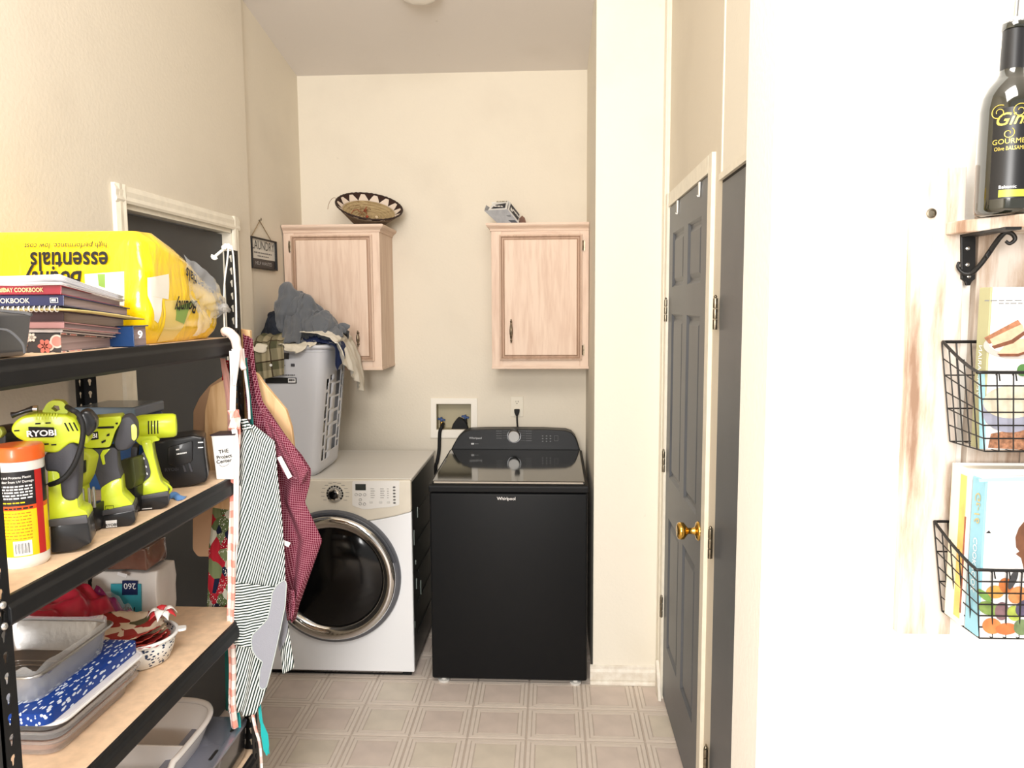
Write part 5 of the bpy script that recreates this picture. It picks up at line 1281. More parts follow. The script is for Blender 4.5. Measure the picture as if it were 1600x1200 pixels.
# ------------------------------------------------------------------ cord hooked over the far upright
t = thing('rope', 'white cord with a frayed knot looped over the top of the far upright', 'cord', (FX, FY, RH))
q = [(-0.905,1.810),(-0.894,1.819),(-0.882,1.827),(-0.867,1.832),(-0.857,1.832)]
bm = BM(); tube(bm, smoothpath([(p[0],2.015,p[1]) for p in q],4), 0.0042, 8); obj('knot_tail', bm, m_white, t, smooth=60)
for k in range(7):
    bm = BM(); a = radians(150+k*28); tube(bm, [(q[0][0],2.015,q[0][1]),(q[0][0]+0.010*cos(a),2.012,q[0][1]+0.009*sin(a))], [0.003,0.002], 6); obj('frayed_end', bm, m_white, t)
q = [(-0.845,1.830),(-0.842,1.810),(-0.841,1.759),(-0.840,1.691),(-0.842,1.619)]
bm = BM(); tube(bm, smoothpath([(p[0],1.985,p[1]) for p in q],4), 0.0024, 6); obj('strand', bm, m_white, t, smooth=60)
q = [(-0.854,1.830),(-0.859,1.793),(-0.868,1.742),(-0.873,1.674),(-0.874,1.614)]
bm = BM(); tube(bm, smoothpath([(p[0],1.984,p[1]) for p in q],4), 0.0024, 6); obj('strand', bm, m_white, t, smooth=60)
for k in range(4):
    bm = BM(); a = radians(60*k); obox(bm, (-0.862+0.008*cos(a), 1.995, RH+0.006+0.004*sin(a)), (0.014,0.012,0.012), (0,a,0.3)); obj('knot', bm, m_white, t, bev=0.004)

# ------------------------------------------------------------------ boards hanging off the end of the shelving
m_pine = wood('pale_pine_board', (226, 188, 140), (204, 158, 108), 'z', 1.6)
m_peel = M('tan_pressed_board', (190, 152, 118), 0.6, var=0.05, vscale=3)
t = thing('tan_pressed_board', 'tan round-shouldered pressed board hanging behind the middle shelf', 'board', (-0.93, 2.1, 0.95))
q = [(-1.050,0.968),(-1.035,0.947),(-0.825,0.950),(-0.801,1.382),(-0.835,1.448),(-0.871,1.478),(-0.923,1.485),(-0.944,1.474),(-0.977,1.452),(-1.009,1.415),(-1.028,1.378)]
bm = BM(); prism(bm, rnd(q,0.008), 'y', 2.100, 2.107); obj('board', bm, m_peel, t, bev=0.002)
t = thing('pine_pizza_peel', 'pale pine board with clipped corners and a handle hanging at the shelving end', 'cutting board', (-0.85, 2.07, 1.2))
q = [(-0.866,1.091),(-0.725,1.111),(-0.721,1.237),(-0.729,1.336),(-0.743,1.387),(-0.806,1.465),(-0.820,1.488),(-0.838,1.497),(-0.837,1.610),(-0.866,1.614),(-0.871,1.495),(-0.957,1.452),(-0.975,1.387),(-0.996,1.109)]
bm = BM(); prism(bm, rnd(q,0.003,2), 'y', 2.062, 2.078); pb = obj('board', bm, m_pine, t, bev=0.002)
q = [(-0.837,1.550),(-0.832,1.539),(-0.836,1.532),(-0.847,1.539)]
bm = BM(); tube(bm, [(p[0],2.061,p[1]) for p in q], 0.002, 6, closed=True); obj('hanging_loop', bm, m_white, t, smooth=60)

# ------------------------------------------------------------------ aprons hung from the far upright
def interp(pts, v):
    """pts: (x,z) list from top to bottom -> x,z at fraction v of arc length"""
    d = [0]
    for i in range(1, len(pts)): d.append(d[-1] + math.hypot(pts[i][0]-pts[i-1][0], pts[i][1]-pts[i-1][1]))
    s = v*d[-1]
    for i in range(1, len(pts)):
        if s <= d[i] + 1e-9:
            f = (s-d[i-1])/max(1e-9, d[i]-d[i-1])
            return (pts[i-1][0]*(1-f)+pts[i][0]*f, pts[i-1][1]*(1-f)+pts[i][1]*f)
    return pts[-1]
def hang(name, left, right, y, mat, parent=None, depth=0.012, folds=3, phase=0.0, full=1.5, nu=36, nv=60, solid=0.0016, skew=0.0, uvoff=(0,0), lean=0.0, label=None):
    bm = BM()
    H_ = abs(left[0][1]-left[-1][1])
    def fn(u, v):
        a = interp(left, v); b = interp(right, v)
        amp = depth*(0.35+0.65*v)
        w_ = sin(folds*2*pi*(u + 0.06*sin(3*v)) + phase + skew*v) * amp + 0.3*amp*sin(7*pi*u+4*v)
        return (a[0]*(1-u)+b[0]*u, y + lean*v + w_ + 0.004*noise.noise(Vector((u*4, v*9, phase))), a[1]*(1-u)+b[1]*u)
    def uvf(u, v):
        a = interp(left, v); b = interp(right, v)
        return (uvoff[0] + u*(b[0]-a[0])*full, uvoff[1] + (a[1]*(1-u)+b[1]*u))
    grid(bm, fn, nu, nv, uvf=uvf)
    return obj(name, bm, mat, parent, smooth=75, solid=solid, label=label)
# printed cloths
g = NB('green_white_ticking'); uvx = g.sep(g.uv(0.30))
m_tick = g.out(g.mix(g.stripe(uvx[0], 122.0, 0.5), (232, 236, 232), (34, 50, 46)))
g = NB('green_white_ticking_across'); uvx = g.sep(g.uv(-0.12))
m_tickh = g.out(g.mix(g.stripe(uvx[1], 128.0, 0.5), (232, 236, 232), (34, 50, 46)))
g = NB('burgundy_windowpane_check'); uvx = g.sep(g.uv(0.18))
s1 = g.stripe(uvx[0], 155.0, 0.17); s2 = g.stripe(uvx[1], 155.0, 0.17)
m_check = g.out(g.mix(g.math('MAXIMUM', s1, s2), (92, 14, 38), (176, 122, 136)))
g = NB('pink_white_gingham'); uvx = g.sep(g.uv(0.05))
s1 = g.stripe(uvx[0], 42.0, 0.5); s2 = g.stripe(uvx[1], 22.0, 0.45)
m_ging = g.out(g.mix(g.math('MULTIPLY', g.math('ADD', s1, s2), 0.5), (246, 236, 230), (232, 150, 134)))
g = NB('holiday_patchwork'); tcp = g.uv(0.5, (26, 26, 26))
vo = g.n('ShaderNodeTexVoronoi', feature='F1'); vo.inputs['Scale'].default_value = 1.0; vo.inputs['Randomness'].default_value = 0.75; g.l(tcp, vo.inputs['Vector'])
hs = g.n('ShaderNodeSeparateColor'); g.l(vo.outputs['Color'], hs.inputs[0])
cr = g.n('ShaderNodeValToRGB'); cr.color_ramp.interpolation = 'CONSTANT'; el_ = cr.color_ramp.elements
el_[0].color = (*lin((158,24,40)),1); el_[1].position = 0.25; el_[1].color = (*lin((28,34,60)),1)
for p_, c0 in ((0.42,(96,112,72)),(0.58,(206,204,186)),(0.72,(178,38,52)),(0.86,(120,132,92))):
    e_ = el_.new(p_); e_.color = (*lin(c0),1)
g.l(hs.outputs[0], cr.inputs[0])
v2 = g.n('ShaderNodeTexVoronoi'); v2.inputs['Scale'].default_value = 6.0; g.l(tcp, v2.inputs['Vector'])
m_patch = g.out(g.mix(g.math('MULTIPLY', g.math('LESS_THAN', v2.outputs['Distance'], 0.28), g.math('GREATER_THAN', hs.outputs[1], 0.5)), cr.outputs[0], (228, 226, 214)))
m_teal = M('teal_ribbon', (20, 178, 178), 0.6, sheen=0.2)
m_tealdk = M('deep_teal_cotton', (22, 104, 98), 0.8)
m_grapat = M('grey_fleece_patch', (150, 152, 162), 0.95, sheen=0.4, bump=0.3, bscale=300)
m_whcot = M('white_cotton_tape', (240, 234, 230), 0.85)
m_blush = M('blush_cotton', (214, 160, 148), 0.85)

# patchwork apron, furthest back
t = thing('patchwork_apron', 'holiday patchwork apron in red, green and navy hanging behind the shelving end', 'apron', (-0.93, 2.09, 0.8))
hang('body', [(-0.938,1.384),(-0.949,1.273),(-0.974,1.123),(-0.997,0.970),(-1.009,0.800)], [(-0.899,1.384),(-0.900,1.273),(-0.903,1.123),(-0.909,0.971),(-0.916,0.802)], 2.088, m_patch, t, 0.005, 3, 0.4, lean=0.0)
hang('strap', [(-0.929,1.525),(-0.936,1.458),(-0.938,1.385)], [(-0.909,1.525),(-0.916,1.458),(-0.912,1.385)], 2.090, m_patch, t, 0.002, 1, 0.0, nu=8, nv=20)
t = thing('teal_apron', 'deep teal apron glimpsed behind the patchwork apron', 'apron', (-0.93, 2.11, 1.0))
hang('body', [(-0.927,1.475),(-0.940,1.383),(-0.949,1.272),(-0.952,1.159),(-0.957,0.892),(-0.971,0.478)], [(-0.890,1.475),(-0.882,1.383),(-0.883,1.272),(-0.888,1.160),(-0.899,0.893),(-0.925,0.479)], 2.0955, m_tealdk, t, 0.002, 2, 1.0)
t = thing('blush_apron', 'dusty pink cotton apron strap hanging between the patchwork and gingham ones', 'apron', (-0.9, 2.0, 1.2))
hang('strap', [(-0.918,1.533),(-0.912,1.462),(-0.904,1.372),(-0.910,1.299),(-0.909,1.198)], [(-0.904,1.533),(-0.889,1.462),(-0.885,1.372),(-0.885,1.299),(-0.885,1.199)], 2.048, m_blush, t, 0.003, 2, 0.3, nu=12, nv=30)
# burgundy check apron
t = thing('burgundy_check_apron', 'burgundy windowpane-check apron draped over the pine board', 'apron', (-0.74, 2.0, 0.85))
hang('body', [(-0.840,1.602),(-0.841,1.537),(-0.842,1.433),(-0.836,1.328),(-0.820,1.187),(-0.794,1.043),(-0.763,0.898),(-0.738,0.810)], [(-0.814,1.589),(-0.809,1.503),(-0.793,1.416),(-0.763,1.372),(-0.723,1.311),(-0.686,1.267),(-0.662,1.227),(-0.667,1.188),(-0.683,1.134),(-0.663,1.090),(-0.637,1.027),(-0.672,0.936),(-0.708,0.844),(-0.720,0.798)], 2.020, m_check, t, 0.014, 2, 0.6, full=1.35, nu=48, nv=90, lean=-0.015)
hang('pocket_flap', [(-0.782,1.401),(-0.761,1.314),(-0.726,1.227),(-0.688,1.213)], [(-0.768,1.401),(-0.702,1.315),(-0.654,1.236),(-0.674,1.196)], 1.972, m_check, t, 0.006, 1, 0.2, uvoff=(0.3,0))
hang('folded_hem', [(-0.722,0.899),(-0.725,0.854),(-0.723,0.814)], [(-0.706,0.900),(-0.704,0.854),(-0.713,0.814)], 1.975, m_check, t, 0.004, 1, 0.0, nu=10, nv=14)
q = [(-0.708,1.303),(-0.703,1.307),(-0.660,1.220),(-0.690,1.214)]
q = [(-0.734,1.272),(-0.723,1.277),(-0.695,1.221),(-0.706,1.214)]
bm = BM(); prism(bm, q, 'y', 1.958, 1.9595); obj('white_tape', bm, m_whcot, t)
q = [(-0.724,1.045),(-0.706,1.038),(-0.712,1.026),(-0.726,1.033)]
bm = BM(); prism(bm, q, 'y', 1.958, 1.9595); obj('care_label', bm, m_lw, t)
# striped apron with grey patch pocket, nearest
t = thing('striped_apron', 'dark green and white ticking-stripe apron with a grey scalloped patch pocket', 'apron', (-0.82, 1.96, 0.55))
hang('body', [(-0.818,1.362),(-0.829,1.300),(-0.842,1.160),(-0.857,1.018),(-0.869,0.874),(-0.881,0.728),(-0.893,0.563)], [(-0.792,1.362),(-0.736,1.317),(-0.731,1.231),(-0.724,1.126),(-0.719,1.020),(-0.719,0.921),(-0.740,0.840),(-0.763,0.748),(-0.780,0.638),(-0.798,0.591),(-0.821,0.551)], 1.950, m_tick, t, 0.008, 2, 2.2, full=1.25, nu=44, nv=110, lean=-0.01)
hang('gathered_neck', [(-0.826,1.378),(-0.822,1.349)], [(-0.808,1.378),(-0.794,1.349)], 1.9485, m_tickh, t, 0.003, 2, 0, nu=12, nv=8)
hang('pocket_panel', [(-0.850,0.937),(-0.860,0.858),(-0.870,0.762)], [(-0.742,0.925),(-0.750,0.860),(-0.774,0.751)], 1.9285, m_tickh, t, 0.005, 1, 2.2, nu=24, nv=30)
q = [(-0.713,0.947),(-0.708,0.938),(-0.714,0.875),(-0.731,0.803),(-0.747,0.740),(-0.762,0.685),(-0.774,0.645),(-0.787,0.637),(-0.795,0.648),(-0.790,0.694),(-0.782,0.717),(-0.799,0.730),(-0.809,0.748),(-0.811,0.775),(-0.807,0.793),(-0.792,0.808),(-0.774,0.826),(-0.763,0.839),(-0.754,0.875),(-0.748,0.911),(-0.735,0.932),(-0.724,0.941)]
def patch_y(x, z): return 1.926 + 0.006*sin(22*x+9*z)
bm = BM(); vv = prism(bm, rnd(q,0.004,2), 'y', 1.924, 1.927); obj('patch_pocket', bm, m_grapat, t, bev=0.001)
q2 = [(p[0], 1.9232, p[1]) for p in rnd(q,0.004,2)]
bm = BM(); tube(bm, q2, 0.0014, 6, closed=True); obj('pocket_binding', bm, M('pale_sage_binding',(196,206,204),0.9), t, smooth=60)
hang('back_hem', [(-0.750,0.823),(-0.759,0.767),(-0.761,0.711),(-0.756,0.644)], [(-0.737,0.842),(-0.734,0.768),(-0.727,0.712),(-0.723,0.665)], 1.998, m_tick, t, 0.004, 1, 0.5, nu=14, nv=24, uvoff=(0.5,0))
hang('back_patch', [(-0.756,0.833),(-0.761,0.787),(-0.763,0.731),(-0.760,0.716)], [(-0.736,0.846),(-0.733,0.809),(-0.734,0.778),(-0.745,0.742)], 1.990, m_grapat, t, 0.003, 1, 0.5, nu=10, nv=12)
bm = BM(); q = [(-0.814,1.565),(-0.811,1.506),(-0.805,1.439),(-0.804,1.377)]
tube(bm, smoothpath([(p[0],1.955,p[1]) for p in q],5), 0.0035, 8); obj('neck_strap', bm, m_whcot, t, smooth=60)
# teal strap beside
hang('teal_lining', [(-0.821,1.539),(-0.821,1.470),(-0.815,1.402),(-0.811,1.333)], [(-0.813,1.539),(-0.810,1.470),(-0.805,1.402),(-0.802,1.333)], 1.9775, m_tealdk, t, 0.002, 1, 0.0, nu=6, nv=20)
# pink gingham ties and scrunched white loop over the upright
t = thing('pink_gingham_apron', 'pink and white gingham apron with a long pale tie looped over the upright', 'apron', (-0.86, 1.94, 0.6))
def ribbon(name, ctr, w0, w1, y, mat, twist=0.3, solid=0.0012, uvo=0.0):
    P = smoothpath([(p[0], y if len(p) == 2 else p[2], p[1]) for p in ctr], 6); n = len(P)
    L_ = [0]
    for i in range(1, n): L_.append(L_[-1] + (P[i]-P[i-1]).length)
    bm = BM(); uvl = bm.loops.layers.uv.verify(); R = []
    for i, p in enumerate(P):
        f = i/(n-1); w = w0*(1-f)+w1*f; tg = (P[min(i+1,n-1)]-P[max(i-1,0)]).normalized()
        sd = tg.cross(Vector((0,1,0))).normalized()
        row = []
        for k in range(7):
            s = k/6-0.5; row.append((bm.verts.new(p + sd*s*w + Vector((0, 0.25*w*math.cos(s*2*pi*1.0+twist*9*f) - 0.1*w, 0))), (s*w + uvo, L_[i])))
        R.append(row)
    for i in range(n-1):
        for k in range(6):
            q_ = (R[i][k], R[i][k+1], R[i+1][k+1], R[i+1][k]); f_ = bm.faces.new([a[0] for a in q_])
            for lp, a in zip(f_.loops, q_): lp[uvl].uv = a[1]
    return obj(name, bm, mat, t, smooth=75, solid=solid)
ribbon('skirt_edge', [(-0.830,1.406),(-0.828,1.338),(-0.841,1.234),(-0.846,1.130),(-0.857,1.025),(-0.862,0.918),(-0.870,0.810),(-0.870,0.701),(-0.876,0.591),(-0.872,0.521)], 0.022, 0.020, 1.932, m_ging)
ribbon('waist_tie', [(-0.827,1.561),(-0.828,1.490),(-0.834,1.389),(-0.828,1.303),(-0.834,1.200),(-0.842,1.042)], 0.017, 0.014, 1.925, m_whcot, 0.2)
ribbon('long_tie', [(-0.832,1.200),(-0.844,1.077),(-0.857,0.954),(-0.868,0.774),(-0.876,0.628),(-0.876,0.517)], 0.014, 0.012, 1.937, m_whcot, 0.4)
ribbon('tie_end', [(-0.830,0.559),(-0.823,0.506),(-0.814,0.460),(-0.811,0.394),(-0.811,0.318)], 0.010, 0.006, 1.957, m_ging, 0.6)
bm = BM(); q = [(-0.861,1.604),(-0.852,1.613),(-0.838,1.608),(-0.827,1.594),(-0.821,1.566),(-0.816,1.537),(-0.805,1.511)]
Pq = smoothpath([(q[0][0],1.955,q[0][1])] + [(p[0],1.935,p[1]) for p in q[1:]], 6)
rr = [0.0075+0.005*sin(pi*i/(len(Pq)-1)) for i in range(len(Pq))]
tube(bm, Pq, rr, 14)
for v in bm.verts: v.co += Vector((1,1,1))*0.002*noise.noise(v.co*50)
obj('bunched_loop', bm, M('blush_white_cotton',(236,216,208),0.85), t, smooth=80)
ribbon('bunched_tie', [(-0.814,1.566),(-0.817,1.533),(-0.824,1.491),(-0.826,1.471)], 0.022, 0.010, 1.917, m_whcot, 0.5)
ribbon('gathered_waist', [(-0.831,1.406),(-0.829,1.381),(-0.828,1.356)], 0.026, 0.030, 1.921, m_ging, 0.8)
# teal ribbon end swinging below
t = thing('teal_ribbon', 'bright turquoise ribbon end dangling below the striped apron', 'ribbon', (-0.81, 1.95, 0.42))
ribbon('ribbon', [(-0.812,0.597),(-0.812,0.560),(-0.810,0.523),(-0.802,0.485),(-0.798,0.457),(-0.796,0.425)], 0.008, 0.011, 1.966, m_teal, 0.5)
q = [(-0.811,0.532),(-0.803,0.517),(-0.791,0.486),(-0.789,0.452),(-0.796,0.421),(-0.806,0.440),(-0.811,0.485)]
bm = BM(); prism(bm, rnd(q,0.003), 'y', 1.962, 1.9635); obj('ribbon_tail', bm, m_teal, t)
t = thing('teal_apron_tie', 'short teal tie hanging beside the gingham tie under the striped apron', 'ribbon', (-0.88, 1.96, 0.5))
ribbon('tie', [(-0.874,0.562),(-0.871,0.531),(-0.871,0.500)], 0.012, 0.009, 1.960, m_teal, 0.3)

# ------------------------------------------------------------------ laundry hamper
ZD = 0.9175
m_ham = M('pale_grey_hamper_plastic', (206, 208, 214), 0.38, coat=0.15)
hx0, hx1, hy0, hy1 = -1.318, -0.985, 3.262, 3.655     # at the rim
HZ = 0.583
def ham(u, v, ins=0.0):
    """u round the plan, v up; tapers towards the foot"""
    a = 2*pi*u; e = 0.30
    sx = math.copysign(abs(cos(a))**e, cos(a)); sy = math.copysign(abs(sin(a))**e, sin(a))
    k = 1 - v
    x0 = hx0 + 0.030*k; x1 = hx1 - 0.062*k; y0 = hy0 + 0.012*k; y1 = hy1 - 0.020*k
    if v < 0.06: q_ = (0.06-v)/0.06; x0 += 0.02*q_*q_; x1 -= 0.02*q_*q_; y0 += 0.016*q_*q_; y1 -= 0.016*q_*q_
    return ((x0+x1)/2 + (x1-x0)/2*sx*(1-ins), (y0+y1)/2 + (y1-y0)/2*sy*(1-ins), ZD + HZ*v)
NU, NV = 192, 120
def hole(u, v):
    # slots on the aisle-facing side (u near 0) and its opposite
    P = ham(u, v); x, y = P[0], P[1]
    k = 1 - v
    if u < 0.25 or u > 0.75:
        X1 = hx1 - 0.062*k
        if X1 - x < 0.012:
            yy = (y - (hy0+0.045))/(hy1-hy0-0.08)
            if 0 < yy < 1:
                c = yy*7; fr = c - int(c); ci = int(c)
                vv = (v - 0.10 - 0.012*ci)/(0.80-0.10-0.012*3)
                if 0 < vv < 1:
                    r = vv*6 + (0.5*(ci % 2)); fz = r - int(r)
                    return 0.22 < fr < 0.80 and 0.10 < fz < 0.90
    # front handle slot
    if 0.5 < u < 1.0 and y < hy0 + 0.03 and 0.905 < v < 0.955 and -1.27 < x < -1.13: return True
    return False
hp = thing('laundry_hamper', 'tall pale grey plastic laundry hamper with slotted side, standing on the dryer', 'hamper', (-1.15, 3.46, ZD))
bm = BM(); V_ = grid(bm, ham, NU, NV, closeu=True, keep=lambda u,v: not hole(u,v)); bm.faces.new(V_[0][::-1])
for f in [f for f in bm.faces if len(f.verts) > 4]: bmesh.ops.triangulate(bm, faces=[f])
bmesh.ops.delete(bm, geom=[v for v in bm.verts if not v.link_faces], context='VERTS')
obj('basket_wall', bm, m_ham, hp, smooth=50, solid=0.003)
bm = BM(); tube(bm, [ham(k/96, 1.0, -0.02) for k in range(96)], 0.010, 10, closed=True); obj('rim', bm, m_ham, hp, smooth=60)
bm = BM(); tube(bm, [ham(k/96, 0.965, -0.004) for k in range(96)], 0.003, 6, closed=True); obj('rib', bm, m_ham, hp, smooth=60)
q = [(-1.224,1.366),(-1.123,1.366),(-1.124,1.341),(-1.225,1.341),(-1.216,1.420),(-1.130,1.420),(-1.151,1.474)]
bm = BM(); box(bm, (-1.262, 3.258+0.001, q[2][1]), (q[1][0], 3.2655, q[0][1])); obj('label', bm, m_ink, hp)
bm = BM(); box(bm, (q[1][0]-0.036, 3.2572, q[2][1]+0.004), (q[1][0]-0.003, 3.2602, q[0][1]-0.003)); obj('label', bm, m_lw, hp)
dashes((q[1][0]-0.033, 3.2568, q[2][1]+0.010), (1,0,0), (0,0,1), 0.027, 0.009, 5, m_ink, hp)
bm = BM(); box(bm, (q[5][0]-0.014, 3.2575, q[4][1]-0.004), (q[5][0]+0.002, 3.262, q[4][1]+0.008)); obj('label', bm, m_char, hp)
dashes((q[1][0]-0.085, 3.2575, q[0][1]+0.010), (1,0,0), (0,0,1), 0.082, 0.004, 12, m_char, hp)
dashes((q[1][0]-0.075, 3.2575, q[4][1]-0.002), (1,0,0), (0,0,1), 0.03, 0.003, 5, m_printd, hp)

# ------------------------------------------------------------------ laundry: small cloth relaxation so that garments fold and drape
def drape(nx, ny, w, h, start, heap, steps=170, seed=1, comp=1.0, dt=0.014, pins=(), ledge=0.0, fric=0.85):
    rng = np.random.default_rng(seed)
    U_, V__ = np.meshgrid(np.linspace(0, 1, nx), np.linspace(0, 1, ny))
    P = np.array([[start(u, v) for u, v in zip(ru, rv)] for ru, rv in zip(U_, V__)], float)
    P += rng.normal(0, 0.003, P.shape)
    Q = P.copy(); dx = w/(nx-1); dy = h/(ny-1); dd = math.hypot(dx, dy)
    pin0 = [(i, j, P[j, i].copy()) for (i, j) in pins]
    def con(A, B, rest, k=1.0):
        d = B - A; l = np.linalg.norm(d, axis=-1, keepdims=True) + 1e-9
        c = 0.5*k*(l-rest)/l*d
        return c
    for s in range(steps):
        vel = (P - Q)*0.965; Q = P.copy(); P0 = P.copy(); P = P + vel; P[..., 2] -= 9.8*dt*dt
        for it in range(7):
            for (ax, rest) in ((1, dx), (0, dy)):
                for off in (0, 1):
                    n = P.shape[ax]
                    ia = np.arange(off, n-1, 2); ib = ia+1
                    A = np.take(P, ia, ax); B = np.take(P, ib, ax); c = con(A, B, rest)
                    if ax == 1: P[:, ia] += c; P[:, ib] -= c
                    else: P[ia] += c; P[ib] -= c
            for sgn in (0, 1):
                A = P[:-1, :-1] if sgn == 0 else P[:-1, 1:]; B = P[1:, 1:] if sgn == 0 else P[1:, :-1]
                c = con(A, B, dd, 0.35)
                if sgn == 0: P[:-1, :-1] += c*0.5; P[1:, 1:] -= c*0.5
                else: P[:-1, 1:] += c*0.5; P[1:, :-1] -= c*0.5
            # weak bending
            c = con(P[:, :-2], P[:, 2:], 2*dx, 0.06); P[:, :-2] += c; P[:, 2:] -= c
            c = con(P[:-2], P[2:], 2*dy, 0.06); P[:-2] += c; P[2:] -= c
        for (c0, r0) in heap:
            c_a = np.array(c0); r_a = np.array(r0); d = (P-c_a)/r_a; k = np.linalg.norm(d, axis=-1, keepdims=True)
            ins = k < 1
            near = k < 1.03
            P = np.where(near, P*(1-fric) + P0*fric, P)
            d = (P-c_a)/r_a; k = np.linalg.norm(d, axis=-1, keepdims=True); ins = k < 1
            P = np.where(ins, c_a + (P-c_a)/np.maximum(k, 0.05), P); Q = np.where(near, P, Q)
        if True:
            lo = np.array([hx0-0.03, hy0-0.016-ledge, 0]); hi = np.array([hx1+0.016+ledge, hy1+0.02, ZD+HZ+0.012])
            ins = np.all((P > lo) & (P < hi), axis=-1)
            if ins.any():
                up_ = hi[2]-P[..., 2]; fr = P[..., 1]-lo[1]; rt = hi[0]-P[..., 0]
                st = np.stack([up_, fr, rt], -1); w_ = st.argmin(-1)
                P[..., 2] = np.where(ins & (w_ == 0), hi[2], P[..., 2])
                P[..., 1] = np.where(ins & (w_ == 1), lo[1], P[..., 1])
                P[..., 0] = np.where(ins & (w_ == 2), hi[0], P[..., 0])
                Q[ins] = Q[ins]*0.3 + P[ins]*0.7
        P[..., 0] = np.maximum(P[..., 0], -1.326); P[..., 1] = np.minimum(P[..., 1], 3.700); P[..., 2] = np.maximum(P[..., 2], ZD+0.01)
        for (i, j, p0) in pin0: P[j, i] = p0
    return P
def folds(P, seed, amp):
    """sharp-crested wrinkles pushed out along the cloth normal"""
    du = np.gradient(P, axis=1); dv = np.gradient(P, axis=0); N_ = np.cross(du, dv)
    N_ /= np.linalg.norm(N_, axis=-1, keepdims=True) + 1e-9
    c = P.reshape(-1, 3).mean(0)
    sgn = np.sign(((P - c)*N_).sum(-1).mean()); N_ *= sgn if sgn else 1
    out = P.copy(); ny, nx, _ = P.shape
    for j in range(ny):
        for i in range(nx):
            q = Vector(P[j, i]); w_ = noise.noise_vector(q*6.0 + Vector((seed, 0, 0)))*0.06
            a = noise.noise(Vector(((q.x+w_.x)*11 + (q.z+w_.z)*5, (q.y+w_.y)*5, (q.z+w_.z)*5 - (q.x+w_.x)*5 + seed)))
            b = noise.noise(Vector(((q.x+w_.y)*15, (q.y+w_.z)*12 + seed, (q.z+w_.x)*14)))
            d = (1-abs(a)*2.6)**3 if abs(a) < 0.38 else 0.0
            out[j, i] = P[j, i] + N_[j, i]*amp*(1.1*d + 1.5*b - 0.1)
    return out
def cloth_obj(name, P, mat, parent, w, h, solid=0.003, label=None):
    ny, nx, _ = P.shape; bm = BM(); uvl = bm.loops.layers.uv.verify()
    V = [[bm.verts.new(P[j, i]) for i in range(nx)] for j in range(ny)]
    for j in range(ny-1):
        for i in range(nx-1):
            f = bm.faces.new((V[j][i], V[j][i+1], V[j+1][i+1], V[j+1][i]))
            for lp, (a, b) in zip(f.loops, ((i,j),(i+1,j),(i+1,j+1),(i,j+1))): lp[uvl].uv = (a/(nx-1)*w, b/(ny-1)*h)
    return obj(name, bm, mat, parent, smooth=100, solid=solid, sub=1, label=label)
m_greyf = M('heather_grey_fleece', (98, 102, 108), 0.95, sheen=0.3, bump=0.2, bscale=400)
m_denim = M('indigo_denim', (34, 40, 52), 0.9, var=0.35, vscale=30, bump=0.2, bscale=500)
m_navyc = M('navy_cotton', (34, 46, 84), 0.9, bump=0.1, bscale=200)
m_creamc = M('cream_cotton', (226, 218, 200), 0.9, bump=0.12, bscale=250)
m_whs = M('off_white_cotton', (222, 216, 202), 0.85, bump=0.1, bscale=200)
g = NB('olive_plaid_flannel'); uvx = g.sep(g.uv(0.1))
a1 = g.stripe(uvx[0], 11.0, 0.45); a2 = g.stripe(uvx[1], 11.0, 0.45); b1 = g.stripe(uvx[0], 11.0, 0.06); b2 = g.stripe(uvx[1], 11.0, 0.06)
m_plaid = g.out(g.mix(g.math('MAXIMUM', b1, b2), g.mix(g.math('MULTIPLY', g.math('ADD', a1, a2), 0.5), (160, 150, 122), (84, 84, 62)), (62, 50, 38)))
top = ZD + HZ
core = [((-1.16, 3.47, top+0.00), (0.155, 0.17, 0.085))]
def flat(x0, x1, y0, y1, z, wob=0.03, f=3, rot=0.0, cx=None, cy=None):
    cx = (x0+x1)/2; cy = (y0+y1)/2
    def fn(u, v):
        x = x0+(x1-x0)*u; y = y0+(y1-y0)*v; dx, dy = x-cx, y-cy
        return (cx+dx*cos(rot)-dy*sin(rot), cy+dx*sin(rot)+dy*cos(rot), z + wob*sin(f*2*pi*u+v*3)*cos(f*1.3*pi*v+u*4))
    return fn
LB = 'dirty laundry on the hamper'
def garment(name, label, mat, size, n, region, heap, steps, seed, ledge=0.0, fric=0.85, solid=0.003, fold=0.012):
    P = drape(n[0], n[1], size[0], size[1], flat(*region), heap, steps, seed, ledge=ledge, fric=fric)
    P = folds(P, seed, fold)
    o = cloth_obj(name, P, mat, None, size[0], size[1], solid); return tag(o, label, 'laundry', LB)
core = [((-1.155,3.465,top-0.02),(0.165,0.19,0.075))]
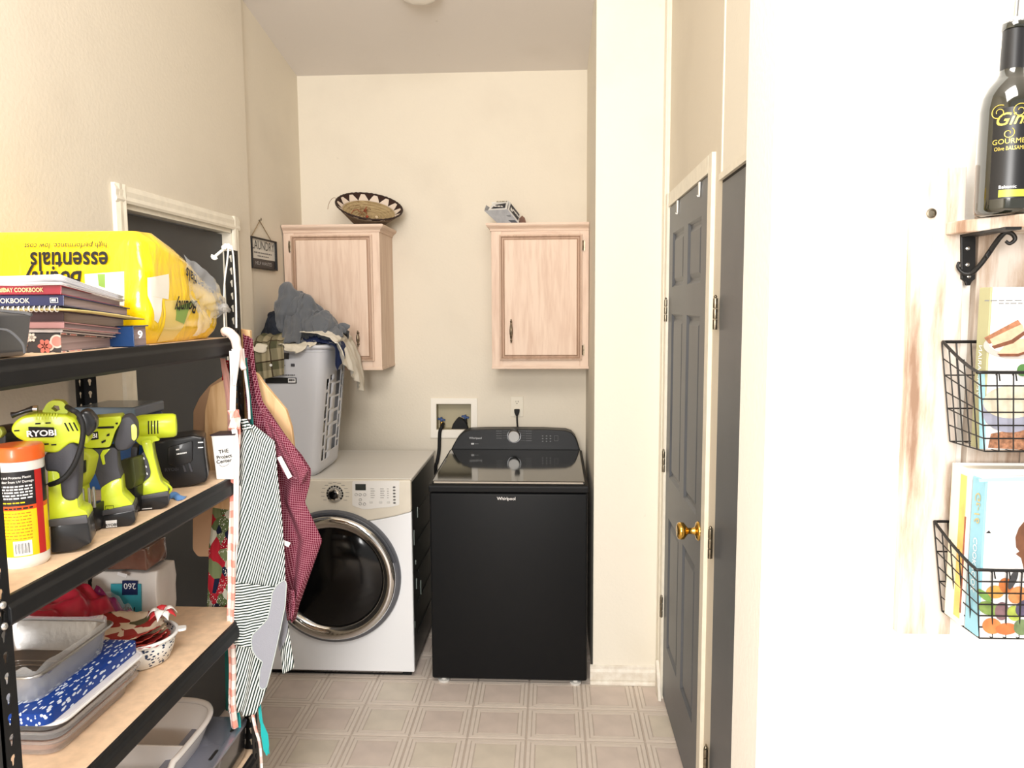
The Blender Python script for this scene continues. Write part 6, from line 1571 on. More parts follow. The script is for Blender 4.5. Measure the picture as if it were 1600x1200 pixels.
def spill(name, label, mat, path, across, length, w, nu=44, nv=60, seed=1, amp=0.006, nf=4):
    """cloth led over the rim: path(s)->(x,y,z) at the middle, across = direction of the width, length(u) = how much of the path each strand uses"""
    bm = BM(); pts = [Vector(p) for p in path]; L_ = [0]
    for i in range(1, len(pts)): L_.append(L_[-1] + (pts[i]-pts[i-1]).length)
    def at(s):
        s = min(s, L_[-1]-1e-6)
        for i in range(1, len(pts)):
            if s <= L_[i]: f = (s-L_[i-1])/(L_[i]-L_[i-1]); return pts[i-1].lerp(pts[i], f), (pts[i]-pts[i-1]).normalized()
        return pts[-1], Vector((0,0,-1))
    ac = Vector(across)
    def fn(u, v):
        p, tg = at(v*length(u)); nn = ac.normalized().cross(tg).normalized()
        if nn.z < 0 and abs(tg.z) < 0.7: nn = -nn
        f_ = amp*(0.4+v)*(sin(nf*2*pi*u + 2.2*v + seed) + 0.5*sin(nf*4.6*pi*u - 3*v)) + 0.004*noise.noise(Vector((u*7, v*9, seed)))
        out = nn if (nn.y < 0 or nn.x > 0) else -nn
        return p + ac*((u-0.5)*w*(1-0.12*sin(pi*min(1, v*1.4)))) + out*(f_ + amp*0.9)
    grid(bm, fn, nu, nv, uvf=lambda u,v: (u*w*1.3, v*length(u)))
    o = obj(name, bm, mat, None, smooth=100, solid=0.003); return tag(o, label, 'laundry', LB)
spill('white_shirt', 'off-white cotton shirt spilling down over the aisle side of the hamper', m_whs,
      [(-1.12,3.47,top+0.060),(-1.05,3.47,top+0.058),(-0.99,3.475,top+0.045),(-0.962,3.48,top+0.020),(-0.942,3.485,top-0.02),(-0.928,3.49,top-0.08),(-0.918,3.50,top-0.16),(-0.912,3.51,top-0.28)],
      (-0.10,1,0), lambda u: 0.23+0.21*min(1,u*1.1)**0.8, 0.44, seed=3, amp=0.007, nf=3)
spill('plaid_shirt', 'olive and cream plaid flannel shirt hanging over the hamper front', m_plaid,
      [(-1.235,3.42,top+0.055),(-1.235,3.33,top+0.050),(-1.235,3.262,top+0.034),(-1.235,3.232,top+0.004),(-1.235,3.226,top-0.05),(-1.235,3.224,top-0.12),(-1.235,3.222,top-0.20)],
      (1,0,0), lambda u: 0.345 - 0.035*abs(u-0.35), 0.15, seed=5, amp=0.005, nf=2)
bm = BM(); lathe(bm, [(0.006,0.0),(0.006,-0.0015),(0.004,-0.002),(0.0,-0.0012)], (-1.215,3.209,top-0.075), 14, 'y'); o = obj('shirt_button', bm, m_white, bpy.data.objects['plaid_shirt'], smooth=40)
garment('cream_shirt', 'crumpled cream shirt under the grey sweatshirt at the hamper front', m_creamc, (0.48,0.34), (54,40), (-1.31,-1.06,3.25,3.43,top+0.12,0.035,5,0.0), core, 80, 3, 0.02)
heapj = [((-1.235,3.46,top+0.055),(0.085,0.12,0.095))] + core
garment('dark_jeans', 'dark indigo jeans balled up against the wall on the hamper', m_denim, (0.42,0.40), (50,48), (-1.345,-1.175,3.33,3.57,top+0.20,0.05,4,0.2), heapj, 70, 5, 0.012, 0.85, 0.004, fold=0.015)
garment('navy_shirt', 'navy blue shirt bunched beneath the grey sweatshirt', m_navyc, (0.38,0.28), (48,36), (-1.14,-0.97,3.29,3.46,top+0.12,0.035,5,0.1), [((-1.06,3.42,top+0.012),(0.09,0.13,0.042))]+core, 70, 6, 0.02, 0.9)
heapg = [((-1.205,3.46,top+0.125),(0.066,0.09,0.155)), ((-1.150,3.46,top+0.105),(0.090,0.11,0.125)), ((-1.085,3.455,top+0.065),(0.10,0.12,0.090)), ((-1.01,3.45,top+0.025),(0.09,0.12,0.055))] + core
garment('grey_sweatshirt', 'heather grey sweatshirt heaped on the crest of the hamper pile', m_greyf, (0.56,0.46), (70,58), (-1.265,-0.965,3.28,3.58,top+0.31,0.05,4,0.12), heapg, 75, 7, 0.035, 0.85, 0.005, fold=0.017)

sl = spill('sleeve', 'x', m_greyf, [(-1.165,3.43,top+0.20),(-1.162,3.375,top+0.155),(-1.156,3.330,top+0.095),(-1.150,3.290,top+0.045),(-1.146,3.255,top+0.018),(-1.144,3.238,top-0.015)],
      (1,0.05,0), lambda u: 0.27-0.02*u, 0.085, seed=9, amp=0.008, nf=1, nu=26, nv=40)
gs_ = bpy.data.objects['grey_sweatshirt']; sl.location = sl.location - gs_.location; sl.parent = gs_
for k_ in ('label', 'category', 'group'): del sl[k_]
# contents seen through the slots
def lump(name, c, r, mat, label, seed):
    bm = BM(); bmesh.ops.create_icosphere(bm, subdivisions=4, radius=1.0)
    for v in bm.verts:
        d = v.co.normalized(); k = 1 + 0.16*noise.noise(d*2.2+Vector((seed,0,0))) + 0.12*abs(noise.noise(d*5+Vector((0,seed,0))))
        v.co = Vector((c[0]+d.x*r[0]*k, c[1]+d.y*r[1]*k, c[2]+d.z*r[2]*k))
    o = obj(name, bm, mat, None, smooth=100); tag(o, label, 'laundry', 'dirty laundry on the hamper')
lump('white_towel', (-1.145, 3.46, ZD+0.13), (0.088,0.13,0.11), m_whs, 'white towel bundled low inside the slotted hamper', 3)
lump('grey_towel', (-1.15, 3.46, ZD+0.30), (0.090,0.13,0.075), M('greyish_towel',(150,146,140),0.95), 'greyish towel midway up inside the slotted hamper', 5)
lump('black_shirt', (-1.155, 3.46, ZD+0.435), (0.112,0.155,0.095), M('black_cotton',(22,22,24),0.95), 'black shirt high inside the slotted hamper', 8)

# ------------------------------------------------------------------ on top of the cabinets
nbk_ = NB('woven_black_white_rim', 0.8); ux_ = nbk_.sep(nbk_.uv())
fr = nbk_.math('FRACT', nbk_.math('MULTIPLY', ux_[0], 15.0))
tri = nbk_.math('LESS_THAN', nbk_.math('ABSOLUTE', nbk_.math('SUBTRACT', fr, 0.5)), nbk_.math('MULTIPLY_ADD' if False else 'MULTIPLY', ux_[1], 0.42))
nbk_.out(nbk_.mix(nbk_.math('MAXIMUM', tri, nbk_.math('GREATER_THAN', ux_[1], 0.86)), (222,206,190), (56,38,32)))
m_weave = wood('coiled_straw', (180, 158, 118), (150, 126, 88), 'x', 3.0, 0.85)
t = thing('woven_basket', 'shallow woven basket with black and white zigzag rim tilted on a cabinet top', 'basket', (-0.93, 3.86, 2.082))
R_b = Matrix.Translation((-0.930, 3.875, 2.150)) @ Matrix.Rotation(radians(14), 4, 'Y') @ Matrix.Rotation(radians(27), 4, 'X') @ Matrix.Scale(0.93, 4)
def bsk(r, z, a): return R_b @ Vector((r*cos(a), r*sin(a), z))
bm = BM(); grid(bm, lambda u,v: bsk(0.142+0.036*v, 0.012+0.030*v, 2*pi*u), 90, 5, closeu=False, uvf=lambda u,v: (u, v)); bmesh.ops.remove_doubles(bm, verts=bm.verts, dist=1e-5); obj('zigzag_rim', bm, nbk_.mt, t, smooth=80, solid=0.004)
bm = BM(); V_ = grid(bm, lambda u,v: bsk(0.142*(0.03+0.97*v), -0.030+0.042*v**3, 2*pi*u), 60, 10, closeu=True); bm.faces.new(V_[0]); obj('coiled_centre', bm, m_weave, t, smooth=80, solid=0.006)
bm = BM(); grid(bm, lambda u,v: (lambda p: (p.x, p.y, max(p.z, 2.0815)))(bsk(0.168-0.085*v, 0.030-0.085*v, 2*pi*u)), 60, 8, closeu=True); obj('basket_body', bm, M('shaded_wicker',(120,100,80),0.85,var=0.3,vscale=60), t, smooth=80, solid=0.003)
for k in range(9):
    r = 0.02+0.0145*k; bm = BM(); tube(bm, [bsk(r, -0.0255+0.042*(r/0.142)**3, j*2*pi/48) for j in range(48)], 0.0032, 6, closed=True); obj('coil', bm, m_weave, t, smooth=80)
bm = BM(); tube(bm, [bsk(0.179, 0.043+0.0015*sin(9*j), j*2*pi/90) for j in range(90)], 0.0042, 8, closed=True); obj('rim_binding', bm, M('dark_brown_fibre',(52,36,30),0.8), t, smooth=80)
m_twig = M('dry_grass_stem', (128, 92, 60), 0.8)
rnd_ = random.Random(9)
for k in range(9):
    a = rnd_.uniform(0, 2*pi); p0 = Vector((-0.03+rnd_.uniform(-0.03,0.03), 0.02+rnd_.uniform(-0.03,0.03), 0)); l = rnd_.uniform(0.03, 0.07)
    pts = [R_b @ Vector((p0.x+l*s*cos(a+s), p0.y+l*s*sin(a+s), -0.012+0.02*sin(3*s))) for s in [j/6 for j in range(7)]]
    bm = BM(); tube(bm, pts, 0.0013, 5); obj('dried_stem', bm, m_twig if k % 3 else M('rust_stem',(150,66,42),0.8), t, smooth=60)
for (dx, dy) in ((-0.035,0.055),(0.0,-0.025),(0.045,0.0),(0.05,-0.005)):
    bm = BM(); bmesh.ops.create_icosphere(bm, subdivisions=2, radius=0.0085)
    for v in bm.verts: v.co = R_b @ (Vector((dx, dy, -0.010)) + v.co*(1+0.3*noise.noise(v.co*300)))
    obj('seed_head', bm, M('rust_stem',(150,66,42),0.8) if dx < 0.01 else M('pale_seed',(206,184,150),0.8), t, smooth=60)
q = [(-1.075,2.216),(-1.088,2.219),(-1.105,2.204),(-1.115,2.182),(-1.119,2.163)]
bm = BM(); tube(bm, smoothpath([(p[0],3.80,p[1]) for p in q],4), 0.0012, 5); obj('loose_fibre', bm, m_twig, t, smooth=60)
# tipped-over printed carton
t = thing('printed_carton', 'tipped open carton with black and white print on a cabinet top', 'box', (-0.22, 3.82, 2.079))
m_cg = M('grey_card',(150,150,152),0.6,var=0.15,vscale=40); m_cw = M('white_card2',(222,220,216),0.5); m_ck = M('black_card',(26,28,40),0.5)
fq = [Vector((p[0], 3.76, p[1])) for p in [(-0.328,2.142),(-0.214,2.147),(-0.161,2.083),(-0.262,2.085)]]
fq[2].z = fq[3].z = 2.0795
dv = Vector((0.006, 0.075, 0.048))
def cq(name, pts, mat, th=0.0018, par=None):
    bm = BM(); bm.faces.new([bm.verts.new(p) for p in pts]); return obj(name, bm, mat, par or t, solid=th)
cq('front_panel', fq, m_cg)
cq('back_panel', [p+dv for p in (fq[0]*0.8+fq[1]*0.2, fq[1], fq[2], fq[3])], m_cw)
ep = cq('end_panel', [fq[1], fq[1]+dv, fq[2]+dv, fq[2]], m_cw)
cq('bottom_panel', [fq[3], fq[2], fq[2]+dv, fq[3]+dv], m_ck)
cq('side_panel', [fq[0], fq[0]+dv*0.7, fq[3]+dv, fq[3]], m_cg)
def ept(a, b): return fq[1]*(1-a)*(1-b)+(fq[1]+dv)*(1-a)*b+fq[2]*a*(1-b)+(fq[2]+dv)*a*b + Vector((0.0022,-0.0005,0.001))
cq('printed_block', [ept(0.10,0.14), ept(0.10,0.88), ept(0.90,0.88), ept(0.90,0.14)], m_ck, 0.0006, ep)
cq('printed_mark', [ept(0.16,0.22)+Vector((0.001,0,0)), ept(0.16,0.55)+Vector((0.001,0,0)), ept(0.34,0.45)+Vector((0.001,0,0)), ept(0.34,0.22)+Vector((0.001,0,0))], m_cw, 0.0004, ep)
u_ = (ept(1,0)-ept(0,0)).normalized(); w2_ = (ept(0,1)-ept(0,0)).normalized()
dashes(ept(0.34,0.42)+Vector((0.0015,0,0)), u_, w2_, 0.045, 0.016, 5, m_cw, ep, 4)
cq('flap', [fq[0]*0.85+fq[1]*0.15, fq[1]+Vector((-0.004,0.0,0.0)), fq[1]+dv*0.98+Vector((-0.004,0,0.004)), fq[0]*0.7+fq[1]*0.3+dv*0.85+Vector((0,0,0.002))], m_cw)
cq('printed_block', [fq[0]*0.72+fq[1]*0.28+dv*0.12+Vector((0,-0.003,0.004)), fq[1]+dv*0.12+Vector((-0.014,-0.003,0.004)), fq[1]+dv*0.62+Vector((-0.014,-0.003,0.006)), fq[0]*0.55+fq[1]*0.45+dv*0.5+Vector((0,-0.003,0.006))], m_ck, 0.0006)
dashes(fq[0]*0.6+fq[1]*0.4+dv*0.22+Vector((0,-0.006,0.007)), (1,0,-0.05), (0,0.075,0.048), 0.055, 0.014, 4, m_cw, t, 6)
dashes(fq[0]*0.55+fq[1]*0.45+dv*0.74+Vector((0,-0.006,0.010)), (1,0,0.02), (0,0.075,0.048), 0.055, 0.007, 4, M('olive_ink',(120,116,84),0.6), t, 7)
cq('printed_mark', [fq[0]*0.25+fq[1]*0.35+fq[2]*0.40+Vector((0,-0.002,0)), fq[1]*0.6+fq[2]*0.4+Vector((-0.006,-0.002,0)), fq[1]*0.55+fq[2]*0.45+Vector((-0.008,-0.002,-0.006)), fq[0]*0.2+fq[1]*0.35+fq[2]*0.45+Vector((0,-0.002,-0.004))], M('mid_grey_ink',(110,110,112),0.6), 0.0004)
cq('printed_block', [fq[2]*0.72+fq[1]*0.28+Vector((-0.035,-0.0022,-0.004)), fq[2]*0.72+fq[1]*0.28+Vector((-0.002,-0.0022,-0.004)), fq[2]+Vector((-0.003,-0.0022,0.001)), fq[2]+Vector((-0.032,-0.0022,0.001))], m_ck, 0.0004)
bm = BM(); q = [(-0.160,2.105),(-0.144,2.120),(-0.131,2.108),(-0.125,2.084),(-0.160,2.085)]
prism(bm, [(p[0], max(p[1],2.0795)) for p in q], 'y', 3.79, 3.86); o = obj('wooden_block', bm, M('brown_scrap_wood',(112,80,64),0.7,var=0.4,vscale=60), bev=0.002); tag(o, 'small brown wood scrap propping the tipped carton', 'block')

# ------------------------------------------------------------------ laundry sign on the left wall
t = thing('laundry_sign', 'small black framed LAUNDRY sign hanging from twine on a nail', 'sign', (-1.336, 3.47, 1.85))
ya, yb2, za_, zb_ = 3.318, 3.625, 1.850, 1.990
bm = BM(); plate(bm, rect(ya,za_,yb2,zb_), [rect(ya+0.008,za_+0.006,yb2-0.008,zb_-0.006)], 'x', -1.336, -1.320); obj('frame', bm, m_ink, t, bev=0.001)
bm = BM(); box(bm, (-1.3355,ya+0.006,za_+0.046),(-1.330,yb2-0.006,zb_-0.005)); obj('panel', bm, M('pale_sign_panel',(214,212,204),0.5), t)
bm = BM(); box(bm, (-1.3355,ya+0.006,za_+0.005),(-1.3300,yb2-0.006,za_+0.046)); obj('panel', bm, M('charcoal_sign_panel',(50,48,48),0.5), t)
for (s, sz, z, mt_, wx_, fat) in (('LAUNDRY',0.040,za_+0.088,m_ink,1.05,-0.01),('HELP WANTED',0.016,za_+0.018,m_print,1.3,-0.01)):
    text('lettering', s, sz, (-1.3295, (ya+yb2)/2, z), (0,1,0), (0,0,1), mt_, t, wx=wx_, fat=fat)
dashes((-1.3295, ya+0.04, za_+0.070), (0,1,0), (0,0,1), 0.22, 0.006, 9, m_printd, t)
dashes((-1.3295, ya+0.08, za_+0.056), (0,1,0), (0,0,1), 0.14, 0.005, 6, m_printd, t)
bm = BM(); tube(bm, [(-1.330,ya+0.02,zb_),(-1.331,3.444,2.068),(-1.330,yb2-0.05,zb_)], 0.0018, 6); obj('twine', bm, M('jute_twine',(150,126,92),0.9), t, smooth=60)
bm = BM(); tube(bm, [(-1.338,3.444,2.070),(-1.322,3.444,2.074)], 0.0022, 6); tube(bm, [(-1.324,3.444+0.006*cos(a),2.076+0.006*sin(a)) for a in [k*pi/4 for k in range(8)]], 0.0012, 5, closed=True); obj('nail', bm, m_hinge, t)

# ------------------------------------------------------------------ whitewashed wall rack with wire baskets on the near wall
def washed(name):
    mt = bpy.data.materials.new(name); mt.use_nodes = True
    nt = mt.node_tree; N = nt.nodes; L = nt.links; b = N['Principled BSDF']; b.inputs['Roughness'].default_value = 0.65
    tc = N.new('ShaderNodeTexCoord'); mp = N.new('ShaderNodeMapping'); mp.inputs['Scale'].default_value = (16, 16, 2.2)
    L.new(tc.outputs['Object'], mp.inputs[0])
    n = N.new('ShaderNodeTexNoise'); n.inputs['Scale'].default_value = 1.3; n.inputs['Detail'].default_value = 9; n.inputs['Roughness'].default_value = 0.62
    L.new(mp.outputs[0], n.inputs['Vector'])
    r = N.new('ShaderNodeValToRGB'); e = r.color_ramp.elements
    e[0].position = 0.36; e[0].color = (*lin((138,110,90)),1); e[1].position = 0.56; e[1].color = (*lin((206,196,186)),1)
    q = r.color_ramp.elements.new(0.46); q.color = (*lin((180,160,142)),1)
    L.new(n.outputs['Fac'], r.inputs[0]); L.new(r.outputs[0], b.inputs['Base Color'])
    return mt
m_wash = washed('whitewashed_pine')
m_iron = M('black_wire', (26, 25, 25), 0.45, 0.3)
t = thing('wall_rack', 'whitewashed plank wall rack with a shelf and two black wire baskets', 'wall rack', (0.74, 1.25, 1.12))
rk2 = t
bm = BM(); prism(bm, [(0.571,1.130),(0.655,1.130),(0.642,1.883),(0.564,1.882)], 'y', 1.230, 1.2495); obj('plank', bm, m_wash, t, bev=0.0015)
bm = BM(); box(bm, (0.6665,1.232,1.160),(0.7485,1.2495,1.86)); obj('plank', bm, m_wash, t, bev=0.0015)
bm = BM(); box(bm, (0.7505,1.232,1.160),(0.8325,1.2495,1.86)); obj('plank', bm, m_wash, t, bev=0.0015)
bm = BM(); box(bm, (0.8345,1.230,1.125),(0.917,1.2495,1.885)); obj('plank', bm, m_wash, t, bev=0.0015)
q = [(0.591,1.812)]
bm = BM(); lathe(bm, [(0.0075,0.0),(0.0075,-0.002),(0.005,-0.0025),(0.0045,-0.0008),(0.0,-0.0008)], (q[0][0],1.230,q[0][1]), 20, 'y'); obj('screw', bm, m_hinge, t, smooth=40)
bm = BM(); sp = [(0.614,1.230),(0.618,1.205),(0.636,1.165),(0.662,1.125),(0.70,1.100),(0.75,1.092),(0.80,1.100),(0.838,1.125),(0.864,1.165),(0.882,1.205),(0.886,1.230)]
prism(bm, sp, 'z', 1.7785, 1.7975); obj('shelf', bm, m_wash, t, bev=0.002)
# iron bracket with scroll
q = [(0.636,1.779),(0.658,1.779),(0.661,1.710),(0.656,1.706),(0.654,1.700),(0.648,1.700),(0.646,1.706),(0.640,1.710)]
bm = BM(); prism(bm, q, 'y', 1.225, 1.230); br = obj('bracket', bm, m_iron, t, bev=0.001)
bm = BM(); box(bm, (q[0][0],1.110,1.7745),(q[1][0],1.226,1.7785)); obj('bracket_arm', bm, m_iron, br)
q = [(0.633,1.736),(0.631,1.728),(0.638,1.719),(0.647,1.718),(0.654,1.728),(0.661,1.743),(0.666,1.758),(0.670,1.770),(0.676,1.777),(0.683,1.774),(0.686,1.766),(0.680,1.760),(0.675,1.764)]
ys = [1.222,1.220,1.217,1.212,1.205,1.198,1.190,1.182,1.178,1.174,1.172,1.174,1.176]
bm = BM(); Pq = smoothpath([(p[0],y,p[1]) for p, y in zip(q, ys)], 5); n_ = len(Pq)
tube(bm, Pq, [0.0022+0.0016*sin(pi*i/(n_-1)) for i in range(n_)], 8); obj('scroll', bm, m_iron, br, smooth=60)
q = [(0.660,1.753),(0.665,1.747),(0.659,1.738),(0.655,1.745)]
bm = BM(); prism(bm, q, 'y', 1.190, 1.196); obj('scroll_collar', bm, m_iron, br, bev=0.002)
for c in [(0.646,1.757),(0.647,1.732),(0.650,1.714)]:
    bm = BM(); lathe(bm, [(0.003,0.0),(0.003,-0.002),(0.0,-0.003)], (c[0],1.225,c[1]), 12, 'y'); obj('screw', bm, m_steel, br, smooth=50)
def basket(bl, fl, bb, fb, xr):
    """wire basket: back-left rim, front-left rim, back-left foot, front-left foot (x,y,z each); mirrored about xr"""
    bl, fl, bb, fb = map(Vector, (bl, fl, bb, fb))
    def mir(p): return Vector((2*xr - p.x, p.y, p.z))
    root = (lambda b: (tube(b, smoothpath([bl + Vector((0.02,0,0)), bl + Vector((0.004,-0.001,0)), bl + Vector((0,-0.008,-0.002)), bl*0.5+fl*0.5 + Vector((0,0,-0.004)), fl + Vector((0,0.010,0.001)), fl + Vector((0.012,0,0)), (fl+mir(fl))/2, mir(fl) + Vector((-0.012,0,0)), mir(fl) + Vector((0,0.010,0.001)), mir(bl) + Vector((0,-0.006,-0.002)), mir(bl) + Vector((-0.02,0,0))], 6), 0.0024, 8), b)[1])(BM())
    rt = obj('wire_basket', root, m_iron, rk2, smooth=60, label='black wire basket')
    bm = BM(); tube(bm, [bl + Vector((0.02,0.0,0)), mir(bl) + Vector((-0.02,0.0,0))], 0.0024, 8); obj('rim_wire', bm, m_iron, rt, smooth=60)
    r = 0.0011
    def sidept(s, v, m=False):   # s 0 back..1 front, v 0 foot..1 rim
        p = (bb*(1-s)+fb*s)*(1-v) + (bl*(1-s)+fl*s)*v
        return mir(p) if m else p
    for m_ in (False, True):
        for k in range(0, 6):
            s = k/5; bm = BM(); tube(bm, [sidept(s, 1.0, m_), sidept(s, 0.5, m_), sidept(s, 0.0, m_)], r, 5); obj('wire', bm, m_iron, rt)
    nfront = 13
    for k in range(1, nfront):
        s = k/nfront; bm = BM(); tube(bm, [fl*(1-s)+mir(fl)*s, fb*(1-s)+mir(fb)*s, bb*(1-s)+mir(bb)*s, bl*(1-s)+mir(bl)*s], r, 5); obj('wire', bm, m_iron, rt)
        bm = BM(); p = fl*(1-s)+mir(fl)*s; tube(bm, [p + Vector((0.004,-0.002,-0.012)), p + Vector((0.001,-0.0025,0.0015)), p + Vector((0,0.002,-0.004))], r, 5); obj('wire_hook', bm, m_iron, rt)
    for j in range(0, 6):
        v = j/6.0
        bm = BM(); tube(bm, [sidept(0,v), sidept(1,v), sidept(1,v,True), sidept(0,v,True)], r, 5); obj('wire', bm, m_iron, rt)
        if j % 2 == 0: bm = BM(); tube(bm, [sidept(0,v), sidept(0,v,True)], r, 5); obj('wire', bm, m_iron, rt)
    return rt
def P3(l, y): return (l[0][0], y, l[0][1])
basket(P3([(0.615,1.612)], 1.225), P3([(0.610,1.574)], 1.105), P3([(0.633,1.454)], 1.22), P3([(0.628,1.458)], 1.115), 0.76)
basket(P3([(0.617,1.322)], 1.225), P3([(0.622,1.284)], 1.105), P3([(0.635,1.174)], 1.22), P3([(0.636,1.176)], 1.115), 0.76)
# standing cookbooks
def standing(label, x0, x1, y0, y1, z0, z1, m_sp, m_cov, pg=None):
    t = thing('cookbook', label, 'book', ((x0+x1)/2, (y0+y1)/2, z0), 'cookbooks in the wire baskets')
    bm = BM(); box(bm, (x0+0.003, y0, z0), (x1, y0+0.003, z1)); obj('front_cover', bm, m_cov, t, bev=0.0008)
    bm = BM(); box(bm, (x0+0.003, y1-0.003, z0), (x1, y1, z1)); obj('back_cover', bm, m_cov, t, bev=0.0008)
    bm = BM(); box(bm, (x0, y0, z0), (x0+0.003, y1, z1)); obj('spine', bm, m_sp, t, bev=0.0008)
    bm = BM(); box(bm, (x0+0.004, y0+0.0035, z0+0.003), (x1-0.004, y1-0.0035, z1-0.004)); obj('pages', bm, pg or M('cream_page_block', (226,220,206), 0.85), t)
    return t
def pr(t, name, poly, y, mat):
    bm = BM(); prism(bm, poly, 'y', y-0.0004, y); return obj(name, bm, mat, t)
m_covw = M('white_cover', (214,214,214), 0.35, coat=0.3)
zb = 1.457
t = standing('white-covered cookbook with sandwich photo and olive spine in the upper basket', 0.634, 0.86, 1.134, 1.163, zb, 1.695, M('olive_spine', (160,158,120), 0.5), m_covw)
Y0 = 1.1335
text('lettering', 'VEGETARIAN', 0.009, (0.6335, 1.1525, 1.53), (0,0,1), (0,1,0), m_lw, t, align='LEFT', warp=lambda a,b: (0.6335, 1.1525-b+0.002, 1.535+a))
c = [(0.658,1.603),(0.658,1.603)]
pr(t, 'printed_plate', ell(*([(0.676,1.611)])[0], 0.048, 0.020, 40), Y0, M('plate_print', (168,160,154), 0.5))
pr(t, 'printed_plate', ell(*([(0.678,1.614)])[0], 0.043, 0.016, 40), Y0-0.0004, M('plate_print_light', (204,200,196), 0.5))
m_toast = M('toast_print', (146,98,70), 0.6, var=0.4, vscale=160); m_crust = M('crust_print', (108,64,42), 0.6, var=0.3, vscale=120); m_bread = M('bread_print', (190,162,134), 0.6, var=0.15, vscale=90)
pr(t, 'printed_toast', [(0.628,1.622),(0.649,1.634),(0.674,1.648),(0.680,1.640),(0.659,1.625),(0.636,1.613)], Y0-0.0008, m_toast)
pr(t, 'printed_toast', [(0.636,1.620),(0.661,1.633),(0.680,1.642),(0.684,1.633),(0.665,1.618),(0.642,1.609)], Y0-0.0010, m_bread)
pr(t, 'printed_toast', [(0.639,1.610),(0.666,1.619),(0.684,1.632),(0.684,1.626),(0.669,1.614),(0.643,1.606)], Y0-0.0012, m_crust)
pr(t, 'printed_toast', [(0.648,1.599),(0.658,1.611),(0.677,1.620),(0.695,1.622),(0.696,1.606),(0.677,1.599)], Y0-0.0011, m_bread)
pr(t, 'printed_toast', [(0.648,1.599),(0.677,1.599),(0.696,1.606),(0.696,1.602),(0.677,1.595),(0.652,1.595)], Y0-0.0013, m_crust)
pr(t, 'printed_band', [(0.623,1.573),(0.632,1.571),(0.640,1.458),(0.631,1.458)], Y0, M('aqua_band', (140,184,194), 0.5))
pr(t, 'printed_bowl', ell(*([(0.673,1.517)])[0], 0.042, 0.034, 40), Y0-0.0004, M('bowl_print', (140,142,158), 0.5))
pr(t, 'printed_bowl', ell(*([(0.672,1.528)])[0], 0.040, 0.024, 40), Y0-0.0008, M('soup_print', (196,188,168), 0.5, var=0.2, vscale=70))
pr(t, 'printed_mat', [(0.643,1.460),(0.646,1.481),(0.667,1.485),(0.692,1.494),(0.710,1.490),(0.713,1.456)], Y0-0.0002, M('wicker_print', (156,110,82), 0.6, var=0.5, vscale=220))
pr(t, 'printed_leaf', ell(*([(0.685,1.575)])[0], 0.008, 0.009, 16), Y0-0.0010, M('leaf_print', (70,110,56), 0.5))
c = [(0.656,1.675)]
dashes((c[0][0]-0.03, Y0, c[0][1]), (1,0,0), (0,0,1), 0.09, 0.0016, 9, m_printd, t, 3)
dashes((c[0][0]-0.01, Y0, c[0][1]-0.004), (1,0,0), (0,0,1), 0.07, 0.0014, 7, m_printd, t, 4)
t = standing('light-blue-spined cookbook with vegetable cover in the lower basket', 0.632, 0.86, 1.114, 1.148, 1.179, 1.415, M('sky_blue_spine', (132,184,204), 0.45), m_covw)
Y0 = 1.1135
pr(t, 'printed_band', [(0.621,1.418),(0.720,1.422),(0.721,1.417),(0.622,1.413)], Y0, M('sky_blue_band', (150,200,216), 0.5))
m_goldp = M('gold_print', (190,170,110), 0.5)
text('lettering', 'Gt-16', 0.014, (0,0,0), (1,0,0), (0,0,1), m_goldp, t, align='LEFT', shear=0.2, warp=lambda a,b: (0.6312, 1.124+b, 1.395-a))
text('lettering', 'COOKBOOK', 0.010, (0,0,0), (1,0,0), (0,0,1), m_lw, t, align='LEFT', warp=lambda a,b: (0.6312, 1.126+b, 1.325-a))
q = [(0.699,1.358),(0.689,1.355),(0.682,1.345),(0.678,1.331),(0.680,1.316),(0.685,1.310),(0.680,1.306),(0.688,1.300),(0.693,1.283),(0.704,1.281)]
pr(t, 'printed_hair', q, Y0-0.0002, M('hair_print', (104,66,44), 0.6, var=0.3, vscale=60))
q = [(0.636,1.337),(0.640,1.341),(0.643,1.337)]
pr(t, 'printed_mark', q, Y0-0.0002, m_ink)
VEG = [(0.654,1.248),(0.669,1.258),(0.686,1.244),(0.646,1.223),(0.665,1.219),(0.683,1.216),(0.697,1.224),(0.652,1.196),(0.673,1.192),(0.695,1.195),(0.638,1.243),(0.678,1.268)]
for i, (px, py, rx, rz_, col) in enumerate(((1555,925,0.013,0.010,(226,160,60)),(1572,915,0.010,0.012,(214,110,40)),(1590,930,0.014,0.012,(226,140,70)),(1545,950,0.010,0.016,(120,150,60)),(1565,955,0.014,0.010,(120,84,90)),(1585,958,0.012,0.010,(170,190,60)),(1600,950,0.012,0.014,(70,60,90)),(1550,978,0.014,0.012,(226,120,50)),(1572,982,0.016,0.009,(224,100,40)),(1596,980,0.012,0.012,(96,120,70)),(1537,930,0.005,0.014,(110,160,60)),(1582,905,0.016,0.005,(50,50,54)))):
    pp = VEG[i]
    pr(t, 'printed_vegetable', ell(pp[0], pp[1], rx, rz_, 20, rot=0.4*i), Y0-0.0003-0.00008*i, M('veg_print_%d' % i, tuple(int(c_*0.72+28) for c_ in col), 0.5, var=0.25, vscale=90))
dashes((0.664, Y0-0.0002, 1.262), (1,0,0), (0,0,1), 0.022, 0.0016, 4, m_printd, t, 8)
t = standing('cream and yellow striped cookbook behind the blue-spined one', 0.628, 0.85, 1.152, 1.200, 1.179, 1.424, M('ivory_spine', (238,228,204), 0.5), m_covw)
bm = BM(); box(bm, (0.6272,1.156,1.179+0.01),(0.6285,1.172,1.412)); obj('printed_band', bm, M('mustard_band', (228,190,104), 0.5, var=0.2, vscale=30), t)
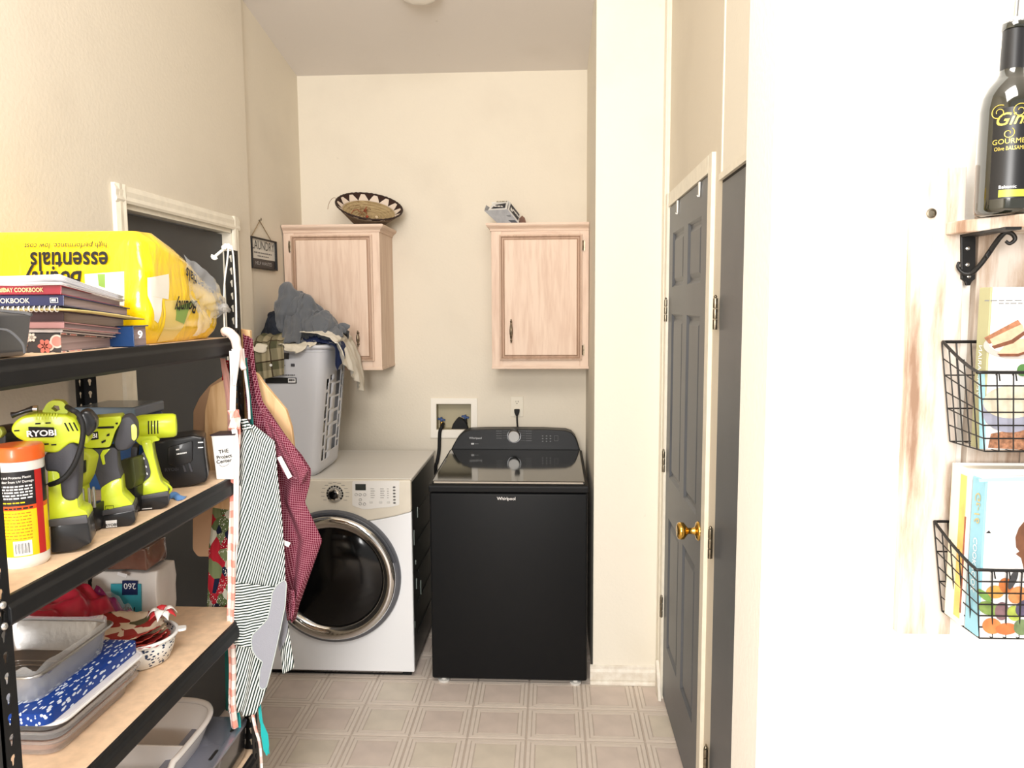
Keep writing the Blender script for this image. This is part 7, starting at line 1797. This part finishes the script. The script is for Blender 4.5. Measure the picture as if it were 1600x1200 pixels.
bm = BM(); box(bm, (0.6270,1.1525,1.179+0.02),(0.6285,1.1555,1.35)); obj('printed_band', bm, M('rust_band', (150,84,60), 0.5, var=0.4, vscale=50), t)
# oil bottle
t = thing('oil_bottle', 'dark green glass oil bottle with gold script and steel pourer on the rack shelf', 'bottle', (0.662, 1.165, 1.798))
bc = (0.6625, 1.163, 1.798)
m_bot = M('dark_olive_glass', (22, 24, 14), 0.05, coat=1.0, spec=0.8)
bm = BM(); lathe(bm, [(0.0,0.004),(0.030,0.0),(0.0375,0.004),(0.0390,0.010),(0.0392,0.10),(0.0388,0.150),(0.0365,0.168),(0.031,0.182),(0.0225,0.193),(0.0175,0.200),(0.0155,0.208),(0.0145,0.25),(0.0142,0.262),(0.0165,0.263),(0.0168,0.272),(0.0150,0.274),(0.0,0.274)], bc, 44); obj('glass_body', bm, m_bot, t, smooth=50)
bm = BM(); lathe(bm, [(0.0158,0.205),(0.0150,0.250),(0.0149,0.262)], bc, 32, cap=False); obj('neck_foil', bm, M('black_foil_sleeve',(24,24,26),0.4), t, smooth=60)
bm = BM(); lathe(bm, [(0.0170,0.271),(0.0150,0.277),(0.006,0.279),(0.0,0.279)], bc, 24); obj('pourer_collar', bm, M('white_stopper',(210,210,210),0.4), t, smooth=50)
bm = BM(); tube(bm, smoothpath([(bc[0],bc[1],bc[2]+0.277),(bc[0]+0.001,bc[1],bc[2]+0.31),(bc[0]+0.004,bc[1]-0.002,bc[2]+0.345),(bc[0]+0.014,bc[1]-0.006,bc[2]+0.375)],5), 0.0036, 12); obj('pourer_spout', bm, m_steel, t, smooth=60)
m_gold = M('gold_label_print', (206, 186, 92), 0.35, 0.4)
a0 = -0.42
def wb(r, zb, a0=a0): return lambda a, b: (bc[0] + r*sin(a0 + a/r), bc[1] - r*cos(a0 + a/r), bc[2] + zb + b)
bm = BM(); grid(bm, lambda u,v: (bc[0]+0.0396*sin(-1.02+1.25*u), bc[1]-0.0396*cos(-1.02+1.25*u), bc[2]+0.022+0.126*v), 20, 1); obj('label', bm, M('black_bottle_label',(20,20,22),0.35), t, smooth=60)
text('lettering', 'Gina', 0.017, (0,0,0), (1,0,0), (0,0,1), m_gold, t, shear=0.35, warp=wb(0.0400, 0.124), fat=0.01, align='CENTER')
text('lettering', 'GOURMET', 0.0070, (0,0,0), (1,0,0), (0,0,1), m_gold, t, warp=wb(0.0400, 0.098))
text('lettering', 'Olive BALSAMIC', 0.0055, (0,0,0), (1,0,0), (0,0,1), m_gold, t, warp=wb(0.0400, 0.089), wx=0.75)
for k, (az, r0, turn, flip) in enumerate(((-0.95,0.011,1.4,1),(-0.62,0.008,1.2,-1),(-0.30,0.010,1.3,1))):
    pts = []
    for i in range(26):
        s = i/25; a = s*turn*2*pi*flip + 1.0; r = r0*(1-0.75*s)
        w_ = wb(0.0402, 0.142 if k != 1 else 0.112, az+0.1)(r*cos(a), r*sin(a)); pts.append(w_)
    bm = BM(); tube(bm, pts, 0.0006, 5); obj('scroll_print', bm, m_gold, t, smooth=60)
bm = BM(); grid(bm, lambda u,v: (bc[0]+0.0400*sin(-0.72+0.9*u), bc[1]-0.0400*cos(-0.72+0.9*u), bc[2]+0.024+0.010*v), 12, 1); obj('label', bm, M('lime_label',(170,176,60),0.4), t, smooth=60)
text('lettering', 'Balsamic', 0.0045, (0,0,0), (1,0,0), (0,0,1), m_lw, t, warp=wb(0.0402, 0.036, -0.45))
